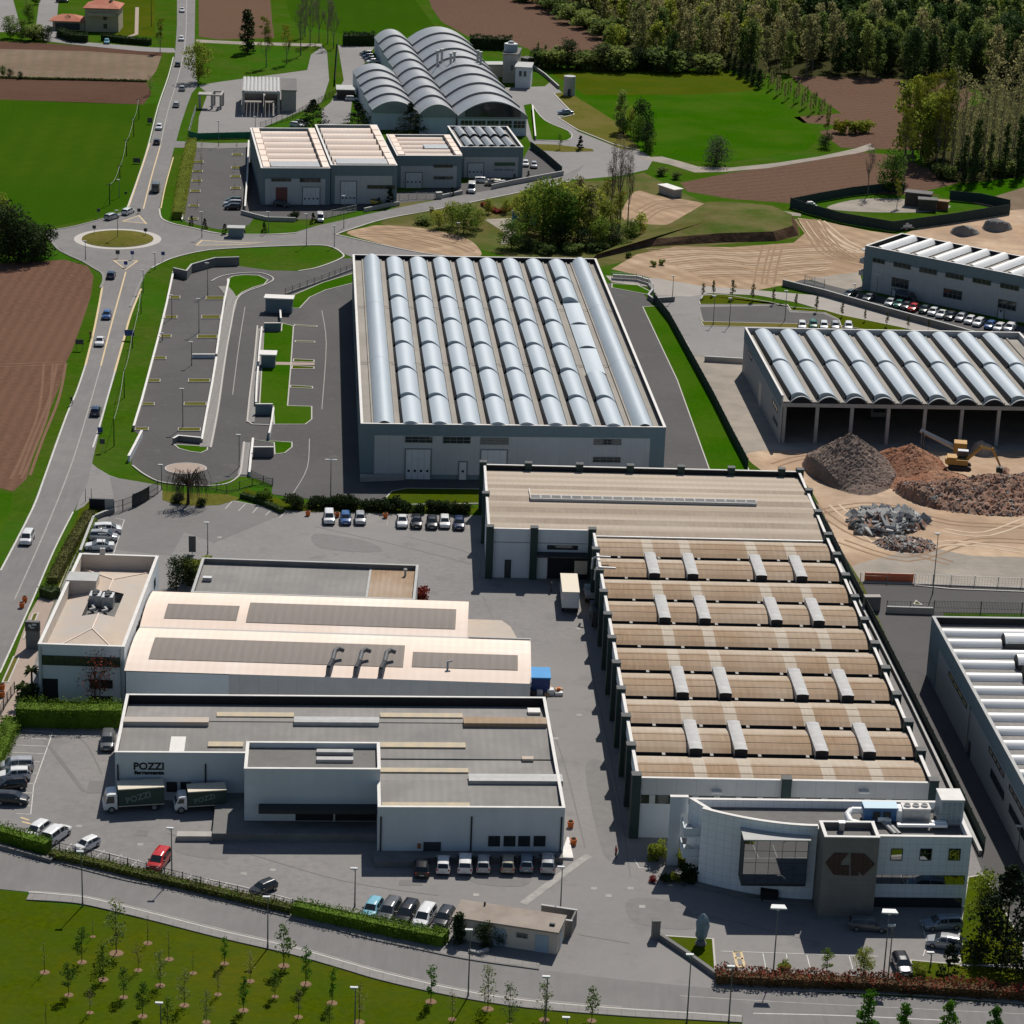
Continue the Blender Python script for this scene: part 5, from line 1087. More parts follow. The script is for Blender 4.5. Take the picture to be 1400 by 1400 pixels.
def rowD():
    B=bD
    for i in range(5):
        x=1.6+i*(WD-3)/4.9
        for k in range(2):
            mb=MB();y0=.6+k*DD/2;a,b=arch(mb,x,x+2.3,y0,y0+DD/2-.9,7.9,7.5,.75,.65,8);gable(mb,a,7.25,1);gable(mb,b,7.25,1,True);B.part('skylight',mb,[G['vault_shell'],G['metal_dark']])
    a0,zt=B.front(676,222);mb=MB();a1,zb=B.front(704,226.5);fbox(mb,'f',a0,a1,zb,zt,.15,.2);B.part('sign_board',mb,paint('sign_green',(.04,.11,.06),.6))
    mb=MB();n=14
    for i in range(n):
        if i==6:continue
        x=a0+(a1-a0)*(i+.1)/n;ww=(a1-a0)/n*.75;mb.box(x,x+ww,-.1,-.052,zb-1.35+.12*(i % 2),zb-.8-.1*(i % 3)*.5)
    B.part('lettering',mb,paint('faded_letters',(.16,.2,.24),.7))
rowD()
# --- works with arched shells
def arched_works():
    B=Bld('factory','works roofed with three ranks of silver arched shells in front of the ploughed field','factory',(626,161),R(9.0),5.0)
    base=5.0
    def rank(xl,xr,y0,y1,n,rise):
        for i in range(n):
            L=(y1-y0)/n;ya,yb=y0+i*L-.3,y0+(i+1)*L
            mb=MB();a,b=arch(mb,xl,xr,ya,yb,base+.6,base,rise,rise,16);gable(mb,a,base-.2,1);gable(mb,b,base-.2,1,True)
            a2,b2=arch(mb,xl-.15,xr+.15,ya-.06,ya+.3,base+.64,base+.64,rise,rise,16,2)
            B.part('roof_shell',mb,[G['vault_shell'],G['metal_grey'],G['coping_grey']])
        mb=MB();ring(mb,rect(xl+.2,xr-.2,y0,y1),0,.3,0,base-.25,base-.3);B.part('wall',mb,G['wall_white'])
        return
    W=B.loc(719,159).x;D=(B.loc(561.6,51).y+B.loc(642.6,56).y)/2
    rank(0,W,0,D,9,4.1)
    mA=B.loc(573,159);mB_=B.loc(510.5,51);D2=mB_.y-mA.y
    rank(mA.x,-.15,mA.y,mA.y+D2,9,2.8)
    l0=B.loc(508.6,153);l1=B.loc(484.5,97.5)
    rank(l0.x,mA.x-.15,l0.y,l1.y,5,2.5)
    # front: glazed arch, window row
    mb=MB();n=12;vs=[]
    for i in range(n+1):t=.1+.8*i/n;vs.append((W*t,-.42,base+.55+3.8*(1-(2*t-1)**2)))
    mb.add([(W*.1,-.42,base+.35),(W*.9,-.42,base+.35)]+vs[::-1],[tuple(range(n+3))]);B.part('window',mb,G['window_glass'])
    for i in range(5):window(B,'f',.8+i*(W-1)/5,.4+(i+1)*(W-1)/5,2.2,4.3,0,3,2,'frame_white')
    # flues on the roof
    for u,v in ((598,84),(604,82),(616,88),(621,86),(653,84),(657,86)):
        q=B.loc(u,v,8.5);mb=MB();mb.cyl(q.x,q.y,6.5,11.5,.38,.38,8);mb.cyl(q.x,q.y,11.502,11.9,.55,.55,8);B.part('flue',mb,G['metal_galv'])
    return B
ARCH=arched_works()
def small_house(name,label,cat,fl,fr,bk,h,m='wall_white',roof='roof_grey',flat=True,over=.3,wins=()):
    d=P(*fr,h)-P(*fl,h);B=Bld(name,label,cat,fl,math.atan2(d.y,d.x),h);W=B.loc(*fr).x;D=abs(B.loc(*bk).y)
    mb=MB();mb.box(0,W,0,D,0,h-.25,0);B.part('wall',mb,G[m])
    mb=MB();mb.box(-over,W+over,-over,D+over,h-.248,h);B.part('roof',mb,G[roof])
    for (a0,a1,z0,z1) in wins:window(B,'f',a0*W,a1*W,z0,z1,0,2,1)
    return B,W,D
small_house('tank_house','flat roofed house behind the silo at the works','house',(688,73),(708,74),(686,64),9,'concrete','roof_felt',wins=((.55,.7,4,5.5),))
small_house('office_building','small white office beside the silo at the works','office',(705,91),(726,92),(700,84),6.5,'wall_white','coping_grey',wins=((.25,.4,3.6,5.2),(.55,.7,3.6,5.2)))
small_house('shed','low pale shed between the arched shells and the silo','shed',(668,88),(690,88),(668,84),4,'wall_cream','coping_grey')
def silo():
    p=P(697,110);t=thing('silo','blue grey silo with a widened head at the arched works','silo',p)
    mb=MB();mb.cyl(0,0,0,7.2,1.75,1.75,18);mb.cyl(0,0,7.2,8.2,1.75,2.1,18,0,True,False);mb.build('shaft',paint('silo_blue',(.25,.31,.35),.6),t)
    mb=MB();mb.cyl(0,0,8.2,11.2,2.1,2.1,18);mb.build('tank',paint('silo_blue',(.25,.31,.35),.6),t)
    mb=MB();mb.cyl(0,0,11.202,11.5,2.2,2.0,18);mb.cyl(0,0,11.5,12.2,.7,.6,10);mb.box(-.9,.9,-.4,.4,11.5,12);mb.build('cap',G['metal_galv'],t)
    p=P(778,130);t=thing('water_tower','round concrete tower standing alone at the edge of the bright field','tower',p)
    mb=MB();mb.cyl(0,0,0,5.6,1.75,1.75,18);mb.build('shaft',G['concrete'],t);mb=MB();mb.cyl(0,0,5.602,5.8,1.85,1.8,18);mb.build('cap',G['coping_grey'],t)
    mb=MB();mb.box(-.45,.45,-1.79,-1.70,0,2.1);mb.build('door',G['door_dark'],t)
silo()
def canopy():
    h=6.8;d=P(383,124,h)-P(331,123,h);ang=math.atan2(d.y,d.x)
    B=Bld('yard_canopy','disused concrete canopy with a barrel roof over a walled bay','canopy',(331,123),ang,h);W=B.loc(383,124).x;D=B.loc(336,104).y
    mb=MB();n=10
    for i in range(n):
        a,b=arch(mb,i*W/n,(i+1)*W/n-.1,0,D,h-.3,h-.3,.25,.25,4)
    mb.box(0,W,-.2,0.0,h-.9,h-.25,0);mb.box(0,W,D,D+.2,h-.9,h-.25,0);B.part('roof',mb,[G['coping_grey'],G['concrete_dark']])
    for x in (.4,W-.4):
        for y in (.2,D-.2):mb=MB();mb.box(x-.35,x+.35,y-.35,y+.35,0,h-.9);B.part('column',mb,G['concrete'])
    mb=MB();mb.box(-.3,0,0,D,0,2.6);mb.box(0,W,D-.3,D,0,2.0);mb.box(W*.55,W*.6,2,D-.31,0,1.8);B.part('bay_wall',mb,G['concrete'])
    mb=MB();x0=W+.4;x1=x0+4.2;mb.box(x0,x1,D*.2,D+1,0,h-.9,0);mb.box(x0-.2,x1+.2,D*.2-.2,D+1.2,h-.898,h-.6,1);B.part('control_room',mb,[G['concrete'],G['roof_felt']])
    d=P(300,128,4.2)-P(272,127,4.2);B=Bld('weigh_frame','small open concrete frame with a flat top left of the disused canopy','frame',(272,128.5),math.atan2(d.y,d.x),4.2);W=B.loc(303,129).x
    mb=MB();mb.box(-.3,W*.55,-.4,3.5,3.9,4.2);mb.box(W*.55,W+.1,-.3,.3,3.75,4.15);mb.box(W*.55,W+.1,6.0,6.5,3.75,4.15);mb.box(W-.5,W+.1,.3,6.0,3.75,4.15);B.part('top_beam',mb,G['concrete'])
    for x,y in ((.2,0),(W*.58,0),(W-.2,0),(W*.58,6.2),(W-.2,6.2)):mb=MB();mb.box(x-.3,x+.3,y-.3,y+.3,0,3.74);B.part('post',mb,G['concrete'])
canopy()
def villa():
    h=8.0;d=P(162,11,h)-P(116,9.5,h);B=Bld('house','beige house with terracotta roofs and hedged garden at the top left','house',(116,10),math.atan2(d.y,d.x),h);W=B.loc(162,11).x;D=12
    mb=MB();mb.box(0,W,0,D,0,h-.3,0);B.part('wall',mb,G['house_wall'])
    def hip(x0,x1,y0,y1,z,r):
        mb=MB();xm0,xm1,ym=x0+(x1-x0)*.35,x0+(x1-x0)*.65,(y0+y1)/2
        v=[(x0,y0,z),(x1,y0,z),(x1,y1,z),(x0,y1,z),(xm0,ym,z+r),(xm1,ym,z+r)];mb.add(v,[(0,1,5,4),(1,2,5),(2,3,4,5),(3,0,4)]);mb.box(x0,x1,y0,y1,z-.2,z-.002);return mb
    rf=B.part('roof',hip(-.6,W+.6,-.6,D+.6,h-.1,2.0),G['terracotta']);mb=MB();mb.box(W*.7,W*.7+.9,5,5.9,h+.5,h+3);B.part('chimney',mb,G['house_wall'],rf)
    mb=MB();mb.box(1,W-.6,-1.6,-.01,5.4,5.6,0);mb.box(1,W-.6,-1.6,-1.5,5.602,6.4,0);B.part('balcony',mb,G['house_wall'])
    for z in (1.2,4.0):window(B,'f',W*.55,W*.55+1.2,z,z+1.6,0,2,1)
    mb=MB();mb.box(-11,-.3,1,9,0,2.9);mb.box(-10,-2,.5,.99,.4,2.4,1);B.part('wing',mb,[G['house_wall'],G['door_dark']]);B.part('wing_roof',hip(-12,-.4,0,10,3.2,1.7),G['terracotta'])
villa()
# the villa's garden path and drive
sheet('path',[(185,10),(190,10),(189,47),(172,53),(170,51),(184,46)],.03,MATS['pavement_warm'])
sheet('lawn',[(120,44),(170,48),(212,50),(212,-40),(165,-40),(162,42)],.02,MATS['lawn'])
# --- small huts
def gate_hut():
    h=2.9;d=P(763,1273,h)-P(624,1252,h);B=Bld('gate_lodge','low brown roofed lodge with blue doors beside the lower road','lodge',(620,1252),math.atan2(d.y,d.x),h);W=B.loc(763,1273).x;D=B.loc(632,1231).y
    mb=MB();mb.box(0,W,0,D,0,h-.2,0);B.part('wall',mb,G['wall_cream'])
    mb=MB();mb.box(-.15,W+.15,-.25,D+.2,h-.198,h);B.part('roof',mb,mat('roof_bitumen',(.27,.225,.185),(.22,.185,.155),.8,.9,big=(.3,(.32,.28,.24),.6)))
    mb=MB();[mb.box(W-x,W-x+.3,1.0,1.3,h+.002,h+.25) for x in (1.2,.9)];mb.box(2.6,2.8,D-.4,D-.2,h+.002,h+.4);B.part('roof_vent',mb,G['metal_dark'])
    for x in (W-2.5,W-7.3):mb=MB();mb.box(x,x+1.5,-.06,-.003,0,2.15);B.part('door',mb,paint('door_blue',(.34,.42,.50),.6))
    window(B,'f',W-4.6,W-3.4,1.5,2.0,0,2,1);mb=MB();mb.box(W+.003,W+.06,1.2,2.0,0,2.1);B.part('door',mb,G['wall_white'])
    q=P(740,1263,1.8);t=thing('yard_wall','dark U shaped wall round the bins behind the brown roofed lodge','wall',(P(770,1280).x,P(770,1280).y,0),B.ang)
    mb=MB();mb.box(-.2,.9,0,.2,0,2.0);mb.box(.7,.9,.2,2.6,0,2.0);mb.box(-3.2,.9,2.6,2.8,0,2.0);mb.build('wall',G['concrete_dark'],t);mb=MB();mb.box(-.25,.95,-.05,.25,2.002,2.08);mb.box(-3.25,.95,2.55,2.85,2.002,2.08);mb.build('coping',G['coping_grey'],t)
gate_hut()
small_house('kiosk','white roofed kiosk beside the fence of the large hall, the bigger one','kiosk',(363,406.5),(399,408),(363,402.5),3.3,'wall_slate','coping',over=.35)
small_house('kiosk','small white roofed kiosk on the lawn edge between the car park lanes','kiosk',(357,484),(376,484.5),(357,479),2.8,'wall_slate','coping',over=.3)
small_house('hut','long dark wooden hut with a mossy roof inside the green kennel fence','hut',(1238,262),(1272,265.5),(1240,258.5),3.6,'brick_dark','roof_felt')
small_house('hut','shorter front hut beside the longer one inside the kennel fence','hut',(1257,272),(1281,273.5),(1259,269),3.0,'brick_dark','roof_felt')
small_house('hut','reddish low hut at the right end of the kennel huts','hut',(1281,274),(1296,275.5),(1283,272),2.4,'rust','roof_brown')
small_house('shed','low white roofed garden shed by the field path','shed',(901,252),(922,259),(906,249),2.2,'concrete','coping')
small_house('bin_store','grey bin store at the corner of the workshops car park','bin store',(312,311),(333,311.5),(313,308),2.4,'wall_slate','coping_grey')
small_house('site_cabin','blue and white site cabin among the trees behind the hall','cabin',(701,290),(735,291),(702,287),3.0,'tarp_blue','coping')
small_house('shed','flat dark shed beside the arched works drive','shed',(461,122),(484,122.5),(461,116),3.0,'brick_dark','coping_grey')
small_house('shed','flat black shed near the fence behind the arched works','shed',(712,78),(722,80),(712,75),3.0,'brick_dark','roof_felt')
# --- walls, fences, gates, hedges are in the planting part
def wall(px,h,t,label,m='concrete',cop='coping_grey',name='wall',smooth=False):
    pts=PX(px);pts=smoothed(pts) if smooth else pts;o=pts[0].copy();t_=thing(name,label,'wall',o)
    pts=[p-o for p in pts];strip(MB(),pts,-t/2,t/2,0,h).build('wall_body',MATS[m],t_)
    strip(MB(),pts,-t/2-.05,t/2+.05,h+.002,h+.1).build('coping',MATS[cop],t_);return t_
def fence(px,h,label,style='mesh',m='fence_green',step=2.5,base=0.0,group=None,name='fence'):
    pts=PX(px);o=pts[0].copy();t_=thing(name,label,'fence',o,0,group);pts=[p-o for p in pts]
    L=sum((b-a).length for a,b in zip(pts,pts[1:]));step=max(step,L/95)
    if base:strip(MB(),pts,-.14,.14,0,base).build('base_wall',MATS['concrete'],t_)
    if style=='solid':strip(MB(),pts,-.03,.03,.05+base,h).build('panel',MATS[m],t_)
    else:
        mb=MB()
        for z in ((base+.15,(base+h)/2,h-.05) if style !='mesh' else (base+.1,h-.05)):strip(mb,pts,-.025,.025,z,z+.05)
        for a,b in zip(pts,pts[1:]):
            n=max(1,int((b-a).length/(.22 if style=='bars' else .45)))
            for i in range(n):q=a+(b-a)*(i+.5)/n;s=.018 if style=='bars' else .012;mb.box(q.x-s,q.x+s,q.y-s,q.y+s,base+.1,h-.03)
        if style=='mesh':
            for z in [base+.4+.35*i for i in range(int((h-base-.4)/.35))]:strip(mb,pts,-.012,.012,z,z+.024)
        mb.build('panel',MATS[m],t_)
    pm=MB();pm.box(-.05,.05,-.05,.05,0,h+.12);pme=pm.mesh('post',[MATS[m]]);d=0.0
    for a,b in zip(pts,pts[1:]):
        n=max(1,round((b-a).length/step))
        for i in range(n):inst(pme,'post',t_,a+(b-a)*i/n)
    inst(pme,'post',t_,pts[-1]);return t_
# car park retaining walls
wall([(237,377),(228,420),(218,462),(208,500),(194,553),(183,589)],.9,.3,'long pale retaining wall between the grass bank and the car park','concrete','coping')
wall([(237,378),(255,382),(262,373),(294,364),(327,363)],1.9,.3,'curved grey retaining wall below the grass island at the roundabout','concrete_dark','coping_grey')
wall([(313,386),(307,415),(302,445),(296,489)],.7,.3,'low pale wall beside the upper parking bays','concrete','coping');wall([(296,493),(290,530),(283,567),(276,606)],.7,.3,'low pale wall beside the lower parking bays','concrete','coping')
wall([(194,597),(185,615),(176,632)],1.1,.35,'short white wall at the lower left corner of the car park','wall_white','coping')
wall([(237,607),(244,603),(275,606)],1.0,.3,'low wall round the planted end of the car park','concrete_dark','coping')
wall([(263,490),(294,490)],.8,.35,'white concrete bar between two parking bays','wall_white','coping')
wall([(361,453),(384,453)],1.7,.3,'short grey wall at the head of the bright lawn strip','wall_slate','coping');wall([(349,567),(373,567)],2.0,.3,'grey wall closing the lower end of the bright lawn strip','wall_slate','coping')
wall([(383,430),(384,443)],1.2,.25,'white gate post wall by the upper kiosk','wall_white','coping');wall([(374,567),(372,582),(368,602)],1.3,.25,'white gate wall below the bright lawn strip','wall_white','coping')
wall([(346,625),(374,625)],1.8,.3,'grey wall with pale rim below the gate wall','concrete_dark','coping');wall([(346,605),(343,630),(341,652)],.8,.3,'white kerb wall left of the lower planted corner','wall_white','coping')
wall([(358,452),(355,480),(351,530),(350,556)],.8,.25,'low dark wall along the lane side of the lawn strip','concrete_dark','coping')
fence([(343,652),(360,660),(373,664)],1.2,'dark railing at the lower corner of the hall plot','bars','metal_dark');fence([(283,668),(310,674),(345,664),(373,664)],1.3,'mesh fence above the stepped kerb by the bare tree','mesh','metal_dark')
fence([(390,404),(420,393),(450,382),(489,367)],1.5,'dark railing on a low wall beside the curved access lane','mesh','metal_dark',2.5,.5)
# planters in the car park
def planter(px,k):
    pts=PX(px);o=pts[0].copy();q=[(p.x-o.x,p.y-o.y) for p in pts];mb=MB();b=ring(mb,q,0,.12,.05,.22,.18,0);mb.add([(*p,.18) for p in b],[(0,1,2,3)],1)
    w_=mb.build('planting_bed',[MATS['kerb_stone'],MATS['dry_grass']]);w_.location=o
    tag(w_,k,'planting bed','planting beds of the empty car park')
for i,(x0,x1,y) in enumerate(((232,246,407),(225,242,434),(219,234,460),(210,227,490),(202,219,521),(194,211,553),(184,203,587))):
    planter([(x0,y+2.4),(x1,y+2.4),(x1+.6,y-1.6),(x0+.6,y-1.6)],f'narrow grassy bed between parking bays by the left wall, {ORD[i+1]} from the roundabout end')
for i,(x0,x1,y) in enumerate(((281,306,408),(275,301,434),(269,297,461),(257,287,521),(251,282,553),(243,274,588))):
    planter([(x0,y+2.6),(x1,y+2.6),(x1+.6,y-2),(x0+.6,y-2)],f'grassy bed between parking bays on the footway side, {ORD[i+1]} from the roundabout end')
for i,(x,y) in enumerate(((271,222),(270,235),(269,248),(267,262),(265,282),(264,300),(324,212),(323,230),(322,242),(322,258))):
    planter([(x-7,y+1.5),(x+7,y+1.5),(x+7.3,y-1.5),(x-6.7,y-1.5)],f"grassy bed in the workshops' car park, {'left' if i < 6 else 'right'} row, {ORD[i+1 if i < 6 else i-5]} from the back")
# fences and walls
fence([(893,412),(915,440),(945,495),(975,550),(1000,600),(1022,642)],2.0,'dark green screened fence along the bright lawn right of the large hall','solid','fence_green',3)
fence([(836,383),(870,385),(886,390),(893,400)],1.8,'pale curved railing at the back corner of the large hall','mesh','metal_galv',2.5,.5);wall([(838,381),(872,383),(888,388)],.9,.25,'pale curved wall at the back corner of the large hall','concrete','coping')
wall([(893,400),(886,409),(893,414),(922,412)],1.0,.3,'low wall and gate sill at the end of the bright lawn','concrete_dark','coping_grey')
fence([(1087,656),(1130,730),(1165,800),(1200,868),(1250,968),(1300,1070),(1345,1165)],2.0,'dark screened fence along the right side of the brown factory','solid','fence_green',4);wall([(1084,656),(1127,732),(1162,802),(1196,868),(1246,968),(1294,1070),(1340,1170)],.6,.3,'long low wall with weeds along the brown factory','concrete_dark','coping_grey')
wall([(963,494),(1016,497)],1.0,.35,'low concrete wall between the car park and the gravel left of the open shed','concrete','coping_grey')
wall([(1070,391),(1098,398),(1127,405),(1165,416),(1218,431),(1288,450),(1330,462),(1460,500)],1.4,.35,'long grey boundary wall in front of the parked cars and slate hall','concrete_dark','coping_grey')
fence([(1100,386),(1127,393)],1.8,'sliding gate at the entrance to the slate hall yard','bars','metal_galv',3,0,None,'sliding_gate')
fence([(1080,284),(1100,291),(1150,305),(1220,317),(1300,306),(1380,293)],2.6,'dark green screened fence on the near side of the kennel plot','solid','fence_green',4);fence([(1080,284),(1120,276),(1165,268),(1210,263),(1236,264)],2.4,'dark green screened fence on the far side of the kennel plot','solid','fence_green',4);fence([(1298,274),(1340,278),(1380,287),(1380,293)],2.6,'dark green screened fence at the right end of the kennel plot','solid','fence_green',4)
fence([(1176,796),(1250,798),(1300,800),(1460,806)],1.6,'wire fence on posts between the site and the asphalt road','mesh','metal_galv',3.5);roadstrip('kerb',[(1180,797),(1250,799),(1300,801),(1460,807)],-.3,.3,.03,.25,MATS['concrete'],False);roadstrip('kerb',[(1250,801),(1300,806),(1460,812)],-.15,.15,.03,.18,MATS['kerb_stone'],False)
fence([(1182,795),(1215,796),(1248,797)],1.5,'bright orange safety netting at the corner of the demolition site','solid','net_orange',2.5,0,None,'safety_netting')
wall([(1212,838),(1276,840)],1.0,.35,'grey wall in front of the striped hall gate','concrete','coping_grey');fence([(1212,836),(1276,838)],1.7,'thin railing above the grey wall by the striped hall','mesh','metal_dark',3)
fence([(1276,840),(1340,841.5),(1396,843),(1440,844)],2.2,'black barred sliding gate behind the striped hall','bars','metal_dark',7.5,0,None,'sliding_gate')
wall([(1180,834),(1202,834)],2.2,1.0,'squat concrete block at the end of the dark lane fence','concrete_dark','concrete')
# gate of the tool shop yard and bits near it
fence([(182,694),(192,690),(204,683)],2.3,'solid black section of the sliding yard gate by the main road','solid','metal_dark',2.2,0,None,'sliding_gate');fence([(156,702),(168,699),(181,694)],2.0,'barred black gate left of the solid yard gate','bars','metal_dark',2.2,0,None,'gate');fence([(204,683),(216,675)],2.2,'barred black gate right of the solid yard gate','bars','metal_dark',2.2,0,None,'gate')
wall([(128,712),(142,706),(156,702)],.8,.25,'low dark wall between the yard gate and the hedge','concrete_dark','coping_grey');wall([(128,713),(113,752),(110,760)],.9,.3,'low wall between the hedge and the three parked cars','concrete','coping_grey')
fence([(-10,1000),(10,962),(20,948)],1.6,'thin fence beside the pavement below the palms','mesh','metal_dark',2.0)
fence([(-30,1144),(60,1163),(125,1178),(200,1196),(300,1222),(400,1246),(500,1268),(590,1287)],1.5,'wire fence on thin posts along the clipped hedge above the lower road','mesh','metal_dark',2.2)
wall([(0,1160),(69,1179),(72,1176)],.4,.3,'low dark kerb wall below the corner hedge','concrete_dark','concrete_dark');wall([(898,1281),(940,1309),(979,1337)],.6,.35,'low dark wall on the slanting edge of the small grass triangle','concrete_dark','concrete_dark')
wall([(983,1340),(1060,1344),(1160,1349),(1290,1356),(1440,1366)],.5,.35,'long low dark wall below the red hedge','concrete_dark','coping_grey');wall([(641,1303),(655,1306),(667,1301)],.35,.3,'small pale kerb wall under the dark shrubs by the lodge','concrete','coping_grey')
# workshops row frontage
wall([(330,293),(345,297),(365,302),(404,303)],.9,.3,'low wall in front of the leftmost workshop','concrete','coping_grey');fence([(436,300),(455,296),(487,289)],1.6,'grey sliding gate and railing between the first two workshops','bars','metal_galv',3);wall([(498,290),(530,283),(546,281)],.9,.3,'low wall in front of the second workshop','concrete','coping_grey')
fence([(546,274),(570,272),(594,272)],1.5,'thin railing in front of the third workshop','mesh','metal_galv',2.5);wall([(604,271),(632,265)],.8,.3,'short low wall at the corner of the third workshop','concrete','coping_grey');wall([(672,259),(700,253),(770,240)],1.2,.3,'grey wall along the road in front of the rightmost workshop','concrete','coping_grey')
fence([(725,203),(745,218),(768,238)],2.0,'dark hedge like screen fence right of the workshops','solid','fence_green',3)
wall([(596,272),(604,271.5)],1.6,.8,'pale gate pier with a meter cabinet by the third workshop','concrete','coping');wall([(676,256),(690,254)],1.4,.8,'dark gate pier by the white van','concrete_dark','coping_grey')
wall([(340,200),(338,250),(335,291)],1.6,.3,'pale boundary wall between the car park and the first workshop','concrete','coping');wall([(262,203),(256,250),(249,303)],.5,.25,'pale kerb wall along the left side of the workshops car park','concrete','coping')
fence([(258,188),(270,191),(310,190),(352,189)],1.8,'green netting along the side road below the disused canopy','solid','net_green',3);fence([(356,190),(356,176),(400,162),(440,140),(460,130)],1.8,'dark fence between the canopy yard and the workshops','mesh','fence_green',3);
fence([(458,118),(462,60)],2.0,'tall thin dark fence left of the arched works yard','solid','fence_green',4)
wall([(728,150),(732,192)],1.2,.3,'pale wall along the green strip by the arched works','concrete','coping');wall([(724,90),(745,105),(764,122)],1.0,.3,'dark wall climbing beside the works drive','concrete_dark','coping_grey')
roadstrip('kerb',[(757,128),(770,142),(785,157),(764,162),(790,178),(840,198),(875,206)],-.2,.2,.03,.18,MATS['kerb_stone'],False);roadstrip('kerb',[(727,143),(745,165),(776,179),(782,187),(772,193),(730,192)],-.15,.15,.03,.18,MATS['kerb_stone'])
fence([(268,150),(262,170),(258,186)],1.5,'mesh fence along the grass beside the main road near the canopy','mesh','metal_galv',3)
# telephone line along the bank, posts and wire
# --- cars
TYRE=paint('tyre',(.012,.012,.013),.8);RIM=paint('rim',(.35,.36,.37),.35,.6);CGL=mat('car_glass',(.015,.02,.024),(.02,.026,.03),1,.06,spec=.7);LAMPW=paint('lamp_clear',(.75,.76,.75),.15);LAMPR=paint('lamp_red',(.35,.01,.01),.2);TRIM=paint('trim_black',(.018,.018,.02),.5);PLATE=paint('plate_white',(.6,.6,.58),.5)
PROF={
 'hatch':(4.0,[(-2.0,.36,.66,.68,.74,.68),(-1.97,.26,.92,.96,.80,.70),(-1.60,.2,.94,1.42,.85,.60),(-.3,.18,.94,1.48,.86,.63),(.42,.18,.94,1.42,.86,.62),(1.1,.18,.92,.95,.86,.72),(1.82,.22,.76,.79,.80,.66),(2.0,.34,.58,.60,.72,.60)],(-1.28,1.22)),
 'estate':(4.5,[(-2.25,.36,.68,.70,.76,.70),(-2.22,.26,.92,.97,.82,.72),(-1.98,.2,.94,1.38,.86,.62),(-.4,.18,.94,1.46,.87,.64),(.5,.18,.94,1.38,.87,.63),(1.25,.18,.90,.93,.87,.73),(2.05,.22,.74,.77,.81,.66),(2.25,.34,.58,.60,.73,.60)],(-1.42,1.38)),
 'saloon':(4.5,[(-2.25,.36,.72,.74,.76,.70),(-2.2,.26,.92,.95,.82,.72),(-1.45,.2,.94,.99,.86,.70),(-.85,.18,.94,1.40,.87,.62),(.35,.18,.94,1.42,.87,.63),(1.15,.18,.91,.94,.87,.73),(2.05,.22,.75,.78,.81,.66),(2.25,.34,.58,.60,.73,.60)],(-1.4,1.38)),
 'mpv':(4.4,[(-2.2,.38,.7,.72,.78,.72),(-2.17,.28,1.0,1.06,.84,.74),(-1.95,.22,1.02,1.58,.88,.66),(-.3,.2,1.02,1.68,.89,.68),(.6,.2,1.02,1.58,.89,.67),(1.4,.2,1.0,1.03,.88,.74),(2.02,.24,.84,.87,.83,.68),(2.2,.36,.62,.64,.75,.62)],(-1.38,1.36)),
 'van':(5.2,[(-2.6,.4,1.15,2.1,.90,.84),(-2.58,.3,1.15,2.3,.94,.88),(-1.0,.28,1.15,2.34,.96,.90),(.9,.28,1.15,2.32,.96,.88),(1.15,.28,1.15,2.24,.96,.86),(1.95,.28,1.1,1.16,.95,.82),(2.45,.3,.95,.98,.90,.74),(2.6,.4,.7,.72,.82,.7)],(-1.6,1.7))}
def carbody(kind):
    L,st,ax=PROF[kind];mb=MB();gl=MB();rings=[]
    for (x,zb,zw,zr,hw,hr) in st:rings.append([(x,-hw*.94,zb),(x,-hw,zb+.22),(x,-hw,zw),(x,-hr,zr),(x,-hr*.5,zr+.03),(x,hr*.5,zr+.03),(x,hr,zr),(x,hw,zw),(x,hw,zb+.22),(x,hw*.94,zb)])
    n=10
    for a,b in zip(rings,rings[1:]):
        mb.add(a+b,[(i,i+1,i+1+n,i+n) for i in range(n-1)],0,True);mb.add([a[0],b[0],b[9],a[9]],[(0,1,2,3)],1)
    mb.add(rings[0],[tuple(range(n))]);mb.add(rings[-1],[tuple(range(n))[::-1]])
    e=.012
    def lift(q,nx,ny,nz):return (q[0]+nx*e,q[1]+ny*e,q[2]+nz*e)
    def lerp(a,b,t):return tuple(a[k]+(b[k]-a[k])*t for k in range(3))
    def pane(a,b,c,d,nrm,ins=.08):
        m_=[(a[k]+b[k]+c[k]+d[k])/4 for k in range(3)];gl.add([lift(lerp(q,m_,ins),*nrm) for q in (a,b,c,d)],[(0,1,2,3)])
    wi=4;a,b=rings[wi],rings[wi+1];pane(a[3],a[6],b[6],b[3],(.5,0,2.6),.1)
    ri=1 if kind !='saloon' else 2
    a,b=rings[ri],rings[ri+1]
    if kind=='van':pane((-2.6,-.75,1.3),(-2.6,.75,1.3),(-2.6,.72,1.95),(-2.6,-.72,1.95),(-1,0,0))
    else:pane(a[3],a[6],b[6],b[3],(-1.2,0,2.2),.1)
    rng=range(3,5) if kind=='van' else range(ri,5)
    for i in rng:
        for (w_,t_,sg) in ((2,3,-1),(7,6,1)):
            a,b=rings[i],rings[i+1];pane(lerp(a[w_],a[t_],.06),lerp(b[w_],b[t_],.06),lerp(b[w_],b[t_],.94),lerp(a[w_],a[t_],.94),(0,sg*1.2,.6),.1)
    return mb.mesh('body',[TRIM,TRIM]),gl.mesh('windows',[CGL])
wm=MB()
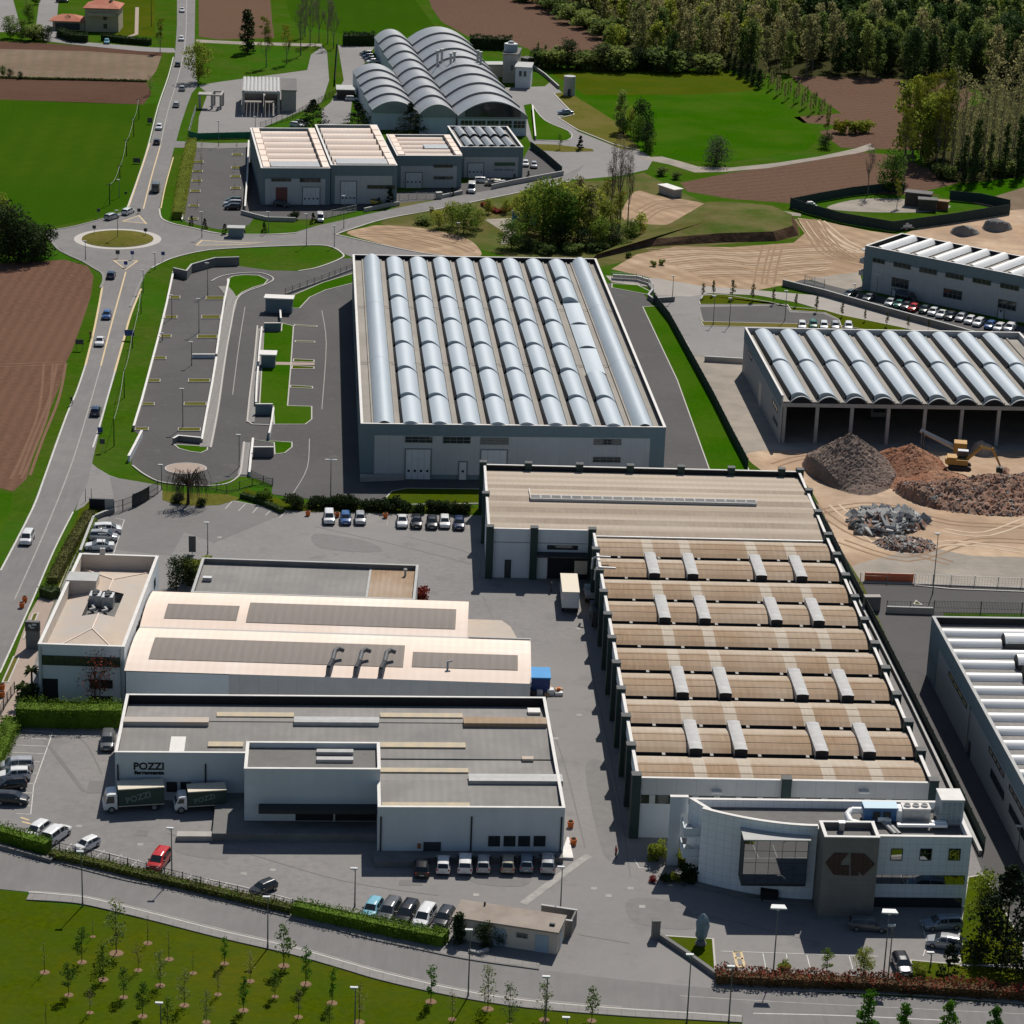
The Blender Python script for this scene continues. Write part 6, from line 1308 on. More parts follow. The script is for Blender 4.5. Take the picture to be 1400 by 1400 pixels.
def wheelmesh(r=.31,w=.2):
    m_=MB();n=12
    c0=[(r*math.cos(2*math.pi*i/n),-w/2,r*math.sin(2*math.pi*i/n)) for i in range(n)];c1=[(x,w/2,z) for x,_,z in c0]
    m_.add(c0+c1,[(i,i+n,(i+1) % n+n,(i+1) % n) for i in range(n)],0);m_.add(c0,[tuple(range(n))],0);m_.add(c1,[tuple(range(n))[::-1]],0)
    for y in (-w/2-.006,w/2+.006):m_.add([(x*.62,y,z*.62) for x,_,z in c0],[tuple(range(n)) if y<0 else tuple(range(n))[::-1]],1)
    return m_.mesh('wheel',[TYRE,RIM])
WHEEL=wheelmesh();WHEELB=wheelmesh(.45,.28)
def boxmesh(name,x0,x1,y0,y1,z0,z1,m):q=MB();q.box(x0,x1,y0,y1,z0,z1);return q.mesh(name,[m])
CARM={}
for k in PROF:
    b,g=carbody(k);L,st,ax=PROF[k];f=st[-2];r=st[1]
    CARM[k]=(b,g,boxmesh('headlight',-.14,.04,-.13,.13,-.07,.07,LAMPW),boxmesh('tail_light',-.03,.03,-.09,.09,-.12,.12,LAMPR),boxmesh('number_plate',-.02,.02,-.24,.24,-.06,.06,PLATE),boxmesh('mirror',-.08,.08,-.1,.1,-.06,.06,TRIM))
PAINTS={'white':(.72,.72,.71),'silver':(.42,.43,.44),'grey':(.13,.135,.14),'dark':(.03,.032,.036),'black':(.012,.012,.014),'blue':(.03,.10,.27),'navy':(.015,.03,.085),'red':(.50,.025,.02),'green':(.02,.16,.10),'darkgreen':(.02,.05,.04),'lightblue':(.20,.45,.55),'tan':(.36,.33,.27),'yellow':(.60,.45,.06),'steel':(.19,.25,.31),'orange':(.6,.2,.05)}
NPAINT={k:paint('car_paint_'+k,c,.22,.25 if k in ('silver','grey','tan','steel') else 0.0) for k,c in PAINTS.items()}
def car(kind,col,u,v,du,dv,label,group=None,z=.05,lift=.6,name='car',sc=1.0):
    """centre pixel (u, v) taken at mid height; (du, dv): pixel step towards the front"""
    p=P(u,v,lift);q=P(u+du,v+dv,lift);a=math.atan2(q.y-p.y,q.x-p.x)
    t=thing(name,label,'van' if kind=='van' else 'car',(p.x,p.y,z),a,group);t.scale=(sc,sc,sc)
    b,g,hl,tl,pl,mi=CARM[kind];L,st,ax=PROF[kind]
    o=inst(b,'body',t);o.material_slots[0].link='OBJECT';o.material_slots[0].material=NPAINT[col]
    inst(g,'windows',t)
    r=.31 if kind !='van' else .34
    for x in ax:
        for s in (-1,1):inst(WHEEL,'wheel',t,(x,s*(st[3][4]-.07),r))
    f,rr=st[-2],st[1]
    for s in (-1,1):
        inst(hl,'headlight',t,(f[0]+.06,s*.58,f[2]-.1));inst(tl,'tail_light',t,(rr[0]-.02,s*(rr[4]-.12),.82));inst(mi,'mirror',t,(st[4][0]+.25,s*(st[4][4]+.07),st[4][2]+.05))
    inst(pl,'number_plate',t,(st[0][0]-.01,0,.55));inst(pl,'number_plate',t,(st[-1][0]+.01,0,.45))
    return t
g1='cars driving on the main road'
for a in (('saloon','white',249,14,0,8,'white car on the far end of the main road, farthest from the camera'),('hatch','white',248,53,0,8,'white car on the main road at the junction by the hedged house'),('hatch','grey',243,88,.8,-8,'grey car on the main road just past the hedged house junction'),('hatch','silver',249,121,1,-8,'silver car on the main road beside the canopy yard entrance'),('estate','silver',241,143,2,-8,'silver car on the main road behind the silver car by the canopy entrance'),
          ('hatch','white',217.5,174,-3,9,'white car coming down the main road beside the bright meadow'),('hatch','dark',214.5,194,3,-9,'dark car on the main road between the white car and the grey van'),('estate','white',175,289,4,-2,'white car entering the roundabout, right hand one of two'),('estate','silver',153,296,6,-2,'silver white car entering the roundabout, left hand one of two'),
          ('hatch','navy',152,376,4,-10,'dark blue car just below the roundabout'),('hatch','blue',146,431,-3,10,'bright blue car on the main road below the roundabout'),('saloon','white',136.5,467,-3,10,'white car on the main road following the bright blue car'),('hatch','navy',131,562,3.5,-10,'dark navy car on the main road beside the left wall of the car park'),('mpv','white',37,736,-6,12,'white car on the main road near the left edge of the picture')):car(*a,g1,.05)
car('van','grey',213,257,2,-8,'grey van on the main road just above the roundabout',g1,.05,.8,'van')
car('estate','white',107,53.5,-8,-.4,'white car by the hedge of the terracotta roofed house');car('hatch','lightblue',146,57,0,6,'pale blue car on the lane beside the terracotta roofed house');car('estate','dark',85,1,8,0,'dark car at the top edge on the lane of the red roofed house')
g2='cars parked at the workshops'
car('hatch','darkgreen',319,274,-8,0,'dark green car in the workshops car park, farthest of three',g2);car('estate','silver',318,278,-8,0,'silver car in the workshops car park, middle of three',g2);car('hatch','black',318,283,-8,0,'black car in the workshops car park, nearest of three',g2)
car('van','white',645,257,-1,8,'white van leaving the workshops onto the road',g2,.05,1,'van');car('estate','white',660,246.5,8,0,'white car parked by the rightmost workshop facade',g2);car('mpv','tan',674,250.5,-8,0,'beige car behind the dark gate pier',g2);car('hatch','white',718.5,224,.5,6,'white car at the right side of the rightmost workshop, left of two',g2);car('hatch','silver',730,226,.5,6,'silver car at the right side of the rightmost workshop, right of two',g2)
car('hatch','yellow',512,275.5,8,1,'yellow car in front of the second workshop',g2);car('van','white',438,297.5,1,6,'small white van at the sliding gate of the workshops',g2,.05,.8,'van',.8);car('saloon','steel',773,153.5,-8,0,'steel blue car parked at the kerb of the works drive',g2)
for i,(c,u,v) in enumerate((('darkgreen',500,73),('navy',503,77),('dark',506,80.5),('white',509,84))):car('hatch',c,u,v,-8,.5,f"{('dark green', 'dark blue', 'dark grey', 'white')[i]} car in the row left of the arched shells",g2)
car('hatch','white',406,171,8,1,'white car behind the leftmost workshop by the dark conifer',g2);car('hatch','silver',413,168.5,8,1,'silver car behind the leftmost workshop by the dark conifer',g2);car('hatch','white',481,135,8,0,'white car beside the flat dark shed at the arched works',g2);car('hatch','dark',385,279,8,1,'dark car in the shade of the leftmost workshop',g2)
g3='cars parked in the tool shop yard'
car('mpv','white',147,724,10,-.3,'white people carrier, farthest of three cars by the low wall',g3);car('mpv','silver',142,734,10,.3,'silver estate, middle of three cars by the low wall',g3);car('saloon','white',136,746,-10,0,'white saloon, nearest of three cars by the low wall',g3)
for a in (('mpv','white',450,708,'white car, first from the left in the row below the dark bushes'),('hatch','blue',472.5,709,'bright blue car in the row below the dark bushes'),('hatch','silver',492.5,709,'silver car right of the bright blue car below the bushes'),('saloon','white',550,712.5,'white saloon left of the black car below the bushes'),('hatch','black',569.5,714,'black car right of the white saloon below the bushes'),('hatch','dark',590.5,715,'dark grey car between the black car and a white car below the bushes'),('hatch','white',608,714,'white hatchback between two dark cars below the bushes'),('hatch','navy',627.5,716,'dark blue car at the right end of the row below the bushes')):car(a[0],a[1],a[2],a[3],.3,8,a[4],g3)
car('mpv','grey',147,1012,-1.5,10,'dark grey off roader against the left wall of the tool shop',g3,.05,.8)
car('mpv','silver',22,1047,-10,.5,'silver car at the left edge, farthest of four in the bays',g3);car('hatch','white',20,1059,-10,.5,'white car at the left edge between the silver and black cars',g3);car('hatch','black',14,1072.5,-10,1,'black car at the left edge directly below the white one',g3);car('hatch','dark',17,1092,10,.5,'dark car at the left edge, alone and nearest of four',g3)
car('hatch','white',50.5,1136,-8,6,'white car behind the tall end of the corner hedge',g3);car('mpv','white',77,1140.5,7,-5,'white estate just right of the corner hedge',g3);car('hatch','white',118.5,1154,-8,4,'small white car with a grey bonnet beside the clipped hedge',g3,sc=.85);car('mpv','red',217.5,1177,-5,6.5,'red car parked by the clipped hedge',g3);car('hatch','dark',360,1213,-7,3,'small dark car low behind the clipped hedge',g3,sc=.85)
for a in (('hatch','black',577,1186,0,'black car, first from the left in front of the tool shop wall'),('hatch','white',606,1181.5,0,'white car left in front of the tool shop door'),('mpv','white',636,1180.5,0,'white people carrier in front of the tool shop, third from the left'),('hatch','silver',661,1180.5,0,'silver car in front of the tool shop, under its first window'),('hatch','tan',694.5,1180.5,0,'beige grey car in front of the tool shop windows'),('hatch','steel',720,1179.5,0,'blue grey car in front of the tool shop, second from the right'),('mpv','silver',749,1180,0,'silver car at the right corner of the tool shop')):car(a[0],a[1],a[2],a[3],.4,-9,a[5],g3)
for a in (('hatch','lightblue',509,1243,'light blue car, left end of the row by the hedge and lodge'),('mpv','grey',532.5,1246,'dark grey car right of the light blue one by the hedge'),('mpv','black',556.5,1249.5,'black car in the middle of the row by the hedge and lodge'),('mpv','white',580.5,1254.5,'white silver car between the black and dark cars by the hedge'),('hatch','dark',607,1255,'dark car at the hedge end beside the lodge shrubs')):car(a[0],a[1],a[2],a[3],-5,7.5,a[4],g3)
g4='cars at the white office'
car('estate','grey',1188,1264,10,.6,'grey car in the shade below the stone tower',g4);car('estate','steel',1288,1262,-10,.5,'blue grey car in the shade of the office near the dark conifer',g4);car('hatch','silver',1291,1288,-10,-1.5,'silver topped dark hatchback half in the sun near the dark conifer',g4);car('hatch','dark',1233.5,1319,4,9,'dark car parked by the red hedge',g4)
g5='cars parked in front of the slate hall'
car('hatch','darkgreen',1162,402,-8,3,'dark green car, far left of the row before the slate hall',g5);car('hatch','grey',1188,407.5,-8,4,'grey car left of the gap in the row before the slate hall',g5)
for c,k,u,v,l in (('silver','hatch',1217,414,'silver car just right of the gap before the slate hall'),('green','hatch',1229,416,'bright green car before the slate hall'),('dark','hatch',1239,418.6,'dark car between the green and red cars before the slate hall'),('red','hatch',1249,421,'red car before the slate hall'),('darkgreen','hatch',1264,423.5,'dark green car right of the red one before the slate hall'),('white','hatch',1276,426.5,'white car, left of two whites right of the red car'),('white','saloon',1287.6,429.6,'white saloon, right of two whites right of the red car'),('dark','hatch',1299,432.5,'dark car between white and silver cars before the slate hall'),('silver','estate',1314,434,'silver estate before the slate hall, under its last door'),('white','hatch',1326,438,'white car right of the silver estate before the slate hall'),('white','estate',1338,441,'white estate left of the blue car before the slate hall'),('blue','hatch',1353.6,445,'blue car before the slate hall'),('white','hatch',1366,448,'white car right of the blue car before the slate hall'),('white','mpv',1381,448.5,'last white car at the right end before the slate hall')):car(k,c,u,v,-6,4.5,l,g5)
car('van','black',1240,407.5,8,2,'black van against the slate hall wall',g5,.05,1,'van')
for c,u,v,l in (('white',1096.7,445.5,'white car roof just behind the open shed, first from the left'),('green',1112,444.3,'green car just behind the open shed parapet'),('white',1126.5,445.8,'white car right of the green one behind the open shed'),('silver',1142,446,'silver car behind the open shed, fourth from the left'),('white',1160,446.5,'white car behind the open shed, right end')):car('hatch',c,u,v,.3,6,l,'cars parked behind the open shed')
# --- trucks
BOXG=paint('curtain_green',(.018,.045,.035),.6);CREAM=paint('cream_roof',(.62,.55,.43),.6);CABW=paint('cab_white',(.68,.69,.69),.35);CHAS=paint('chassis',(.02,.02,.022),.7)
def truck(u,v,du,dv,label,L=6.2,cabL=1.9,H=3.1,w=1.2,cab=CABW,box=BOXG,top=CREAM,txt=None,cabh=2.5,lift=1.4,skirt=True):
    p=P(u,v,lift);q=P(u+du,v+dv,lift);t=thing('truck',label,'truck',(p.x,p.y,.05),math.atan2(q.y-p.y,q.x-p.x))
    T=L+cabL+.15;x0=-T/2;x1=x0+L;c0=x1+.15;c1=T/2
    MB().box(x0+.1,c1-.5,-.45,.45,.55,.85).build('chassis',CHAS,t)
    mb=MB();mb.box(x0,x1,-w,w,.95,H-.12,0);mb.box(x0-.02,x1+.02,-w-.02,w+.02,.86,.948,1);mb.build('cargo_box',[box,CREAM if skirt else CHAS],t);MB().box(x0-.03,x1+.03,-w-.03,w+.03,H-.118,H).build('box_roof',top,t)
    mb=MB();n=[(c0,.5),(c1-.05,.5),(c1,1.1),(c1-.12,1.25),(c1-.5,cabh-.1),(c1-.8,cabh),(c0,cabh)]
    for s in (-1,):pass
    vs=[(x,-w+.06,z) for x,z in n]+[(x,w-.06,z) for x,z in n];k=len(n);mb.add(vs,[tuple(range(k))[::-1],tuple(range(k,2*k))]+[(i,(i+1) % k,(i+1) % k+k,i+k) for i in range(k)]);mb.build('cab',cab,t)
    mb=MB();a,b=n[3],n[4];mb.add([(a[0]+.01,-w+.2,a[1]+.05),(a[0]+.01,w-.2,a[1]+.05),(b[0]+.012,w-.25,b[1]-.08),(b[0]+.012,-w+.25,b[1]-.08)],[(0,1,2,3)])
    for s in (-1,1):y=s*(w-.05);q4=[(c0+.35,y,1.35),(c1-.3,y,1.35),(c1-.6,y,cabh-.25),(c0+.35,y,cabh-.25)];mb.add(q4,[(0,1,2,3) if s<0 else (3,2,1,0)])
    mb.build('windows',CGL,t)
    for x in (x0+1.2,c0+.7):
        for s in (-1,1):inst(WHEELB,'wheel',t,(x,s*(w-.16),.45))
    for s in (-1,1):MB().box(c1-.06,c1+.02,s*.8-.17,s*.8+.17,.75,.95).build('headlight',LAMPW,t)
    if txt:
        me,wd=textmesh(txt,.95,.01,.02);me.materials.append(paint('faded_lettering',(.13,.19,.17),.6));o=inst(me,'lettering',t,(x0+L*.82,w+.012,1.25));o.rotation_euler=(R(90),R(-14),R(180));s=L*.55/wd;o.scale=(s,s,1)
    return t
truck(182,1091,-10,.6,'large white cabbed lorry with dark green box at the left end of the tool shop',5.5,1.7,3.2,1.2,txt='POZZI')
truck(273,1092,-10,.6,'smaller white cabbed lorry with dark green box beside the loading bay',4.6,1.5,2.9,1.1,cabh=2.2,txt='POZZI')
truck(778,812,-1.2,-10,'big white box lorry at the head of the factory lane',7.6,1.6,3.5,1.25,box=CABW,top=CREAM,skirt=False)
truck(795,772,-1,-10,'cream topped lorry backed under the factory canopy',4.4,1.6,3.1,1.2,box=CREAM,top=CREAM,skirt=False)
truck(818,838,-2,-10,'blue lorry parked in the shade along the factory wall',4.0,1.8,2.8,1.1,cab=paint('cab_blue',(.04,.25,.5),.4),box=paint('box_dark',(.03,.035,.04),.6),top=paint('box_dark',(.03,.035,.04),.6),cabh=2.4,skirt=False)
truck(808,808,-2,-10,'small pale blue flatbed van beside the factory wall',2.4,1.5,1.5,.95,cab=paint('cab_pale',(.30,.42,.50),.4),box=paint('bed_grey',(.3,.32,.33),.6),top=paint('bed_grey',(.3,.32,.33),.6),cabh=2.0,skirt=False)
def container():
    p=P(738,944);t=thing('container','bright blue tarpaulin covered container at the end of the workshop','container',p,R(2))
    mb=MB();mb.box(-1.3,1.3,-1.3,2.2,.15,2.3);[mb.box(x,x+.1,-1.36,-1.302,.2,2.2) for x in (-1.1,-.4,.3,1.0)];mb.build('body',paint('container_blue',(.015,.05,.2),.5),t)
    mb=MB();mb.box(-1.4,1.4,-1.4,2.3,2.302,2.5);mb.build('cover',MATS['tarp_blue'],t)
    p=P(745,949);t=thing('pallet_stack','untidy pallets and scrap in front of the blue container','pallets',p,R(10));mb=MB()
    for i in range(12):x,y=RN.uniform(-2.6,1.6),RN.uniform(-1,.8);h=RN.uniform(.2,.9);mb.box(x,x+RN.uniform(.5,1.1),y,y+RN.uniform(.4,.9),.0,h,i % 3)
    mb.build('pallets',[paint('wood_pale',(.42,.28,.17),.8),CABW,CHAS],t);MB().box(1.7,2.1,-.2,.2,.0,.9).build('drum',MATS['plastic_orange'],t)
container()
def excavator():
    p=P(1310,652);q=P(1260,630);t=thing('excavator','yellow excavator digging on the rubble heap','excavator',(p.x,p.y,1.5),R(-8));t.scale=(1.0,1.0,1.0)
    for s in (-1,1):
        mb=MB();n=[(-2.1,.35),(-1.7,.0),(1.7,.0),(2.1,.35),(1.8,.85),(-1.8,.85)];vs=[(x,s*1.25-.28,z) for x,z in n]+[(x,s*1.25+.28,z) for x,z in n];mb.add(vs,[tuple(range(6)),tuple(range(6,12))[::-1]]+[(i,i+6,(i+1) % 6+6,(i+1) % 6) for i in range(6)]);mb.build('track',CHAS,t)
    Y=MATS['machine_yellow'];mb=MB();mb.box(-.8,.8,-.9,.9,.5,.95);mb.build('undercarriage',CHAS,t)
    mb=MB();mb.prism([(-2.2,-1.2),(1.4,-1.2),(1.4,1.2),(-2.2,1.2),(-2.5,.6),(-2.5,-.6)],1.0,1.9);mb.box(-2.2,-.6,-1.15,1.15,1.902,2.25);mb.build('house',Y,t)
    mb=MB();mb.box(-.4,1.3,.15,1.15,1.902,3.1,0);mb.box(-.45,1.35,.1,1.2,3.102,3.22,1);mb.build('cab',[CGL,CABW],t)
    mb=MB();mb.tube((1.2,-.3,1.9),(3.4,-.3,4.4),.32,.28,4,0,False,True);mb.tube((3.4,-.3,4.4),(5.4,-.3,4.0),.28,.24,4,0,False,True);mb.build('boom',Y,t)
    mb=MB();mb.tube((5.3,-.3,4.3),(6.9,-.3,1.2),.24,.16,4,0,False,True);mb.build('stick',Y,t)
    mb=MB();mb.prism([(6.3,-.9),(7.4,-.9),(7.4,.3),(6.3,.3)],.1,1.0);mb.build('bucket',MATS['metal_dark'],t)
    p=P(1283,632);t=thing('conveyor','long grey conveyor arm of the crusher beside the excavator','conveyor',(p.x,p.y,2.2),R(172));mb=MB();mb.tube((-3.0,0,.6),(3.6,0,3.4),.5,.4,4,0,False,True);mb.build('belt',MATS['metal_grey'],t);mb=MB();mb.box(-4.6,-2.4,-1.1,1.1,.2,1.9);mb.build('hopper',MATS['machine_yellow'],t);mb=MB();mb.tube((3.2,0,3.2),(3.0,0,0),.12,.12,5);mb.tube((3.2,.4,3.2),(2.4,.4,0),.12,.12,5);mb.build('leg',MATS['metal_dark'],t)
excavator()
# --- lamps, signs, poles, people
POLE=mat('pole_grey',(.17,.175,.175),(.13,.135,.135),2,.55,metal=.4);HEAD=paint('lamp_head',(.55,.56,.55),.4)
LM={}
def lamp(u,v,tv,label,style='ball',group='street lamps'):
    p=P(u,v);h=hgt(u,v,tv);t=thing('street_lamp',label,'lamp',p,0,group)
    mb=MB();mb.cyl(0,0,0,.5,.11,.11,8);mb.cyl(0,0,.5,h,.085,.05,8);mb.build('pole',POLE,t)
    mb=MB()
    if style=='ball':mb.box(-.55,.25,-.16,.16,h-.02,h+.14);mb.tube((0,0,h-.4),(-.3,0,h),.04)
    elif style=='square':mb.prism([(-.9,-.45),(.9,-.45),(.7,.45),(-.7,.45)],h,h+.16);mb.box(-.15,.15,-.15,.15,h-.3,h-.002)
    elif style=='double':mb.box(-1.0,-.3,-.14,.14,h,h+.13);mb.box(.3,1.0,-.14,.14,h,h+.13);mb.box(-.3,.3,-.05,.05,h+.02,h+.1)
    mb.build('lamp_head',HEAD,t);return t
for u,v,tv,l,s in ((113,1239,1165,'lamp post at the park lawn edge, left of the red car','ball'),(366,1297,1227,'lamp post at the park lawn edge beside the tall sapling','ball'),(640,1363,1272,'lamp post at the park lawn edge below the lodge shrubs','ball'),(745,1418,1336,'lamp post on the lawn at the bottom edge, right of the lodge','ball'),(485,1412,1351,'lamp post on the lawn at the bottom edge, centre left','ball'),(220,1410,1372,'lamp post on the lawn at the bottom edge among the saplings','ball'),(774,1432,1392,'short lamp top just peeping at the bottom edge','ball'),
        (235,1203,1133,'lamp post behind the clipped hedge near the red car','ball'),(485,1240,1188,'lamp post by the light blue car','ball'),(766,1248,1186,'lamp post behind the bin wall of the lodge','ball'),(939,1398,1306,'lamp post on the near pavement below the grass triangle','ball'),(996,1400,1322,'lamp post with slanted head near the bottom, right of the grass triangle','ball'),(1057,1332,1241,'tall lamp with a square white head before the mirrored window','square'),(1208,1332,1247,'tall lamp with a square white head before the stone tower','square'),(1214,1338,1266,'thin lamp right behind the square headed lamp','ball'),(1272,1322,1303,'short bollard lamp on the grass by the small conifer','ball'),
        (284,758,715,'lamp post in the upper yard left of the flat grey block','ball'),(137,967,917,'lamp post in front of the cream office','ball'),(1275,812,730,'tall lamp on the asphalt edge below the demolition site','ball'),(1384,470,444,'lamp at the right end of the slate hall yard','ball'),(1198,406,376,'lamp in front of the slate hall, left one','ball'),(1168,405,389,'small lamp beside the dark green car at the slate hall','ball'),(919,412,378,'lamp on the concrete road beside the large hall','ball'),(1073,438,398,'lamp in the car park behind the open shed','ball'),(975,444,405,'thin lamp at the left end of the parking bay loop','ball'),(997,446,408,'thin lamp second in the parking bay loop','ball'),
        (419,336,293,'lamp on the grass island right of the roundabout','ball'),(367,318,290,'lamp at the kerb in front of the leftmost workshop','ball'),(470,312,268,'lamp beside the road in front of the workshops','ball'),(457,338,309,'lamp at the tip of the curved grass island','ball'),(627,328,305,'lamp in the grove beside the brown dirt','ball'),(161,328,288,'tall lamp in the middle of the roundabout','ball'),(117,355,330,'lamp at the lower left edge of the roundabout','ball'),(163,270,246,'lamp on the meadow edge above the roundabout','ball'),(276,325,290,'lamp at the corner of the workshops car park','ball'),(196,400,370,'dark pole at the footway below the roundabout','ball'),(212,368,346,'lamp at the right lip of the roundabout','ball'),
        (284,404,360,'lamp at the top of the car park','ball'),(272,455,409,'lamp in the car park, second on the right row','ball'),(262,500,468,'lamp in the car park, third on the right row','ball'),(250,585,532,'lamp in the car park, near the lower end','ball'),(222,466,456,'low lamp by the left wall of the car park','ball'),(235,436,404,'lamp by the left wall at the top of the car park','ball'),(221,670,636,'lamp at the lower curve of the car park','ball'),(327,640,595,'lamp on the lane right of the car park','ball'),(452,680,629,'double headed lamp on the asphalt below the large hall','double'),(299,200,166,'lamp behind the green netting by the canopy yard','ball'),(376,158,147,'lamp by the disused canopy','ball'),(349,180,160,'lamp at the right end of the green netting','ball'),(1391,1170,1130,'lamp on the lane beside the striped hall','ball')):lamp(u,v,tv,l,s)
def pole(u,v,tv,label,r=.13,arms=True):
    p=P(u,v);h=hgt(u,v,tv);t=thing('utility_pole',label,'pole',p,0,'utility poles');MB().cyl(0,0,0,h,r,r*.7,7).build('shaft',MATS['bark'],t)
    if arms:mb=MB();mb.box(-.7,.7,-.06,.06,h-.5,h-.38);[mb.cyl(x,0,h-.378,h-.2,.05,.05,6) for x in (-.6,0,.6)];mb.build('crossarm',MATS['metal_dark'],t)
    return p+Vector((0,0,h-.3))
wp=[pole(190,163,134,'wooden pole at the brown field corner'),pole(183,187,160,'wooden pole on the meadow, second from the top'),pole(173,213,190,'wooden pole on the meadow, third from the top'),pole(164,245,225,'wooden pole on the meadow, nearest the roundabout'),pole(150,280,250,'wooden pole on the meadow at its lower corner')]
def wire(pts,label):
    mb=MB()
    for a,b in zip(pts,pts[1:]):
        prev=a
        for i in range(1,7):t=i/6;q=a+(b-a)*t-Vector((0,0,1.1*4*t*(1-t)));mb.tube(prev,q,.03,.03,4);prev=q
    tag(mb.build('overhead_wire',MATS['metal_galv']),label,'wire')
wire(wp,'overhead wire sagging between the meadow poles')
w2=[pole(193,428,398,'dark pole on the bank beside the main road, nearest the roundabout',.1,False),pole(181,476,455,'dark pole behind the blue road sign',.1,False),pole(170,544,505,'dark pole in the middle of the grass bank',.1,False),pole(156,610,572,'dark pole at the lower end of the grass bank',.1,False)]
wire(w2,'overhead wire along the grass bank beside the car park')
pole(207,36,-4,'tall dark pole in the garden at the top left',.12)
for i,(u,v) in enumerate(((117,686),(125,686))):pole(u,v,668,f"thin dark pole at the hedge tip by the yard entrance, {('left', 'right')[i]} of two",.06,False)
def board(u,v,tv,w,hb,label,m,legs=2,name='road_sign',txt=None,faces='f'):
    p=P(u,v);h=hgt(u,v,tv);t=thing(name,label,'sign',p);mb=MB()
    for x in ((-w*.35,w*.35) if legs==2 else (0,)):mb.cyl(x,.06,0,h,.05,.05,6)
    mb.build('post',MATS['metal_galv'] if legs !=2 else POLE,t);MB().box(-w/2,w/2,-.05,.0,h-hb,h).build('panel',m,t);return t
BLUE=paint('sign_blue',(.01,.05,.25),.4);BRN=paint('sign_back',(.06,.065,.065),.6)
board(177,465,451,1.9,1.2,'blue road sign beside the main road',BLUE);board(109,479,464,1.6,1.0,'dark sign board on the verge of the brown field',BRN);board(187,224,216,1.9,1.2,'dark sign board on the meadow verge above the roundabout',BRN);board(205,170,161,1.4,1.4,'small dark sign by the upper meadow verge',BRN,1);board(135,298,285,.8,.8,'small round backed sign left of the roundabout',BRN,1);board(129,320,308,.8,.8,'small sign at the left rim of the roundabout',BRN,1);board(199,323,312,.8,.8,'small sign at the right rim of the roundabout',BRN,1);board(161,353,342,.9,.9,'dark arrow sign on the splitter island, left of two',BRN,1);board(181,355,343,.8,.8,'blue round sign on the splitter island, right of two',BLUE,1);board(172,366,357,.8,.8,'small blue sign at the tip of the splitter island',BLUE,1);board(223,357,344,.8,.8,'blue sign at the right lip of the roundabout',BLUE,1);board(137,592,584,.9,1.0,'blue sign beside the main road below the bank poles',BLUE,1);board(140,618,600,.9,.9,'round sign near the yard entrance',BRN,1);board(190,292,285,.8,.8,'small sign on the upper splitter island',BRN,1);board(172,265,262,.6,.6,'low sign on the meadow edge',BRN,1);board(263,758,733,1.1,2.6,'black direction board on a post in the upper yard',BRN,1,'direction_board');board(150,701,682,1.5,2.4,'grey name board behind the black sign wall at the yard entrance',MATS['metal_grey'],2,'name_board')
MBW=MB();
def signwall():
    a,b=P(122,696),P(148,697);t=thing('sign_wall','low black sign wall on the hedge tip at the yard entrance','wall',a,math.atan2(b.y-a.y,b.x-a.x));L=(b-a).length;MB().box(0,L,0,.3,0,1.7).build('slab',MATS['wall_black'],t);MB().box(-.05,L+.05,-.05,.35,1.702,1.78).build('coping',MATS['metal_dark'],t)
    p=P(45.5,887);t=thing('totem_sign','tall dark sign pillar with a white mark at its head beside the cream office','sign',p,R(-2));h=hgt(45.5,887,852);mb=MB();mb.box(-.95,.95,-.3,.3,0,h*.72);mb.build('shaft',paint('totem_grey',(.15,.155,.16),.4),t);mb=MB();mb.box(-1.0,1.0,-.36,.36,h*.72+.002,h+.3);mb.build('head',BRN,t)
    mb=MB();mb.box(-.5,-.1,-.38,-.362,h*.9,h*.98);mb.box(.0,.6,-.38,-.362,h*.95,h*1.02);mb.box(-.3,.3,-.38,-.362,h*.84,h*.88);mb.build('mark',CABW,t)
    p=P(896,1282);t=thing('stone_pillar','dark square stone pillar at the office entrance','pillar',p,R(5));MB().box(-.45,.45,-.4,.4,0,2.2).build('shaft',MATS['stone_dark'],t);MB().box(-.5,.5,-.45,.45,2.202,2.3).build('cap',MATS['concrete_dark'],t)
signwall()
def monolith():
    p=P(958,1291);h=hgt(958,1291,1249);t=thing('rock_sculpture','pointed blue grey standing rock on the small grass triangle','sculpture',p,R(10));mb=MB();prof=[(.34,0),(.62,.12),(.78,.3),(.80,.5),(.72,.68),(.5,.86),(.2,.97),(.03,1.0)];n=9;vs=[]
    for r,z in prof:
        for i in range(n):k=.85+.3*RN.random();vs.append((r*k*.95*math.cos(2*math.pi*i/n)+.1*z,r*k*.7*math.sin(2*math.pi*i/n),.55+z*(h-.55)))
    mb.add(vs,[(a*n+i,a*n+(i+1) % n,(a+1)*n+(i+1) % n,(a+1)*n+i) for a in range(len(prof)-1) for i in range(n)]+[tuple(range(n))[::-1]]);mb.build('rock',MATS['stone_blue'],t);mb=MB();mb.cyl(0,0,0,.56,.75,.45,8);mb.build('base',MATS['concrete_dark'],t)
monolith()
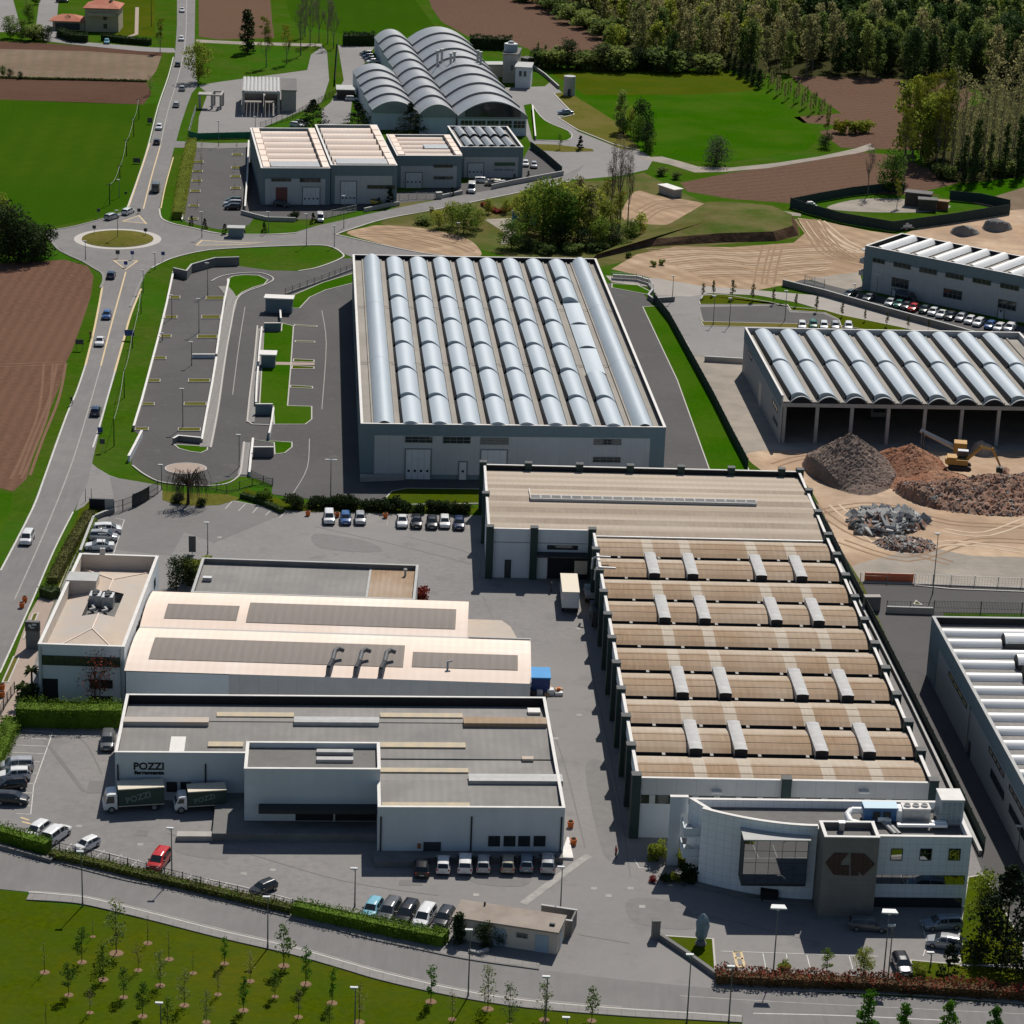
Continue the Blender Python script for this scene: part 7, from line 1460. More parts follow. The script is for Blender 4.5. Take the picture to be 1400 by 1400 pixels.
# orange planters and bollards on the pavement by the cream office
for i,(u,v,l) in enumerate(((34,823,'upper of two orange pots by the hedge end'),(30,831,'lower of two orange pots by the hedge end'),(3,943,'upper of two orange pots at the left edge'),(3,953,'lower of two orange pots at the left edge'),(780,1131,'orange drum on the lane, farther from the tool shop corner'),(784,1155,'orange drum on the lane beside the tool shop corner'),(421,705,'orange pot under the dark bushes, left'),(461,707,'orange pot under the dark bushes by the white car'),(527,708,'orange pot under the dark bushes in the gap'))):
    t=thing('planter_pot',l,'pot',P(u,v),0,'orange pots');mb=MB();mb.cyl(0,0,0,.8,.32,.42,10);mb.build('pot',MATS['plastic_orange'],t);mb=MB();mb.cyl(0,0,.802,.95,.36,.2,8);mb.build('soil',MATS['bark'],t)
def cone():
    a,b=P(777,1176),P(773,1150);t=thing('corner_slab','pale wedge shaped slab at the right foot of the tool shop','slab',a,R(0));mb=MB();mb.prism([(-1.0,0),(.6,0),(.1,5.4),(-.1,5.4)],0,.35);mb.build('slab',MATS['coping'],t)
cone()
# people
SKIN=paint('skin',(.45,.27,.19),.6)
def person(u,v,label,top,legs,hair=(.03,.02,.015),bike=False,rz=0.0):
    p=P(u,v);t=thing('person',label,'person',(p.x,p.y,.05),rz)
    me=bpy.data.meshes.new('body');lean=.28 if bike else .03;zz=.30 if bike else 0
    V=[(0,0,.95),(lean*.5,0,1.2),(lean,0,1.42),(lean+.02,0,1.52),(lean+.04,0,1.63),(lean+.05,0,1.72),(0,-.1,.9),(.08+zz,-.11,.5),(-.05+zz*.5,-.11,.06),(.12+zz*.5,-.11,.04),(0,.1,.9),(.02+zz*.7,.11,.5+zz*.5),(.06+zz*.2,.11,.06+zz*.4),(.22+zz*.2,.11,.04+zz*.4),(lean,-.2,1.40),(lean+(.18 if bike else-.05),-.24,1.15),(lean+(.4 if bike else .1),-.22,.98 if bike else .9),(lean,.2,1.40),(lean+(.18 if bike else .04),.24,1.15),(lean+(.4 if bike else .16),.22,.98 if bike else .92)]
    E_=[(0,1),(1,2),(2,3),(3,4),(4,5),(0,6),(6,7),(7,8),(8,9),(0,10),(10,11),(11,12),(12,13),(2,14),(14,15),(15,16),(2,17),(17,18),(18,19)]
    rad=[.15,.15,.16,.06,.10,.09,.1,.07,.05,.04,.1,.07,.05,.04,.065,.05,.04,.065,.05,.04]
    me.from_pydata([(x,y,z+(.1 if bike else 0)) for x,y,z in V],E_,[]);o=bpy.data.objects.new('body',me);COL.objects.link(o);m_=o.modifiers.new('skin','SKIN');sv_=me.skin_vertices[0].data
    for i,r in enumerate(rad):sv_[i].radius=(r,r);sv_[i].use_root=(i==0)
    o.modifiers.new('sub','SUBSURF').levels=1;bpy.context.view_layer.update();me2=bpy.data.meshes.new_from_object(o.evaluated_get(bpy.context.evaluated_depsgraph_get()));bpy.data.objects.remove(o)
    me2.materials.clear();[me2.materials.append(x) for x in (paint('cloth_'+label[:18].replace(' ','_'),top,.8),paint('legs_'+label[:18].replace(' ','_'),legs,.8),SKIN,paint('hair_dark',hair,.7))]
    for pl in me2.polygons:z=pl.center.z-(.1 if bike else 0);far=abs(pl.center.y)>.17;pl.material_index=3 if z>1.69 else 2 if z>1.5 or (far and z<1.0) else 0 if z>.9 else 1;pl.use_smooth=True
    inst(me2,'body',t)
    if bike:
        b=thing('bicycle','bicycle under the '+label.split(' riding')[0]+' at the road verge','bicycle',(p.x,p.y,.05),rz)
        for x in (-.5,.55):
            mb=MB();n=14;pts=[(x+.33*math.cos(2*math.pi*i/n),0,.34+.33*math.sin(2*math.pi*i/n)) for i in range(n+1)];[mb.tube(c,d,.025,.025,4) for c,d in zip(pts,pts[1:])];mb.build('wheel',TYRE,b)
        mb=MB();[mb.tube(c,d,.022,.022,5) for c,d in (((-.5,0,.34),(0,0,.32)),((0,0,.32),(-.12,0,.85)),((0,0,.32),(.42,0,.8)),((-.12,0,.85),(.42,0,.85)),((.55,0,.34),(.4,0,1.0)),((-.5,0,.34),(-.12,0,.82)))];mb.build('frame',TRIM,b);mb=MB();mb.tube((.42,-.28,1.02),(.42,.28,1.02),.02);mb.build('handlebar',TRIM,b);MB().box(-.24,.02,-.07,.07,.86,.92).build('saddle',TRIM,b)
    return t
person(842,1174,'person in a red jacket and dark trousers walking in the yard',(.35,.03,.03),(.03,.03,.04),rz=R(200))
person(753,810,'person in dark clothes standing by the white box lorry',(.04,.05,.07),(.03,.03,.035),rz=R(30))
person(124.5,464,'person in red riding a bicycle on the verge of the main road',(.2,.04,.03),(.03,.03,.03),bike=True,rz=R(258));person(98.5,554,'person in black riding a bicycle on the verge of the main road',(.02,.02,.025),(.02,.02,.02),bike=True,rz=R(258))
# --- vegetation
def rsph(rn,r=1.0):
    while True:
        v=Vector((rn.uniform(-1,1),rn.uniform(-1,1),rn.uniform(-1,1)))
        if .02<v.length_squared<1:return v*r
def leafq(mb,c,s,rn,up=.4):
    n=rsph(rn).normalized();n.z+=up;n.normalize();a=n.orthogonal().normalized();a.rotate(Matrix.Rotation(rn.uniform(0,6.28),3,n));b=n.cross(a);k=s*rn.uniform(.6,1.25);a*=k;b*=k*rn.uniform(.5,.9)
    mb.add([c-a,c-b*.9,c+a,c+b*.9],[(0,1,2,3)])
def clump(mb,c,r,n,s,rn,up=.4,sq=(1,1,.8)):
    for _ in range(n):
        v=rsph(rn);v=v.normalized()*(v.length**.6)*r;leafq(mb,c+Vector((v.x*sq[0],v.y*sq[1],v.z*sq[2])),s,rn,up)
def branchy(mb,p,d,L,r,depth,rn,tips,nb=3,spread=.6,upw=.25):
    n=3;q=p.copy()
    for i in range(n):
        d2=(d+rsph(rn,.18)+Vector((0,0,upw*.3))).normalized();e=q+d2*(L/n);mb.tube(q,e,r*(1-.28*i/n),r*(1-.28*(i+1)/n),5 if depth>1 else 3);q,d=e,d2
    if depth<=0:tips.append(q);return
    for i in range(nb):
        a=(d+rsph(rn,spread)+Vector((0,0,upw))).normalized();branchy(mb,q-d*L*rn.uniform(0,.35),a,L*rn.uniform(.55,.8),r*.6,depth-1,rn,tips,nb,spread,upw)
def mk_tree(kind,seed,leaf,h,w,nclump,nleaf,ls,base=.3,trunk_r=.16,shape='round',bark='bark',r=None):
    rn=random.Random(seed);tb=MB();cb=MB();tips=[]
    tb.cyl(0,0,0,h*base*1.1,trunk_r,trunk_r*.75,7);top=Vector((0,0,h*base))
    if shape=='cone':
        tb.cyl(0,0,h*base*1.1,h*.97,trunk_r*.75,trunk_r*.1,6)
        for i in range(nclump):
            t=(i+rn.random())/nclump;z=h*(base+(1-base)*t);rr=w*(1-t)**.8*.5*rn.uniform(.6,1.1)+.05;a=rn.uniform(0,6.28);c=Vector((rr*math.cos(a),rr*math.sin(a),z-rr*.15));clump(cb,c,max(.25,w*.22*(1-t*.75)),nleaf,ls,rn,.2,(1,1,.5))
            if i % 2==0:tb.tube((0,0,z+.1),c,trunk_r*.18,.01,3)
    else:
        tb.cyl(0,0,h*base*1.1,h*.86,trunk_r*.75,trunk_r*.12,6)
        for i in range(nclump):
            t=(i+.5)/nclump;
            if shape=='column':pr=.75+.25*math.sin(t*3.1)
            elif shape=='vase':pr=.35+.75*t if t<.8 else 1.0-(t-.8)*2.0
            elif shape=='egg':pr=math.sin(math.pi*min(1,.12+t*.86))**.6*(1.1-.45*t)
            else:pr=math.sin(math.pi*(.1+.85*t))**.55
            z=h*(base+(1-base)*t)*.97;a=rn.uniform(0,6.28);rr=w*.5*pr*math.sqrt(rn.random())*.85;c=Vector((rr*math.cos(a),rr*math.sin(a),z));rc=(r or w*.24)*rn.uniform(.7,1.2)
            clump(cb,c,rc,int(nleaf*rn.uniform(.6,1.3)),ls,rn)
            z0=max(h*base*.8,z-rr*1.2-h*.05);tb.tube((0,0,z0),c,trunk_r*.32,.015,4)
    return tb.mesh('trunk',[MATS[bark]]),cb.mesh('crown',[FOL[leaf]])
def mk_bare(seed,h,leaf=None,depth=3,nb=4,spread=.5,r=.2,nleaf=4,ls=.25,base=.25,upw=.35,bark='bark_grey',multi=1):
    rn=random.Random(seed);tb=MB();cb=MB();tips=[]
    for k in range(multi):
        o=Vector((rn.uniform(-.4,.4),rn.uniform(-.4,.4),0)) if multi>1 else Vector();d=Vector((rn.uniform(-.25,.25),rn.uniform(-.25,.25),1)).normalized() if multi>1 else Vector((0,0,1))
        e=o+d*h*base;tb.tube(o,e,r,r*.75,7);q=e;rr=r*.75;steps=6
        for i in range(steps):
            f=q+(d+rsph(rn,.12)).normalized()*h*(1-base)*.9/steps;tb.tube(q,f,rr,rr*.78,6);
            for b in range(nb-1):
                a=rn.uniform(0,6.28);dd=Vector((math.cos(a)*spread,math.sin(a)*spread,.55+upw)).normalized();branchy(tb,q.lerp(f,rn.random()),dd,h*.16*(1.15-.5*i/steps),rr*.45,depth-1,rn,tips,3,spread,upw)
            q=f;rr*=.78
    for t in tips:clump(cb,t,h*.035,nleaf,ls,rn)
    return tb.mesh('trunk',[MATS[bark]]),cb.mesh('crown',[FOL[leaf or 'twig']])
PROTO={}
def proto(k,*a,**kw):PROTO.setdefault(k,[]).append(mk_tree(k,*a,**kw))
for s in (1,2,3):proto('spring',s,'spring',10,6.5,34,55,.26,base=.18);proto('green',20+s,'green',10,7,34,60,.26,base=.15);proto('darktree',40+s,'dark',10,7.5,38,60,.27,base=.1)
for s in (1,2):proto('conifer',60+s,'conifer',12,7.4,70,36,.24,base=.06,shape='cone',trunk_r=.2);proto('cypress',70+s,'dark',5,2.2,34,40,.16,base=.03,shape='egg',trunk_r=.1);proto('smallconifer',75+s,'conifer',3,1.6,26,34,.13,base=.03,shape='cone',trunk_r=.07)
for s in (1,2,3,4):
    proto('sap_leafy',80+s,'green',5,1.9,20,26,.12,base=.28,trunk_r=.05,shape='egg',r=.42);proto('sap_pale',90+s,'pale',5.2,2.0,22,17,.11,base=.2,trunk_r=.045,shape='egg',r=.5);proto('sap_thin',100+s,'olive',4.5,.6,10,5,.08,base=.25,trunk_r=.045,shape='column',r=.28);proto('sap_slim',110+s,'vivid',4.6,.9,18,22,.11,base=.22,trunk_r=.045,shape='column',r=.3);proto('sap_sparse',120+s,'olive',4.8,1.4,15,11,.10,base=.3,trunk_r=.045,shape='egg',r=.42)
for s in (1,2,3):proto('street',130+s,'hedge_dull',4.6,1.2,20,20,.14,base=.3,trunk_r=.06,shape='egg',r=.36)
for s in (1,2):proto('colbright',140+s,'vivid',5.2,2.0,34,40,.14,base=.08,trunk_r=.07,shape='egg',r=.45)
for s in (1,2,3,4):proto('wood_olive',200+s,'olive',22,6.5,26,34,.5,base=.3,trunk_r=.22,shape='egg',bark='bark_grey',r=1.8);proto('wood_green',210+s,'forest',20,8,30,46,.55,base=.15,trunk_r=.25,shape='egg',r=2.0);proto('wood_dark',220+s,'forest_dark',19,9,30,50,.6,base=.08,trunk_r=.28,shape='round',r=2.3);proto('wood_bright',230+s,'spring',18,7.5,28,44,.5,base=.15,trunk_r=.22,shape='round',r=1.9)
for s in (1,2,3):proto('tall_thin',240+s,'olive',25,3.4,34,13,.30,base=.15,trunk_r=.2,shape='column',bark='bark_grey',r=1.1)
PROTO['ivy_tall']=[mk_tree('x',250+s,'forest_dark',15,2.0,22,40,.34,base=.02,trunk_r=.4,shape='egg',r=.9) for s in (1,2)]
PROTO['bare']=[mk_bare(300+s,16,'twig',3,5,.5,.2,5,.13) for s in (1,2)];PROTO['bare_poplar']=[mk_bare(310+s,19,'twig',3,5,.36,.2,4,.13,.25,.6) for s in (1,2,3)]
PROTO['bare_bud']=[mk_bare(320+s,12,'yellow',3,5,.62,.16,9,.15,.2) for s in (1,2)]
def bushm(seed,leaf,w=2.0,h=1.6,n=22,nl=45,s=.12):
    rn=random.Random(seed);cb=MB();tb=MB();
    for i in range(n):a=rn.uniform(0,6.28);rr=w*.5*math.sqrt(rn.random())*.75;z=h*rn.uniform(.15,.85)*(1-.35*(rr/w*2)**2);c=Vector((rr*math.cos(a),rr*math.sin(a),z));clump(cb,c,w*.2,nl,s,rn);tb.tube((0,0,0),c,.03,.01,3)
    return tb.mesh('stem',[MATS['bark']]),cb.mesh('foliage',[FOL[leaf]])
for k,lf in (('bush_dark','dark'),('bush_green','green'),('bush_spring','spring'),('bush_red','red'),('bush_yellow','yellow'),('bush_forest','forest')):PROTO[k]=[bushm(400+i+len(k),lf) for i in range(2)]
PROTO['bush_grey']=[mk_tree('x',431,'greyleaf',8,9.5,46,60,.24,base=.1,shape='round')]
BASEH={'spring':10,'green':10,'darktree':10,'conifer':12,'cypress':5,'smallconifer':3,'sap_leafy':5,'sap_pale':5.2,'sap_thin':4.5,'sap_slim':4.6,'sap_sparse':4.8,'street':4.6,'colbright':5.2,'wood_olive':22,'wood_green':20,'wood_dark':19,'wood_bright':18,'tall_thin':25,'ivy_tall':15,'bare':16,'bare_poplar':19,'bare_bud':12,'bush_grey':8}
TRN=random.Random(77)
def tree(kind,u,v,tv=None,label='',h=None,group=None,name=None,cat=None,wide=1.0,p=None):
    bush=kind.startswith('bush') and kind !='bush_grey';p=P(u,v) if p is None else p;hh=h if h else hgt(u,v,tv);base=BASEH.get(kind,1.7);s=hh/base
    n=name or ('shrub' if bush else 'sapling' if kind.startswith('sap') or kind=='street' else 'tree');t=thing(n,label,cat or ('shrub' if bush else 'tree'),p,TRN.uniform(0,6.28),group);t.scale=(s*wide,s*wide,s)
    a,b=TRN.choice(PROTO[kind]);inst(a,a.name.split('.')[0],t);inst(b,b.name.split('.')[0],t);return t
# park saplings
discm=MB();discm.cyl(0,0,0,.05,.55,.5,12);DISC=discm.mesh('mulch_ring',[MATS['mulch']])
SAP=[('sap_thin',61,1330,1285),('sap_leafy',112,1316,1267),('sap_thin',127,1281,1256),('sap_pale',159,1304,1229),('sap_thin',202,1290,1249),('sap_thin',231,1312,1270),('sap_leafy',141,1340,1288),('sap_leafy',94,1361,1315),('sap_sparse',189,1327,1288),('sap_pale',219,1348,1297),('sap_leafy',169,1364,1321),('sap_thin',264,1331,1297),('sap_pale',252,1375,1324),('sap_leafy',195,1390,1342),('sap_sparse',123,1385,1351),('sap_slim',307,1318,1279),('sap_sparse',298,1360,1324),('sap_sparse',342,1342,1300),('sap_leafy',388,1321,1264),('sap_slim',333,1382,1336),('sap_leafy',376,1363,1327),('sap_sparse',408,1391,1350),('sap_pale',282,1398,1354),('sap_slim',418,1346,1294),('sap_leafy',229,1408,1360),('sap_thin',63,1404,1366),('sap_slim',454,1372,1322),('sap_leafy',450,1406,1372),('sap_slim',589,1370,1318),('sap_sparse',618,1394,1354),('sap_pale',667,1380,1320),('sap_pale',696,1404,1344),('sap_pale',744,1395,1340),('sap_leafy',809,1396,1349),('sap_sparse',491,1398,1345)]
KN={'sap_thin':'bare thin sapling','sap_leafy':'leafy green sapling','sap_pale':'pale feathery sapling','sap_slim':'slim upright sapling','sap_sparse':'sparse young sapling'}
cnt={}
for k,u,v,tv in sorted(SAP,key=lambda a:a[1]):
    cnt[k]=cnt.get(k,0)+1;t=tree(k,u,v,tv,f"{KN[k]} on the park lawn, {ORD[cnt[k]]} such one from the left",group='saplings on the park lawn');t.scale=(t.scale[2]*1.15,t.scale[2]*1.15,t.scale[2])
    inst(DISC,'mulch_ring',t,(0,0,.035/t.scale[2]))
for i,(u,v,tv) in enumerate(((1183,1428,1354),(1233,1436,1372),(1294,1434,1368),(1357,1440,1376))):tree('colbright',u,v,tv,f"bright green columnar tree at the bottom edge, {ORD[i+1]} from the left",group='columnar trees at the bottom edge')
# around the white office
tree('conifer',1372,1310,1184,'broad dark conifer right of the white office',wide=1.25);tree('spring',1342,1285,1192,'yellow green tree against the right end of the white office',wide=.75);tree('smallconifer',1296,1333,1292,'small dark cone shaped conifer by the red hedge');tree('sap_leafy',1130,1331,1296,'small bushy tree in the red hedge, left of two',wide=1.5);tree('spring',1180,1334,1296,'small bushy yellow green tree in the red hedge, right of two');tree('bush_spring',1073,1330,h=1.6,label='low yellow green shrub in the red hedge');tree('bush_spring',1256,1334,h=1.6,label='low bright shrub by the dark car at the red hedge');tree('bush_spring',899,1178,h=3.1,label='clipped bright green ball shrub beside the white portal',wide=.75)
tree('bush_dark',941,1205,h=2.4,label='dark shrub under the white balconies');tree('bush_yellow',922,1205,h=1.3,label='yellow shrub at the foot of the white portal');tree('bush_dark',909,1206,h=1.4,label='low dark shrub left of the yellow one at the portal');tree('bush_spring',931,1180,h=2.2,label='pale shrub between portal pillar and balconies');tree('bush_red',893,1206,h=.9,label='low brownish shrub at the very left of the portal bed')
tree('conifer',1400,1330,1235,'dark conifer cut by the right edge below the striped hall')
# tool shop surroundings
tree('cypress',628,1288,1248,'narrow dark pointed shrub at the left end of the lodge',wide=1.3);tree('darktree',662,1293,1262,'wide dark shrub mass in front of the lodge',wide=1.2);tree('darktree',686,1292,1266,'dark shrub in front of the lodge, right one');tree('darktree',241,804,762,'tall dark ball shaped tree by the cream office');tree('darktree',258,802,762,'second dark tree between the cream office and grey block');tree('bush_spring',270,795,h=4.5,label='bright shrub at the corner of the flat grey block');tree('bush_red',578,822,h=2.4,label='dark red shrub at the right end of the flat grey block')
def palm(u,v,tv,label):
    p=P(u,v);h=hgt(u,v,tv);t=thing('palm_tree',label,'palm',p);rn=random.Random(int(u));MB().cyl(0,0,0,h*.8,.17,.13,8).build('trunk',MATS['bark'],t);mb=MB()
    for i in range(34):
        a=rn.uniform(0,6.28);el=rn.uniform(-.5,1.2);d=Vector((math.cos(a)*math.cos(el),math.sin(a)*math.cos(el),math.sin(el)));L=rn.uniform(.9,1.5);o=Vector((0,0,h*.82));s=d.cross(Vector((0,0,1))).normalized()*.22;m_=o+d*L*.6;e=o+d*L+Vector((0,0,-.35));mb.add([o,m_-s,e,m_+s],[(0,1,2,3)])
    mb.build('crown',FOL['palm'],t)
palm(44,948,910,'palm beside the cream office, upper of two');palm(33,965,934,'palm beside the cream office, lower of two')
tree('bush_dark',38,960,h=3.0,label='dark shrub under the palms');PROTO['redtree']=[mk_tree('x',500,'red',7,5.4,26,22,.14,base=.3,trunk_r=.1,shape='vase')];BASEH['redtree']=7
tree('redtree',130,968,893,'red leaved tree in front of the cream office');
def willow(u,v,tv,label):
    p=P(u,v);h=hgt(u,v,tv);rn=random.Random(3);t=thing('tree',label,'tree',p);tb=MB();cb=MB();tb.tube((0,0,0),(.1,0,h*.45),.28,.2,8);top=Vector((.1,0,h*.45));rad=3.6
    for i in range(26):
        a=rn.uniform(0,6.28);rr=rad*rn.uniform(.35,1);e=Vector((rr*math.cos(a),rr*math.sin(a),h*rn.uniform(.72,1)*(1-.12*(rr/rad)**2)));tb.tube(top,top.lerp(e,.6)+Vector((0,0,h*.1)),.1,.05,5);tb.tube(top.lerp(e,.6)+Vector((0,0,h*.1)),e,.05,.03,4)
        for k in range(9):
            q=e.lerp(top,rn.uniform(0,.5))+rsph(rn,.5);L=rn.uniform(.25,.55)*h;cb.tube(q,q+Vector((math.cos(a)*.5,math.sin(a)*.5,-L*.5)),.03,.025,3);cb.tube(q+Vector((math.cos(a)*.5,math.sin(a)*.5,-L*.5)),q+Vector((math.cos(a)*.55,math.sin(a)*.55,-L)),.025,.015,3)
    tb.build('trunk',MATS['bark'],t);cb.build('crown',FOL['twig'],t)
willow(257,690,636,'bare weeping tree on the grass by the yard gate');tree('bush_dark',243,688,h=2.0,label='dark shrub left of the bare weeping tree');tree('bush_dark',276,692,h=1.6,label='dark shrub right of the bare weeping tree')
BSH=[(362,686,2.3,'spring'),(402,694,2.6,'dark'),(428,694,2.0,'dark'),(441,694,2.2,'dark'),(455,695,2.1,'dark'),(468,694,2.4,'dark'),(481,695,2.5,'dark'),(500,697,2.0,'dark'),(513,697,1.9,'dark'),(525,698,2.4,'dark'),(539,698,2.5,'dark'),(552,699,2.0,'dark'),(572,702,1.8,'dark'),(592,699,2.0,'dark'),(606,700,2.0,'dark'),(620,701,2.1,'dark'),(634,702,2.0,'dark')]
for i,(u,v,h,l) in enumerate(BSH):tree('bush_green' if l=='spring' else 'bush_dark',u,v,h=h*1.12,label='clipped green cube like shrub, first of the row below the large hall' if i==0 else f"dark shrub in the row below the large hall, {ORD[i+1]} from the left",group='shrubs below the large hall',wide=1.05)
# hedges
def hedge(px,w,h,leaf,label,dens=26,s=.13,cat='hedge',name='hedge',leaf2=None,amp=.05):
    pts=PX(px);o=pts[0].copy();t=thing(name,label,cat,o);pts=[p-o for p in pts];rn=random.Random(len(label));mb=MB();strip(mb,pts,-w/2*.8,w/2*.8,0,h*(.9-amp*1.5));mb.build('core',FOL[leaf],t);lb=MB();lb2=MB()
    for a,b in zip(pts,pts[1:]):
        d=(b-a);L=d.length;d=d/L;nrm=Vector((-d.y,d.x,0));n=int(L*(w+2*h)*dens)
        for i in range(n):
            x=rn.uniform(-.1,L+.1);q=rn.random()*(w+2*h)
            if q<h:off,z=-w/2,q
            elif q<h+w:off,z=-w/2+q-h,h
            else:off,z=w/2,q-h-w
            wv=1+amp*(math.sin(x*1.7+len(label))+math.sin(x*.61)+rn.uniform(-.6,.6));c=a+d*x+nrm*(off*(1+amp*math.sin(x*2.3))+rn.uniform(-.12,.12)*w)+Vector((0,0,max(.05,z*wv+rn.uniform(-.12,.08)*h)));leafq(lb2 if leaf2 and z>h*.7 and rn.random()<.5 else lb,c,s,rn,.5)
    lb.build('foliage',FOL[leaf],t)
    if leaf2:lb2.build('foliage',FOL[leaf2],t)
    return t
hedge([(24,990),(90,992),(167,992)],2.6,3.2,'hedge','tall clipped hedge below the cream office');hedge([(18,992),(0,1030),(-40,1110)],2.4,1.6,'hedge','clipped bright hedge at the left edge beside the parking bays')
hedge([(-40,1140),(0,1149),(66,1168)],1.6,2.0,'hedge','taller corner hedge beside the lower road, left end');hedge([(70,1172),(126,1184),(200,1202),(270,1218),(330,1232),(400,1248)],1.4,1.0,'hedge_dull','long clipped hedge above the lower road, left stretch',leaf2='hedge');hedge([(402,1249),(470,1264),(540,1279),(600,1291),(606,1284)],1.7,1.7,'hedge','clipped hedge above the lower road, right stretch to the lodge')
hedge([(978,1342),(1060,1346),(1160,1350),(1290,1358),(1420,1366)],1.7,1.5,'redbrown','long red leaved hedge below the white office',30,.17,leaf2='red',amp=.13);hedge([(124,706),(100,745),(80,783),(72,798)],1.7,1.2,'hedge_dull','rough olive hedge along the main road, upper row');hedge([(130,712),(115,745),(97,790)],.7,.7,'hedge','low bright hedge strip inside the rough olive one');hedge([(58,814),(70,818),(78,814)],1.6,1.6,'dark','short dark hedge at the foot of the rough olive one')
hedge([(330,680),(352,686),(378,698),(386,702)],1.0,.9,'dark','low dark hedge behind the striped parking corner');hedge([(262,200),(254,240),(243,300)],2.4,2.2,'spring','tall bright hedge along the left side of the workshops car park')
hedge([(81,50),(100,57),(120,58)],2.2,2.8,'dark','dark hedge round the corner of the terracotta roofed house',14,.22);hedge([(140,55),(170,59),(206,62)],2.0,2.2,'dark','dark hedge right of the lane at the terracotta roofed house',14,.22)
hedge([(470,62),(512,61)],3.0,4.0,'dark','dark hedge behind the arched shells, left part',10,.3);hedge([(642,66),(700,68)],3.0,4.2,'dark','dark hedge behind the arched shells, right part',10,.3);hedge([(660,281),(680,292),(705,286)],1.2,.9,'red','low red hedge by the cabin among the trees',20,.2)
hedge([(0,107),(60,109),(120,110),(200,112)],1.0,.6,'hedge_dull','thin weedy strip between the two brown fields',8,.3)
# street trees by the open shed
for i,(u,v,tv) in enumerate(((961,408,387),(975,405,383),(1001,409,382),(1029,413,388),(1057,416,394),(1088,420,401),(1116,427,404),(1151,434,414),(1182,440,423),(1212,447,426),(1241,450,432),(1269,451,436))):tree('street',u,v,tv,f"young slender tree on the verge behind the open shed, {ORD[i+1]} from the left",group='young trees behind the open shed')
for i,(u,v,tv) in enumerate(((262,308,295),(280,313,299),(307,320,306),(333,319,308),(361,318,304),(428,305,291))):tree('smallconifer',u,v,tv,f"small dark conifer along the front of the workshops car park, {ORD[i+1]} from the left",group='small conifers by the workshops')
for i,(u,v,tv,l) in enumerate(((518,281,270,'left of two conifers before the second workshop'),(533,281,258,'larger conifer at the corner of the second workshop'),(618,268,256,'conifer at the corner of the third workshop'),(703,249,238,'conifer at the rightmost workshop facade'),(722,246,234,'conifer right of the rightmost workshop'))):tree('smallconifer',u,v,tv,'small dark '+l,group='small conifers by the workshops')
for i,(u,v,tv) in enumerate(((275,232,208),(272,258,240),(324,205,190),(321,235,222),(321,262,250),(276,205,190),(270,285,272))):tree('sap_sparse',u,v,tv,f"thin young tree in a bed of the workshops car park, at {('the second left bed', 'the fourth left bed', 'the far right bed', 'the middle right bed', 'the near right bed', 'the far left corner', 'the near left bed')[i]}",group='young trees in the workshops car park')
tree('bush_dark',402,300,h=2.4,label='round dark bare shrub before the leftmost workshop');tree('sap_leafy',765,204,183,'slim tree on the green strip by the turning lot, left one');tree('smallconifer',793,205,186,'pointed tree on the green strip by the turning lot, right one')
# trees around the workshops and the arched works
tree('conifer',428,180,136,'dark dense conifer behind the leftmost workshop',wide=1.7);tree('conifer',490,172,140,'dark conifer left of the arched shells front',wide=1.9);tree('conifer',561,184,141,'tall dark conifer in front of the arched shells',wide=1.6);tree('bare_bud',526,176,146,'yellowish budding tree in front of the arched shells');tree('bare',597,178,152,'bare tree in front of the middle shells');
tree('spring',271,112,60,'olive tree at the canopy yard entrance on the main road',wide=1.1);tree('bare_bud',219,72,30,'budding tree at the lane mouth by the hedged garden');tree('sap_sparse',205,130,103,'thin tree at the corner of the brown fields',wide=1.8);tree('cypress',338,72,14,'dark ivy clad tree on the grass by the track',wide=1.0);tree('bare_bud',364,92,30,'budding tree on the grass by the track, right of the dark one');tree('bare_bud',392,88,40,'smaller budding tree by the bend of the track')
for i,(u,v,tv) in enumerate(((411,76,6),(424,62,-2),(436,58,-4),(448,60,0),(417,50,-8),(456,66,8))):tree('bare',u,v,tv,f"bare tree in the clump beyond the track, {ORD[i+1]} from the front left",group='bare trees beyond the track')
for i,(u,v,tv,k) in enumerate(((14,52,22,'green'),(30,54,26,'green'),(46,55,30,'bush_forest'),(64,56,36,'darktree'),(4,104,90,'green'),(14,106,94,'darktree'),(28,108,98,'darktree'),(40,30,6,'green'),(36,14,-10,'sap_sparse'),(48,6,-14,'green'),(92,40,22,'darktree'))):tree(k,u,v,tv,f"bushy tree near the lane at the top left, {ORD[i+1]} of the scatter from the edge",group='bushy trees at the top left',wide=1.2)
for i,(u,v,tv) in enumerate(((-6,352,290),(12,356,282),(30,358,300),(46,357,318),(62,354,310),(20,340,300),(50,345,308))):tree('darktree',u,v,tv,f"dark tree in the left edge clump by the roundabout, {ORD[i+1]} from the left",group='dark trees at the left edge',wide=1.15)
tree('spring',6,330,268,'paler tree rising behind the dark clump at the left edge',wide=.7)
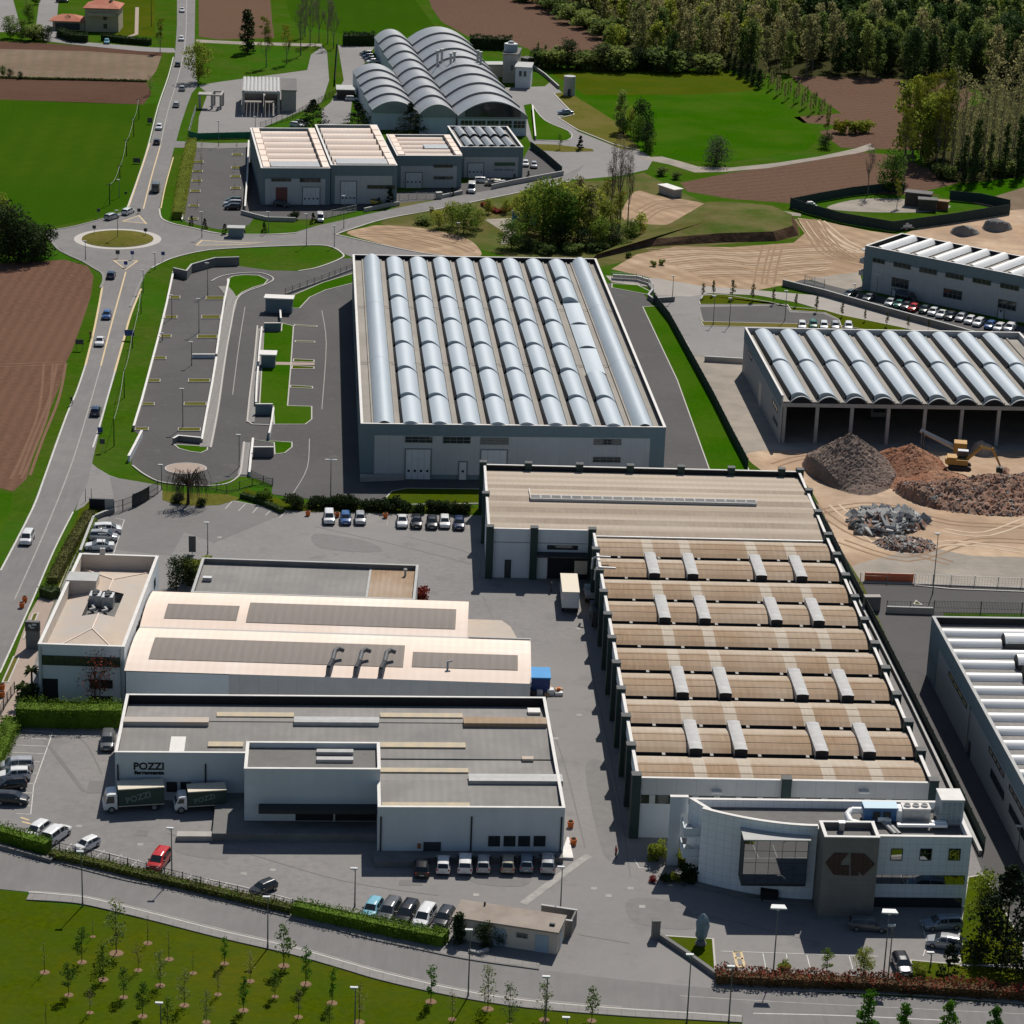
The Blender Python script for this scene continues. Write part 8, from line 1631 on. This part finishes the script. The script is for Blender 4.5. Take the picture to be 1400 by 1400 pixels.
# grove in the middle
for i,(k,u,v,tv,wd) in enumerate((('bare_bud',590,300,284,1.4),('bush_forest',580,306,294,1.5),('spring',618,310,276,1.0),('green',634,318,280,1.2),('spring',652,312,286,1),('spring',668,292,272,.9),('spring',692,292,272,.9),('green',699,340,302,1.1),('spring',720,320,262,.9),('green',742,330,248,.75),('spring',760,326,250,.8),('green',772,334,262,.8),('spring',790,330,256,.8),('wood_olive',806,330,252,.9),('spring',735,306,250,.8),('spring',775,308,250,.8),('darktree',765,340,310,1.2),('darktree',795,340,312,1.2),('green',820,338,300,1),('darktree',838,336,306,1.1),('green',862,330,300,1),('spring',875,320,292,1),('bush_forest',715,342,328,1.4),('darktree',722,344,326,1),('spring',812,312,262,.9),('wood_olive',790,300,240,.8),('spring',825,325,275,1),('spring',600,312,288,1.1),('spring',748,316,256,1),('bare_bud',845,318,268,1.2),('bare_bud',826,306,252,1.2),('spring',706,306,268,.9),('bush_forest',745,346,330,1.4),('bush_forest',783,346,330,1.4),('bush_forest',815,343,328,1.4),('bush_forest',850,338,324,1.3))):tree(k,u,v,tv,'tree of the dense spring grove behind the large hall',group='trees of the grove behind the large hall',wide=wd*1.3)
for i,(u,v,tv) in enumerate(((834,312,206),(847,314,200),(858,310,210))):tree('bare_poplar',u,v,tv,f"tall bare poplar at the right of the grove, {('left', 'middle', 'right')[i]} of three",group='bare poplars')
for i,(k,u,v,tv) in enumerate((('wood_green',848,180,125),('spring',862,184,148),('darktree',878,186,138),('green',872,198,158),('darktree',884,206,170),('darktree',852,186,160),('green',888,210,190))):tree(k,u,v,tv,f"clump tree at the bright field edge, {('tall one at the back left', 'pale one in the middle', 'pointed dark one at the right', 'green one at the front', 'dark one at the front right', 'dark low one at the left', 'low one at the front tip')[i]}",group='clump on the bright field edge',wide=.85)
tree('bush_grey',979,226,191,'round grey green tree alone at the field corner');tree('bare',1186,268,204,'bare spreading tree behind the kennel fence');tree('green',1219,264,207,'green round tree behind the kennel fence',wide=1.1);tree('bare_bud',1226,284,250,'small yellowish tree inside the kennel plot')
tree('darktree',1128,203,183,'dark bush at the corner of the bright field',wide=1.4);tree('bare_bud',1130,190,158,'yellowish tree above the dark field corner bush');tree('bush_yellow',1150,182,h=4.5,label='yellow green bush among the brown fields, left');tree('bush_spring',1170,183,h=4.5,label='green bush among the brown fields, middle');tree('bush_spring',1184,181,h=4.2,label='green bush among the brown fields, right')
tree('bush_dark',1250,203,h=3,label='dark low bush where the track enters the wood');tree('bush_forest',925,245,h=2.4,label='bush on the bank by the turning lot');tree('bush_forest',905,240,h=2.8,label='larger bush on the bank by the turning lot')
for i in range(26):
    r_,c_=divmod(i,9);u=1034+c_*11.5+r_*8;v=108+c_*6.2+r_*9;tree('wood_olive' if i % 3 else 'sap_slim',u,v,v-22-(i*7 % 9),'slender young tree of the plantation between field and plough',group='young plantation trees',wide=.7)
for i,(u,v) in enumerate(((996,97),(1004,101),(1013,106),(1022,111),(1030,116),(1037,121))):tree('cypress',u,v,h=6,label=f"dark clipped bush in the line on the field edge, {ORD[i+1]} from the top",group='dark bushes on the field edge')
# right hand wood, tall thin trunks
for i in range(34):
    u=1236+(i*53 % 180);v=246-(u-1236)*.04-(i*29 % 42);t_=tree('tall_thin' if u>1290 else ('wood_bright' if i % 2 else 'bare_bud'),u,v,h=(17+(i*7 % 5)) if u<1290 else 23+(i*11 % 6),label='tall thin olive tree of the right hand wood' if u>1290 else 'yellowish tree at the tip of the right hand wood',group='trees of the right hand wood',wide=.85)
for i,(u,v) in enumerate(((1316,250),(1328,250),(1332,247),(1352,246),(1372,243),(1390,243),(1398,240))):tree('ivy_tall',u,v,h=13+i % 3*2,label=f"dark ivy clad trunk at the front of the right hand wood, {ORD[i+1]} from the left",group='ivy clad trunks')
for i in range(14):u=1290+(i*41 % 125);v=244-(i*17 % 26);tree('bush_forest',u,v,h=4.5,label='green undergrowth bush of the right hand wood',group='undergrowth of the right hand wood',wide=1.5)
# the big wood along the top: nearest rows tree by tree, the rest as one mass
def inpoly(x,y,pl):
    c=False
    for i in range(len(pl)):
        a,b=pl[i],pl[i-1]
        if (a.y>y) !=(b.y>y) and x<(b.x-a.x)*(y-a.y)/(b.y-a.y)+a.x:c=not c
    return c
WOOD=PX([(708,-40),(1520,-40),(1520,128),(1410,132),(1330,116),(1200,108),(1085,106),(1010,97),(930,94),(880,90),(830,86),(862,72),(852,58),(790,26),(740,2)])
def wood():
    xs=[p.x for p in WOOD];ys=[p.y for p in WOOD];rn=random.Random(8);pts=[];st=8.0;y=min(ys)
    while y<max(ys):
        x=min(xs)
        while x<max(xs):
            q=Vector((x+rn.uniform(-3,3),y+rn.uniform(-3,3),0))
            if inpoly(q.x,q.y,WOOD):pts.append(q)
            x+=st
        y+=st
    pts.sort(key=lambda p:p.y);print('wood trees',len(pts))
    mass=MB();tm=MB();keys=['wood_dark','wood_dark','wood_olive','wood_green','wood_olive','wood_green','wood_bright']
    for i,q in enumerate(pts):
        z=(q.x*.013+q.y*.011);nz=math.sin(z*9)+math.sin(q.x*.05+2)*.7+rn.uniform(-1,1);left=q.x<60
        k='wood_dark' if nz>.9 else 'wood_green' if nz>.1 else 'wood_olive' if nz>-1.1 else 'wood_bright'
        if q.x>95 and k in ('wood_olive','wood_bright') and rn.random()<.6:k='wood_dark'
        if left and k=='wood_dark' and rn.random()<.6:k='wood_olive'
        h=BASEH[k]*rn.uniform(.62,.9)
        if i<118:tree(k,0,0,h=h,p=q,label={'wood_dark':'dark green broad tree of the wood along the top','wood_green':'mid green tree of the wood along the top','wood_olive':'olive half bare tree of the wood along the top','wood_bright':'bright spring green tree of the wood along the top'}[k],group='trees of the big wood')
        else:
            a,b=rn.choice(PROTO[k]);s=h/BASEH[k];an=rn.uniform(0,6.28);ca,sa=math.cos(an)*s,math.sin(an)*s;mi=('wood_dark','wood_green','wood_olive','wood_bright').index(k);o=len(mass.v)
            for f in list(b.polygons)[::2]:
                vs=[b.vertices[j].co for j in f.vertices];c=sum(vs,Vector())/4;vs=[c+(v-c)*1.45 for v in vs];mass.add([(q.x+v.x*ca-v.y*sa,q.y+v.x*sa+v.y*ca,v.z*s) for v in vs],[(0,1,2,3)],mi)
            tm.tube(q,q+Vector((0,0,h*.8)),.2,.06,4)
    o=mass.build('far_woodland',[FOL['forest_dark'],FOL['forest'],FOL['olive'],FOL['spring']]);o['kind']='stuff';tag(o,'continuous far mass of the wood at the top edge','woodland')
    o2=tm.build('trunks',MATS['bark_grey'],o);o2['kind']='stuff'
wood()
for i,(u,v) in enumerate(((735,92),(748,93),(760,94),(775,94),(790,95),(806,94),(822,95),(840,95),(858,95),(876,96),(894,95),(912,97),(940,97),(965,98))):tree('bush_forest' if i % 3 else 'darktree',u,v,h=6+(i*5 % 4),label=f"dark bush of the hedgerow behind the bright field, {ORD[i+1]} from the left",group='hedgerow behind the bright field',wide=1.4)
for i,(u,v) in enumerate(((718,2),(742,10),(757,17),(772,24),(785,31),(800,38),(815,45),(830,52),(845,60))):tree('bush_forest',u,v,h=6+(i*5 % 3),label=f"blue green bush on the wood edge by the plough, {ORD[i+1]} from the top left",group='bushes on the wood edge',wide=1.4)
for i,(u,v,tv) in enumerate(((735,88,56),(745,90,60),(770,90,62),(895,92,52),(918,96,42))):tree('wood_olive' if i<4 else 'wood_dark',u,v,tv,f"taller tree in the hedgerow behind the bright field, {ORD[i+1]} from the left",group='tall hedgerow trees',wide=.8)
# --- heaps and banks
def heap(name,label,px,tops,m,n=46,rough=.25,seed=1,chunks=None,cat='heap'):
    """mound on a polygon footprint; tops = [(pixel of the crest at its height, height m, radius m)]"""
    pts=smoothed(PX(px),True,4);xs=[p.x for p in pts];ys=[p.y for p in pts];rn=random.Random(seed);o=Vector((sum(xs)/len(xs),sum(ys)/len(ys),0));T=[(P(u,v,z),z,r) for (u,v),z,r in tops]
    def hz(x,y):
        d=min((Vector((x,y,0))-(a+(b-a)*max(0,min(1,(Vector((x,y,0))-a).dot(b-a)/max(1e-6,(b-a).length_squared))))).length for a,b in zip(pts,pts[1:]+pts[:1]))
        z=0
        for p,zt,r in T:z=max(z,zt*max(0,1-(Vector((x-p.x,y-p.y)).length/r)))
        z=max(z,min(.9,d*.4)) if rough else z
        return z*min(1,d/.8+.02)
    x0,x1,y0,y1=min(xs),max(xs),min(ys),max(ys);nx=n;ny=max(8,int(n*(y1-y0)/(x1-x0)));idx={};mb=MB();vs=[]
    for j in range(ny+1):
        for i in range(nx+1):
            x,y=x0+(x1-x0)*i/nx,y0+(y1-y0)*j/ny;ins=inpoly(x,y,pts);z=(hz(x,y) if ins else 0);z=z*(1+rn.uniform(-rough,rough)*.35)+(rn.uniform(-.5,.5)*rough if z>.3 else 0)-(0 if ins else .3);idx[(i,j)]=len(vs);vs.append((x-o.x,y-o.y,max(z,-.2 if not ins else .03)))
    mb.add(vs,[(idx[(i,j)],idx[(i+1,j)],idx[(i+1,j+1)],idx[(i,j+1)]) for i in range(nx) for j in range(ny)])
    t=thing(name,label,cat,o);mb.build('mound',MATS[m],t)
    if chunks:
        cb=MB();cnt_,smin,smax,flat,ms=chunks;k=0;tries=0
        while k<cnt_ and tries<cnt_*20:
            tries+=1;x,y=rn.uniform(x0,x1),rn.uniform(y0,y1)
            if not inpoly(x,y,pts):continue
            z=hz(x,y);s=rn.uniform(smin,smax);Tm=Matrix.Translation((x-o.x,y-o.y,z+s*.1)) @ Matrix.Rotation(rn.uniform(0,6.28),4,'Z') @ Matrix.Rotation(rn.uniform(-.8,.8),4,'X') @ Matrix.Rotation(rn.uniform(-.8,.8),4,'Y');b=s*rn.uniform(.4,.8);f=s*(rn.uniform(.08,.2) if flat else rn.uniform(.3,.7))
            cb.box(-s/2,s/2,-b/2,b/2,-f/2,f/2,rn.randrange(len(ms)),Tm);k+=1
        c=cb.build('rubble',[MATS[x] for x in ms],t);c['kind']='stuff'
    return t
heap('earth_heap','tall dark cone shaped heap of crushed rubble in front of the open shed',[(1096,634),(1120,618),(1160,606),(1205,618),(1235,640),(1228,662),(1190,678),(1150,672),(1110,652)],[((1164,592),7.2,10.5)],'rubble_dark',60,.12,2,(900,.08,.28,False,['rubble_dark','rubble_red','slab_chip']))
heap('earth_heap','reddish brick rubble heap behind the dark cone heap',[(1180,640),(1200,622),(1250,618),(1280,628),(1300,650),(1330,660),(1330,676),(1260,680),(1215,668)],[((1246,607),4.8,9),((1222,612),4.2,8),((1290,645),2.6,9)],'rubble_red',54,.12,3,(600,.08,.28,False,['rubble_red','rubble_mix']))
heap('rubble_heap','long low heap of mixed broken brick and concrete at the right',[(1222,672),(1240,660),(1300,660),(1370,655),(1440,645),(1480,690),(1400,706),(1330,704),(1270,694)],[((1260,660),2.6,8),((1310,656),2.8,9),((1370,650),3.2,10),((1430,648),3.4,10)],'rubble_mix',50,.4,4,(2200,.12,.55,False,['rubble_mix','slab_chip','rubble_red','rubble_dark','rubble_mix','slab']))
heap('slab_heap','pile of broken grey concrete slabs on the sand',[(1156,714),(1172,700),(1210,696),(1250,702),(1270,716),(1250,728),(1200,734),(1170,730)],[((1200,700),2.2,5.5),((1235,702),2.0,5)],'rubble_mix',26,.3,5,(210,.7,2.1,True,['slab','slab','coping_grey']))
heap('slab_heap','smaller heap of grey broken concrete below the slab pile',[(1192,742),(1220,734),(1260,738),(1282,746),(1262,756),(1220,754)],[((1235,738),1.2,5)],'rubble_mix',24,.3,6,(420,.2,.7,True,['slab','slab_chip','coping_grey']))
heap('earth_heap','small grey sand heap in the shadow of the open shed',[(1325,616),(1338,606),(1356,608),(1366,618),(1344,624)],[((1342,602),2.4,4.5)],'gravel',20,.1,7)
heap('earth_heap','small dark earth heap right of the excavator',[(1364,646),(1372,638),(1382,642),(1378,650)],[((1372,640),1.4,2.5)],'rubble_mix',14,.2,8)
heap('earth_heap','grey gravel cone by the kennel fence, left of two',[(1298,318),(1314,310),(1332,312),(1340,320),(1318,324)],[((1317,308),2.6,7)],'concrete_dark',20,.1,9);heap('earth_heap','grey gravel cone by the kennel fence, right of two',[(1342,312),(1360,302),(1378,306),(1384,314),(1362,318)],[((1362,298),3.0,8)],'concrete_dark',20,.1,10)
def bank():
    px=[(808,356),(850,346),(880,338),(985,332),(1062,330),(1092,322),(1090,306),(1060,292),(1000,286),(960,284),(910,312),(860,330)]
    t=thing('earth_bank','grassy raised bank with a dark cut earth face above the sand','bank',(0,0,0));pts=PX(px);ins=offset([(p.x,p.y) for p in pts],1.6)
    if area2([(p.x,p.y) for p in pts])<0:pts=pts[::-1]
    q=[(p.x,p.y) for p in pts];rn=random.Random(4);n=len(q);hh=[2.2*(.5+.5*min(1,max(0,(p[0]-20)/30)))+rn.uniform(-.2,.2) for p in q];mb=MB()
    for i in range(n):j=(i+1) % n;mb.quad((*q[i],0),(*q[j],0),(*ins[j],hh[j]),(*ins[i],hh[i]))
    mb.build('cut_face',mat('cut_earth',(.10,.062,.04),(.05,.033,.022),.5,.95,big=(.2,(.17,.11,.07),.5),bump=.8),t);mb=MB();c=(sum(p[0] for p in ins)/n,sum(p[1] for p in ins)/n,max(hh)+.4)
    for i in range(n):j=(i+1) % n;mb.add([(*ins[i],hh[i]),(*ins[j],hh[j]),c],[(0,1,2)])
    mb.build('top',MATS['scrub'],t)
bank()
for i,(u,v) in enumerate(((893,364),(860,352),(905,362))):tree('bush_forest',u,v,h=1.5,label=f"low weed clump on the sand below the bank, {ORD[i+1]} from the left" if i !=1 else 'low weed clump on the sand at the foot of the bank',group='weed clumps')
# scattered debris on the parked trailers and the kennel plot
def trailer(u,v,label,L=4.0):
    p=P(u,v);t=thing('trailer',label,'trailer',(p.x,p.y,.03),R(20));mb=MB();mb.box(-L/2,L/2,-.9,.9,.5,.75);mb.box(-L/2,-L/2+.1,-.9,.9,.752,1.2);mb.build('bed',MATS['metal_grey'],t);mb=MB();mb.box(-L/2+.3,L/2-.6,-.7,.7,.752,1.3);mb.box(-.4,.9,-.5,.6,1.302,1.7);mb.build('load',MATS['coping'],t)
    for s in (-1,1):inst(WHEEL,'wheel',t,(0,s*.95,.31))
trailer(1106,285,'small trailer with a pale load inside the kennel fence corner');trailer(1236,314,'trailer with pale boards outside the kennel fence',4.6)
for o in bpy.data.objects:
    if o.parent is None and o.get('kind') is None and o.get('label') is None and o.type=='MESH':o['kind']='structure'
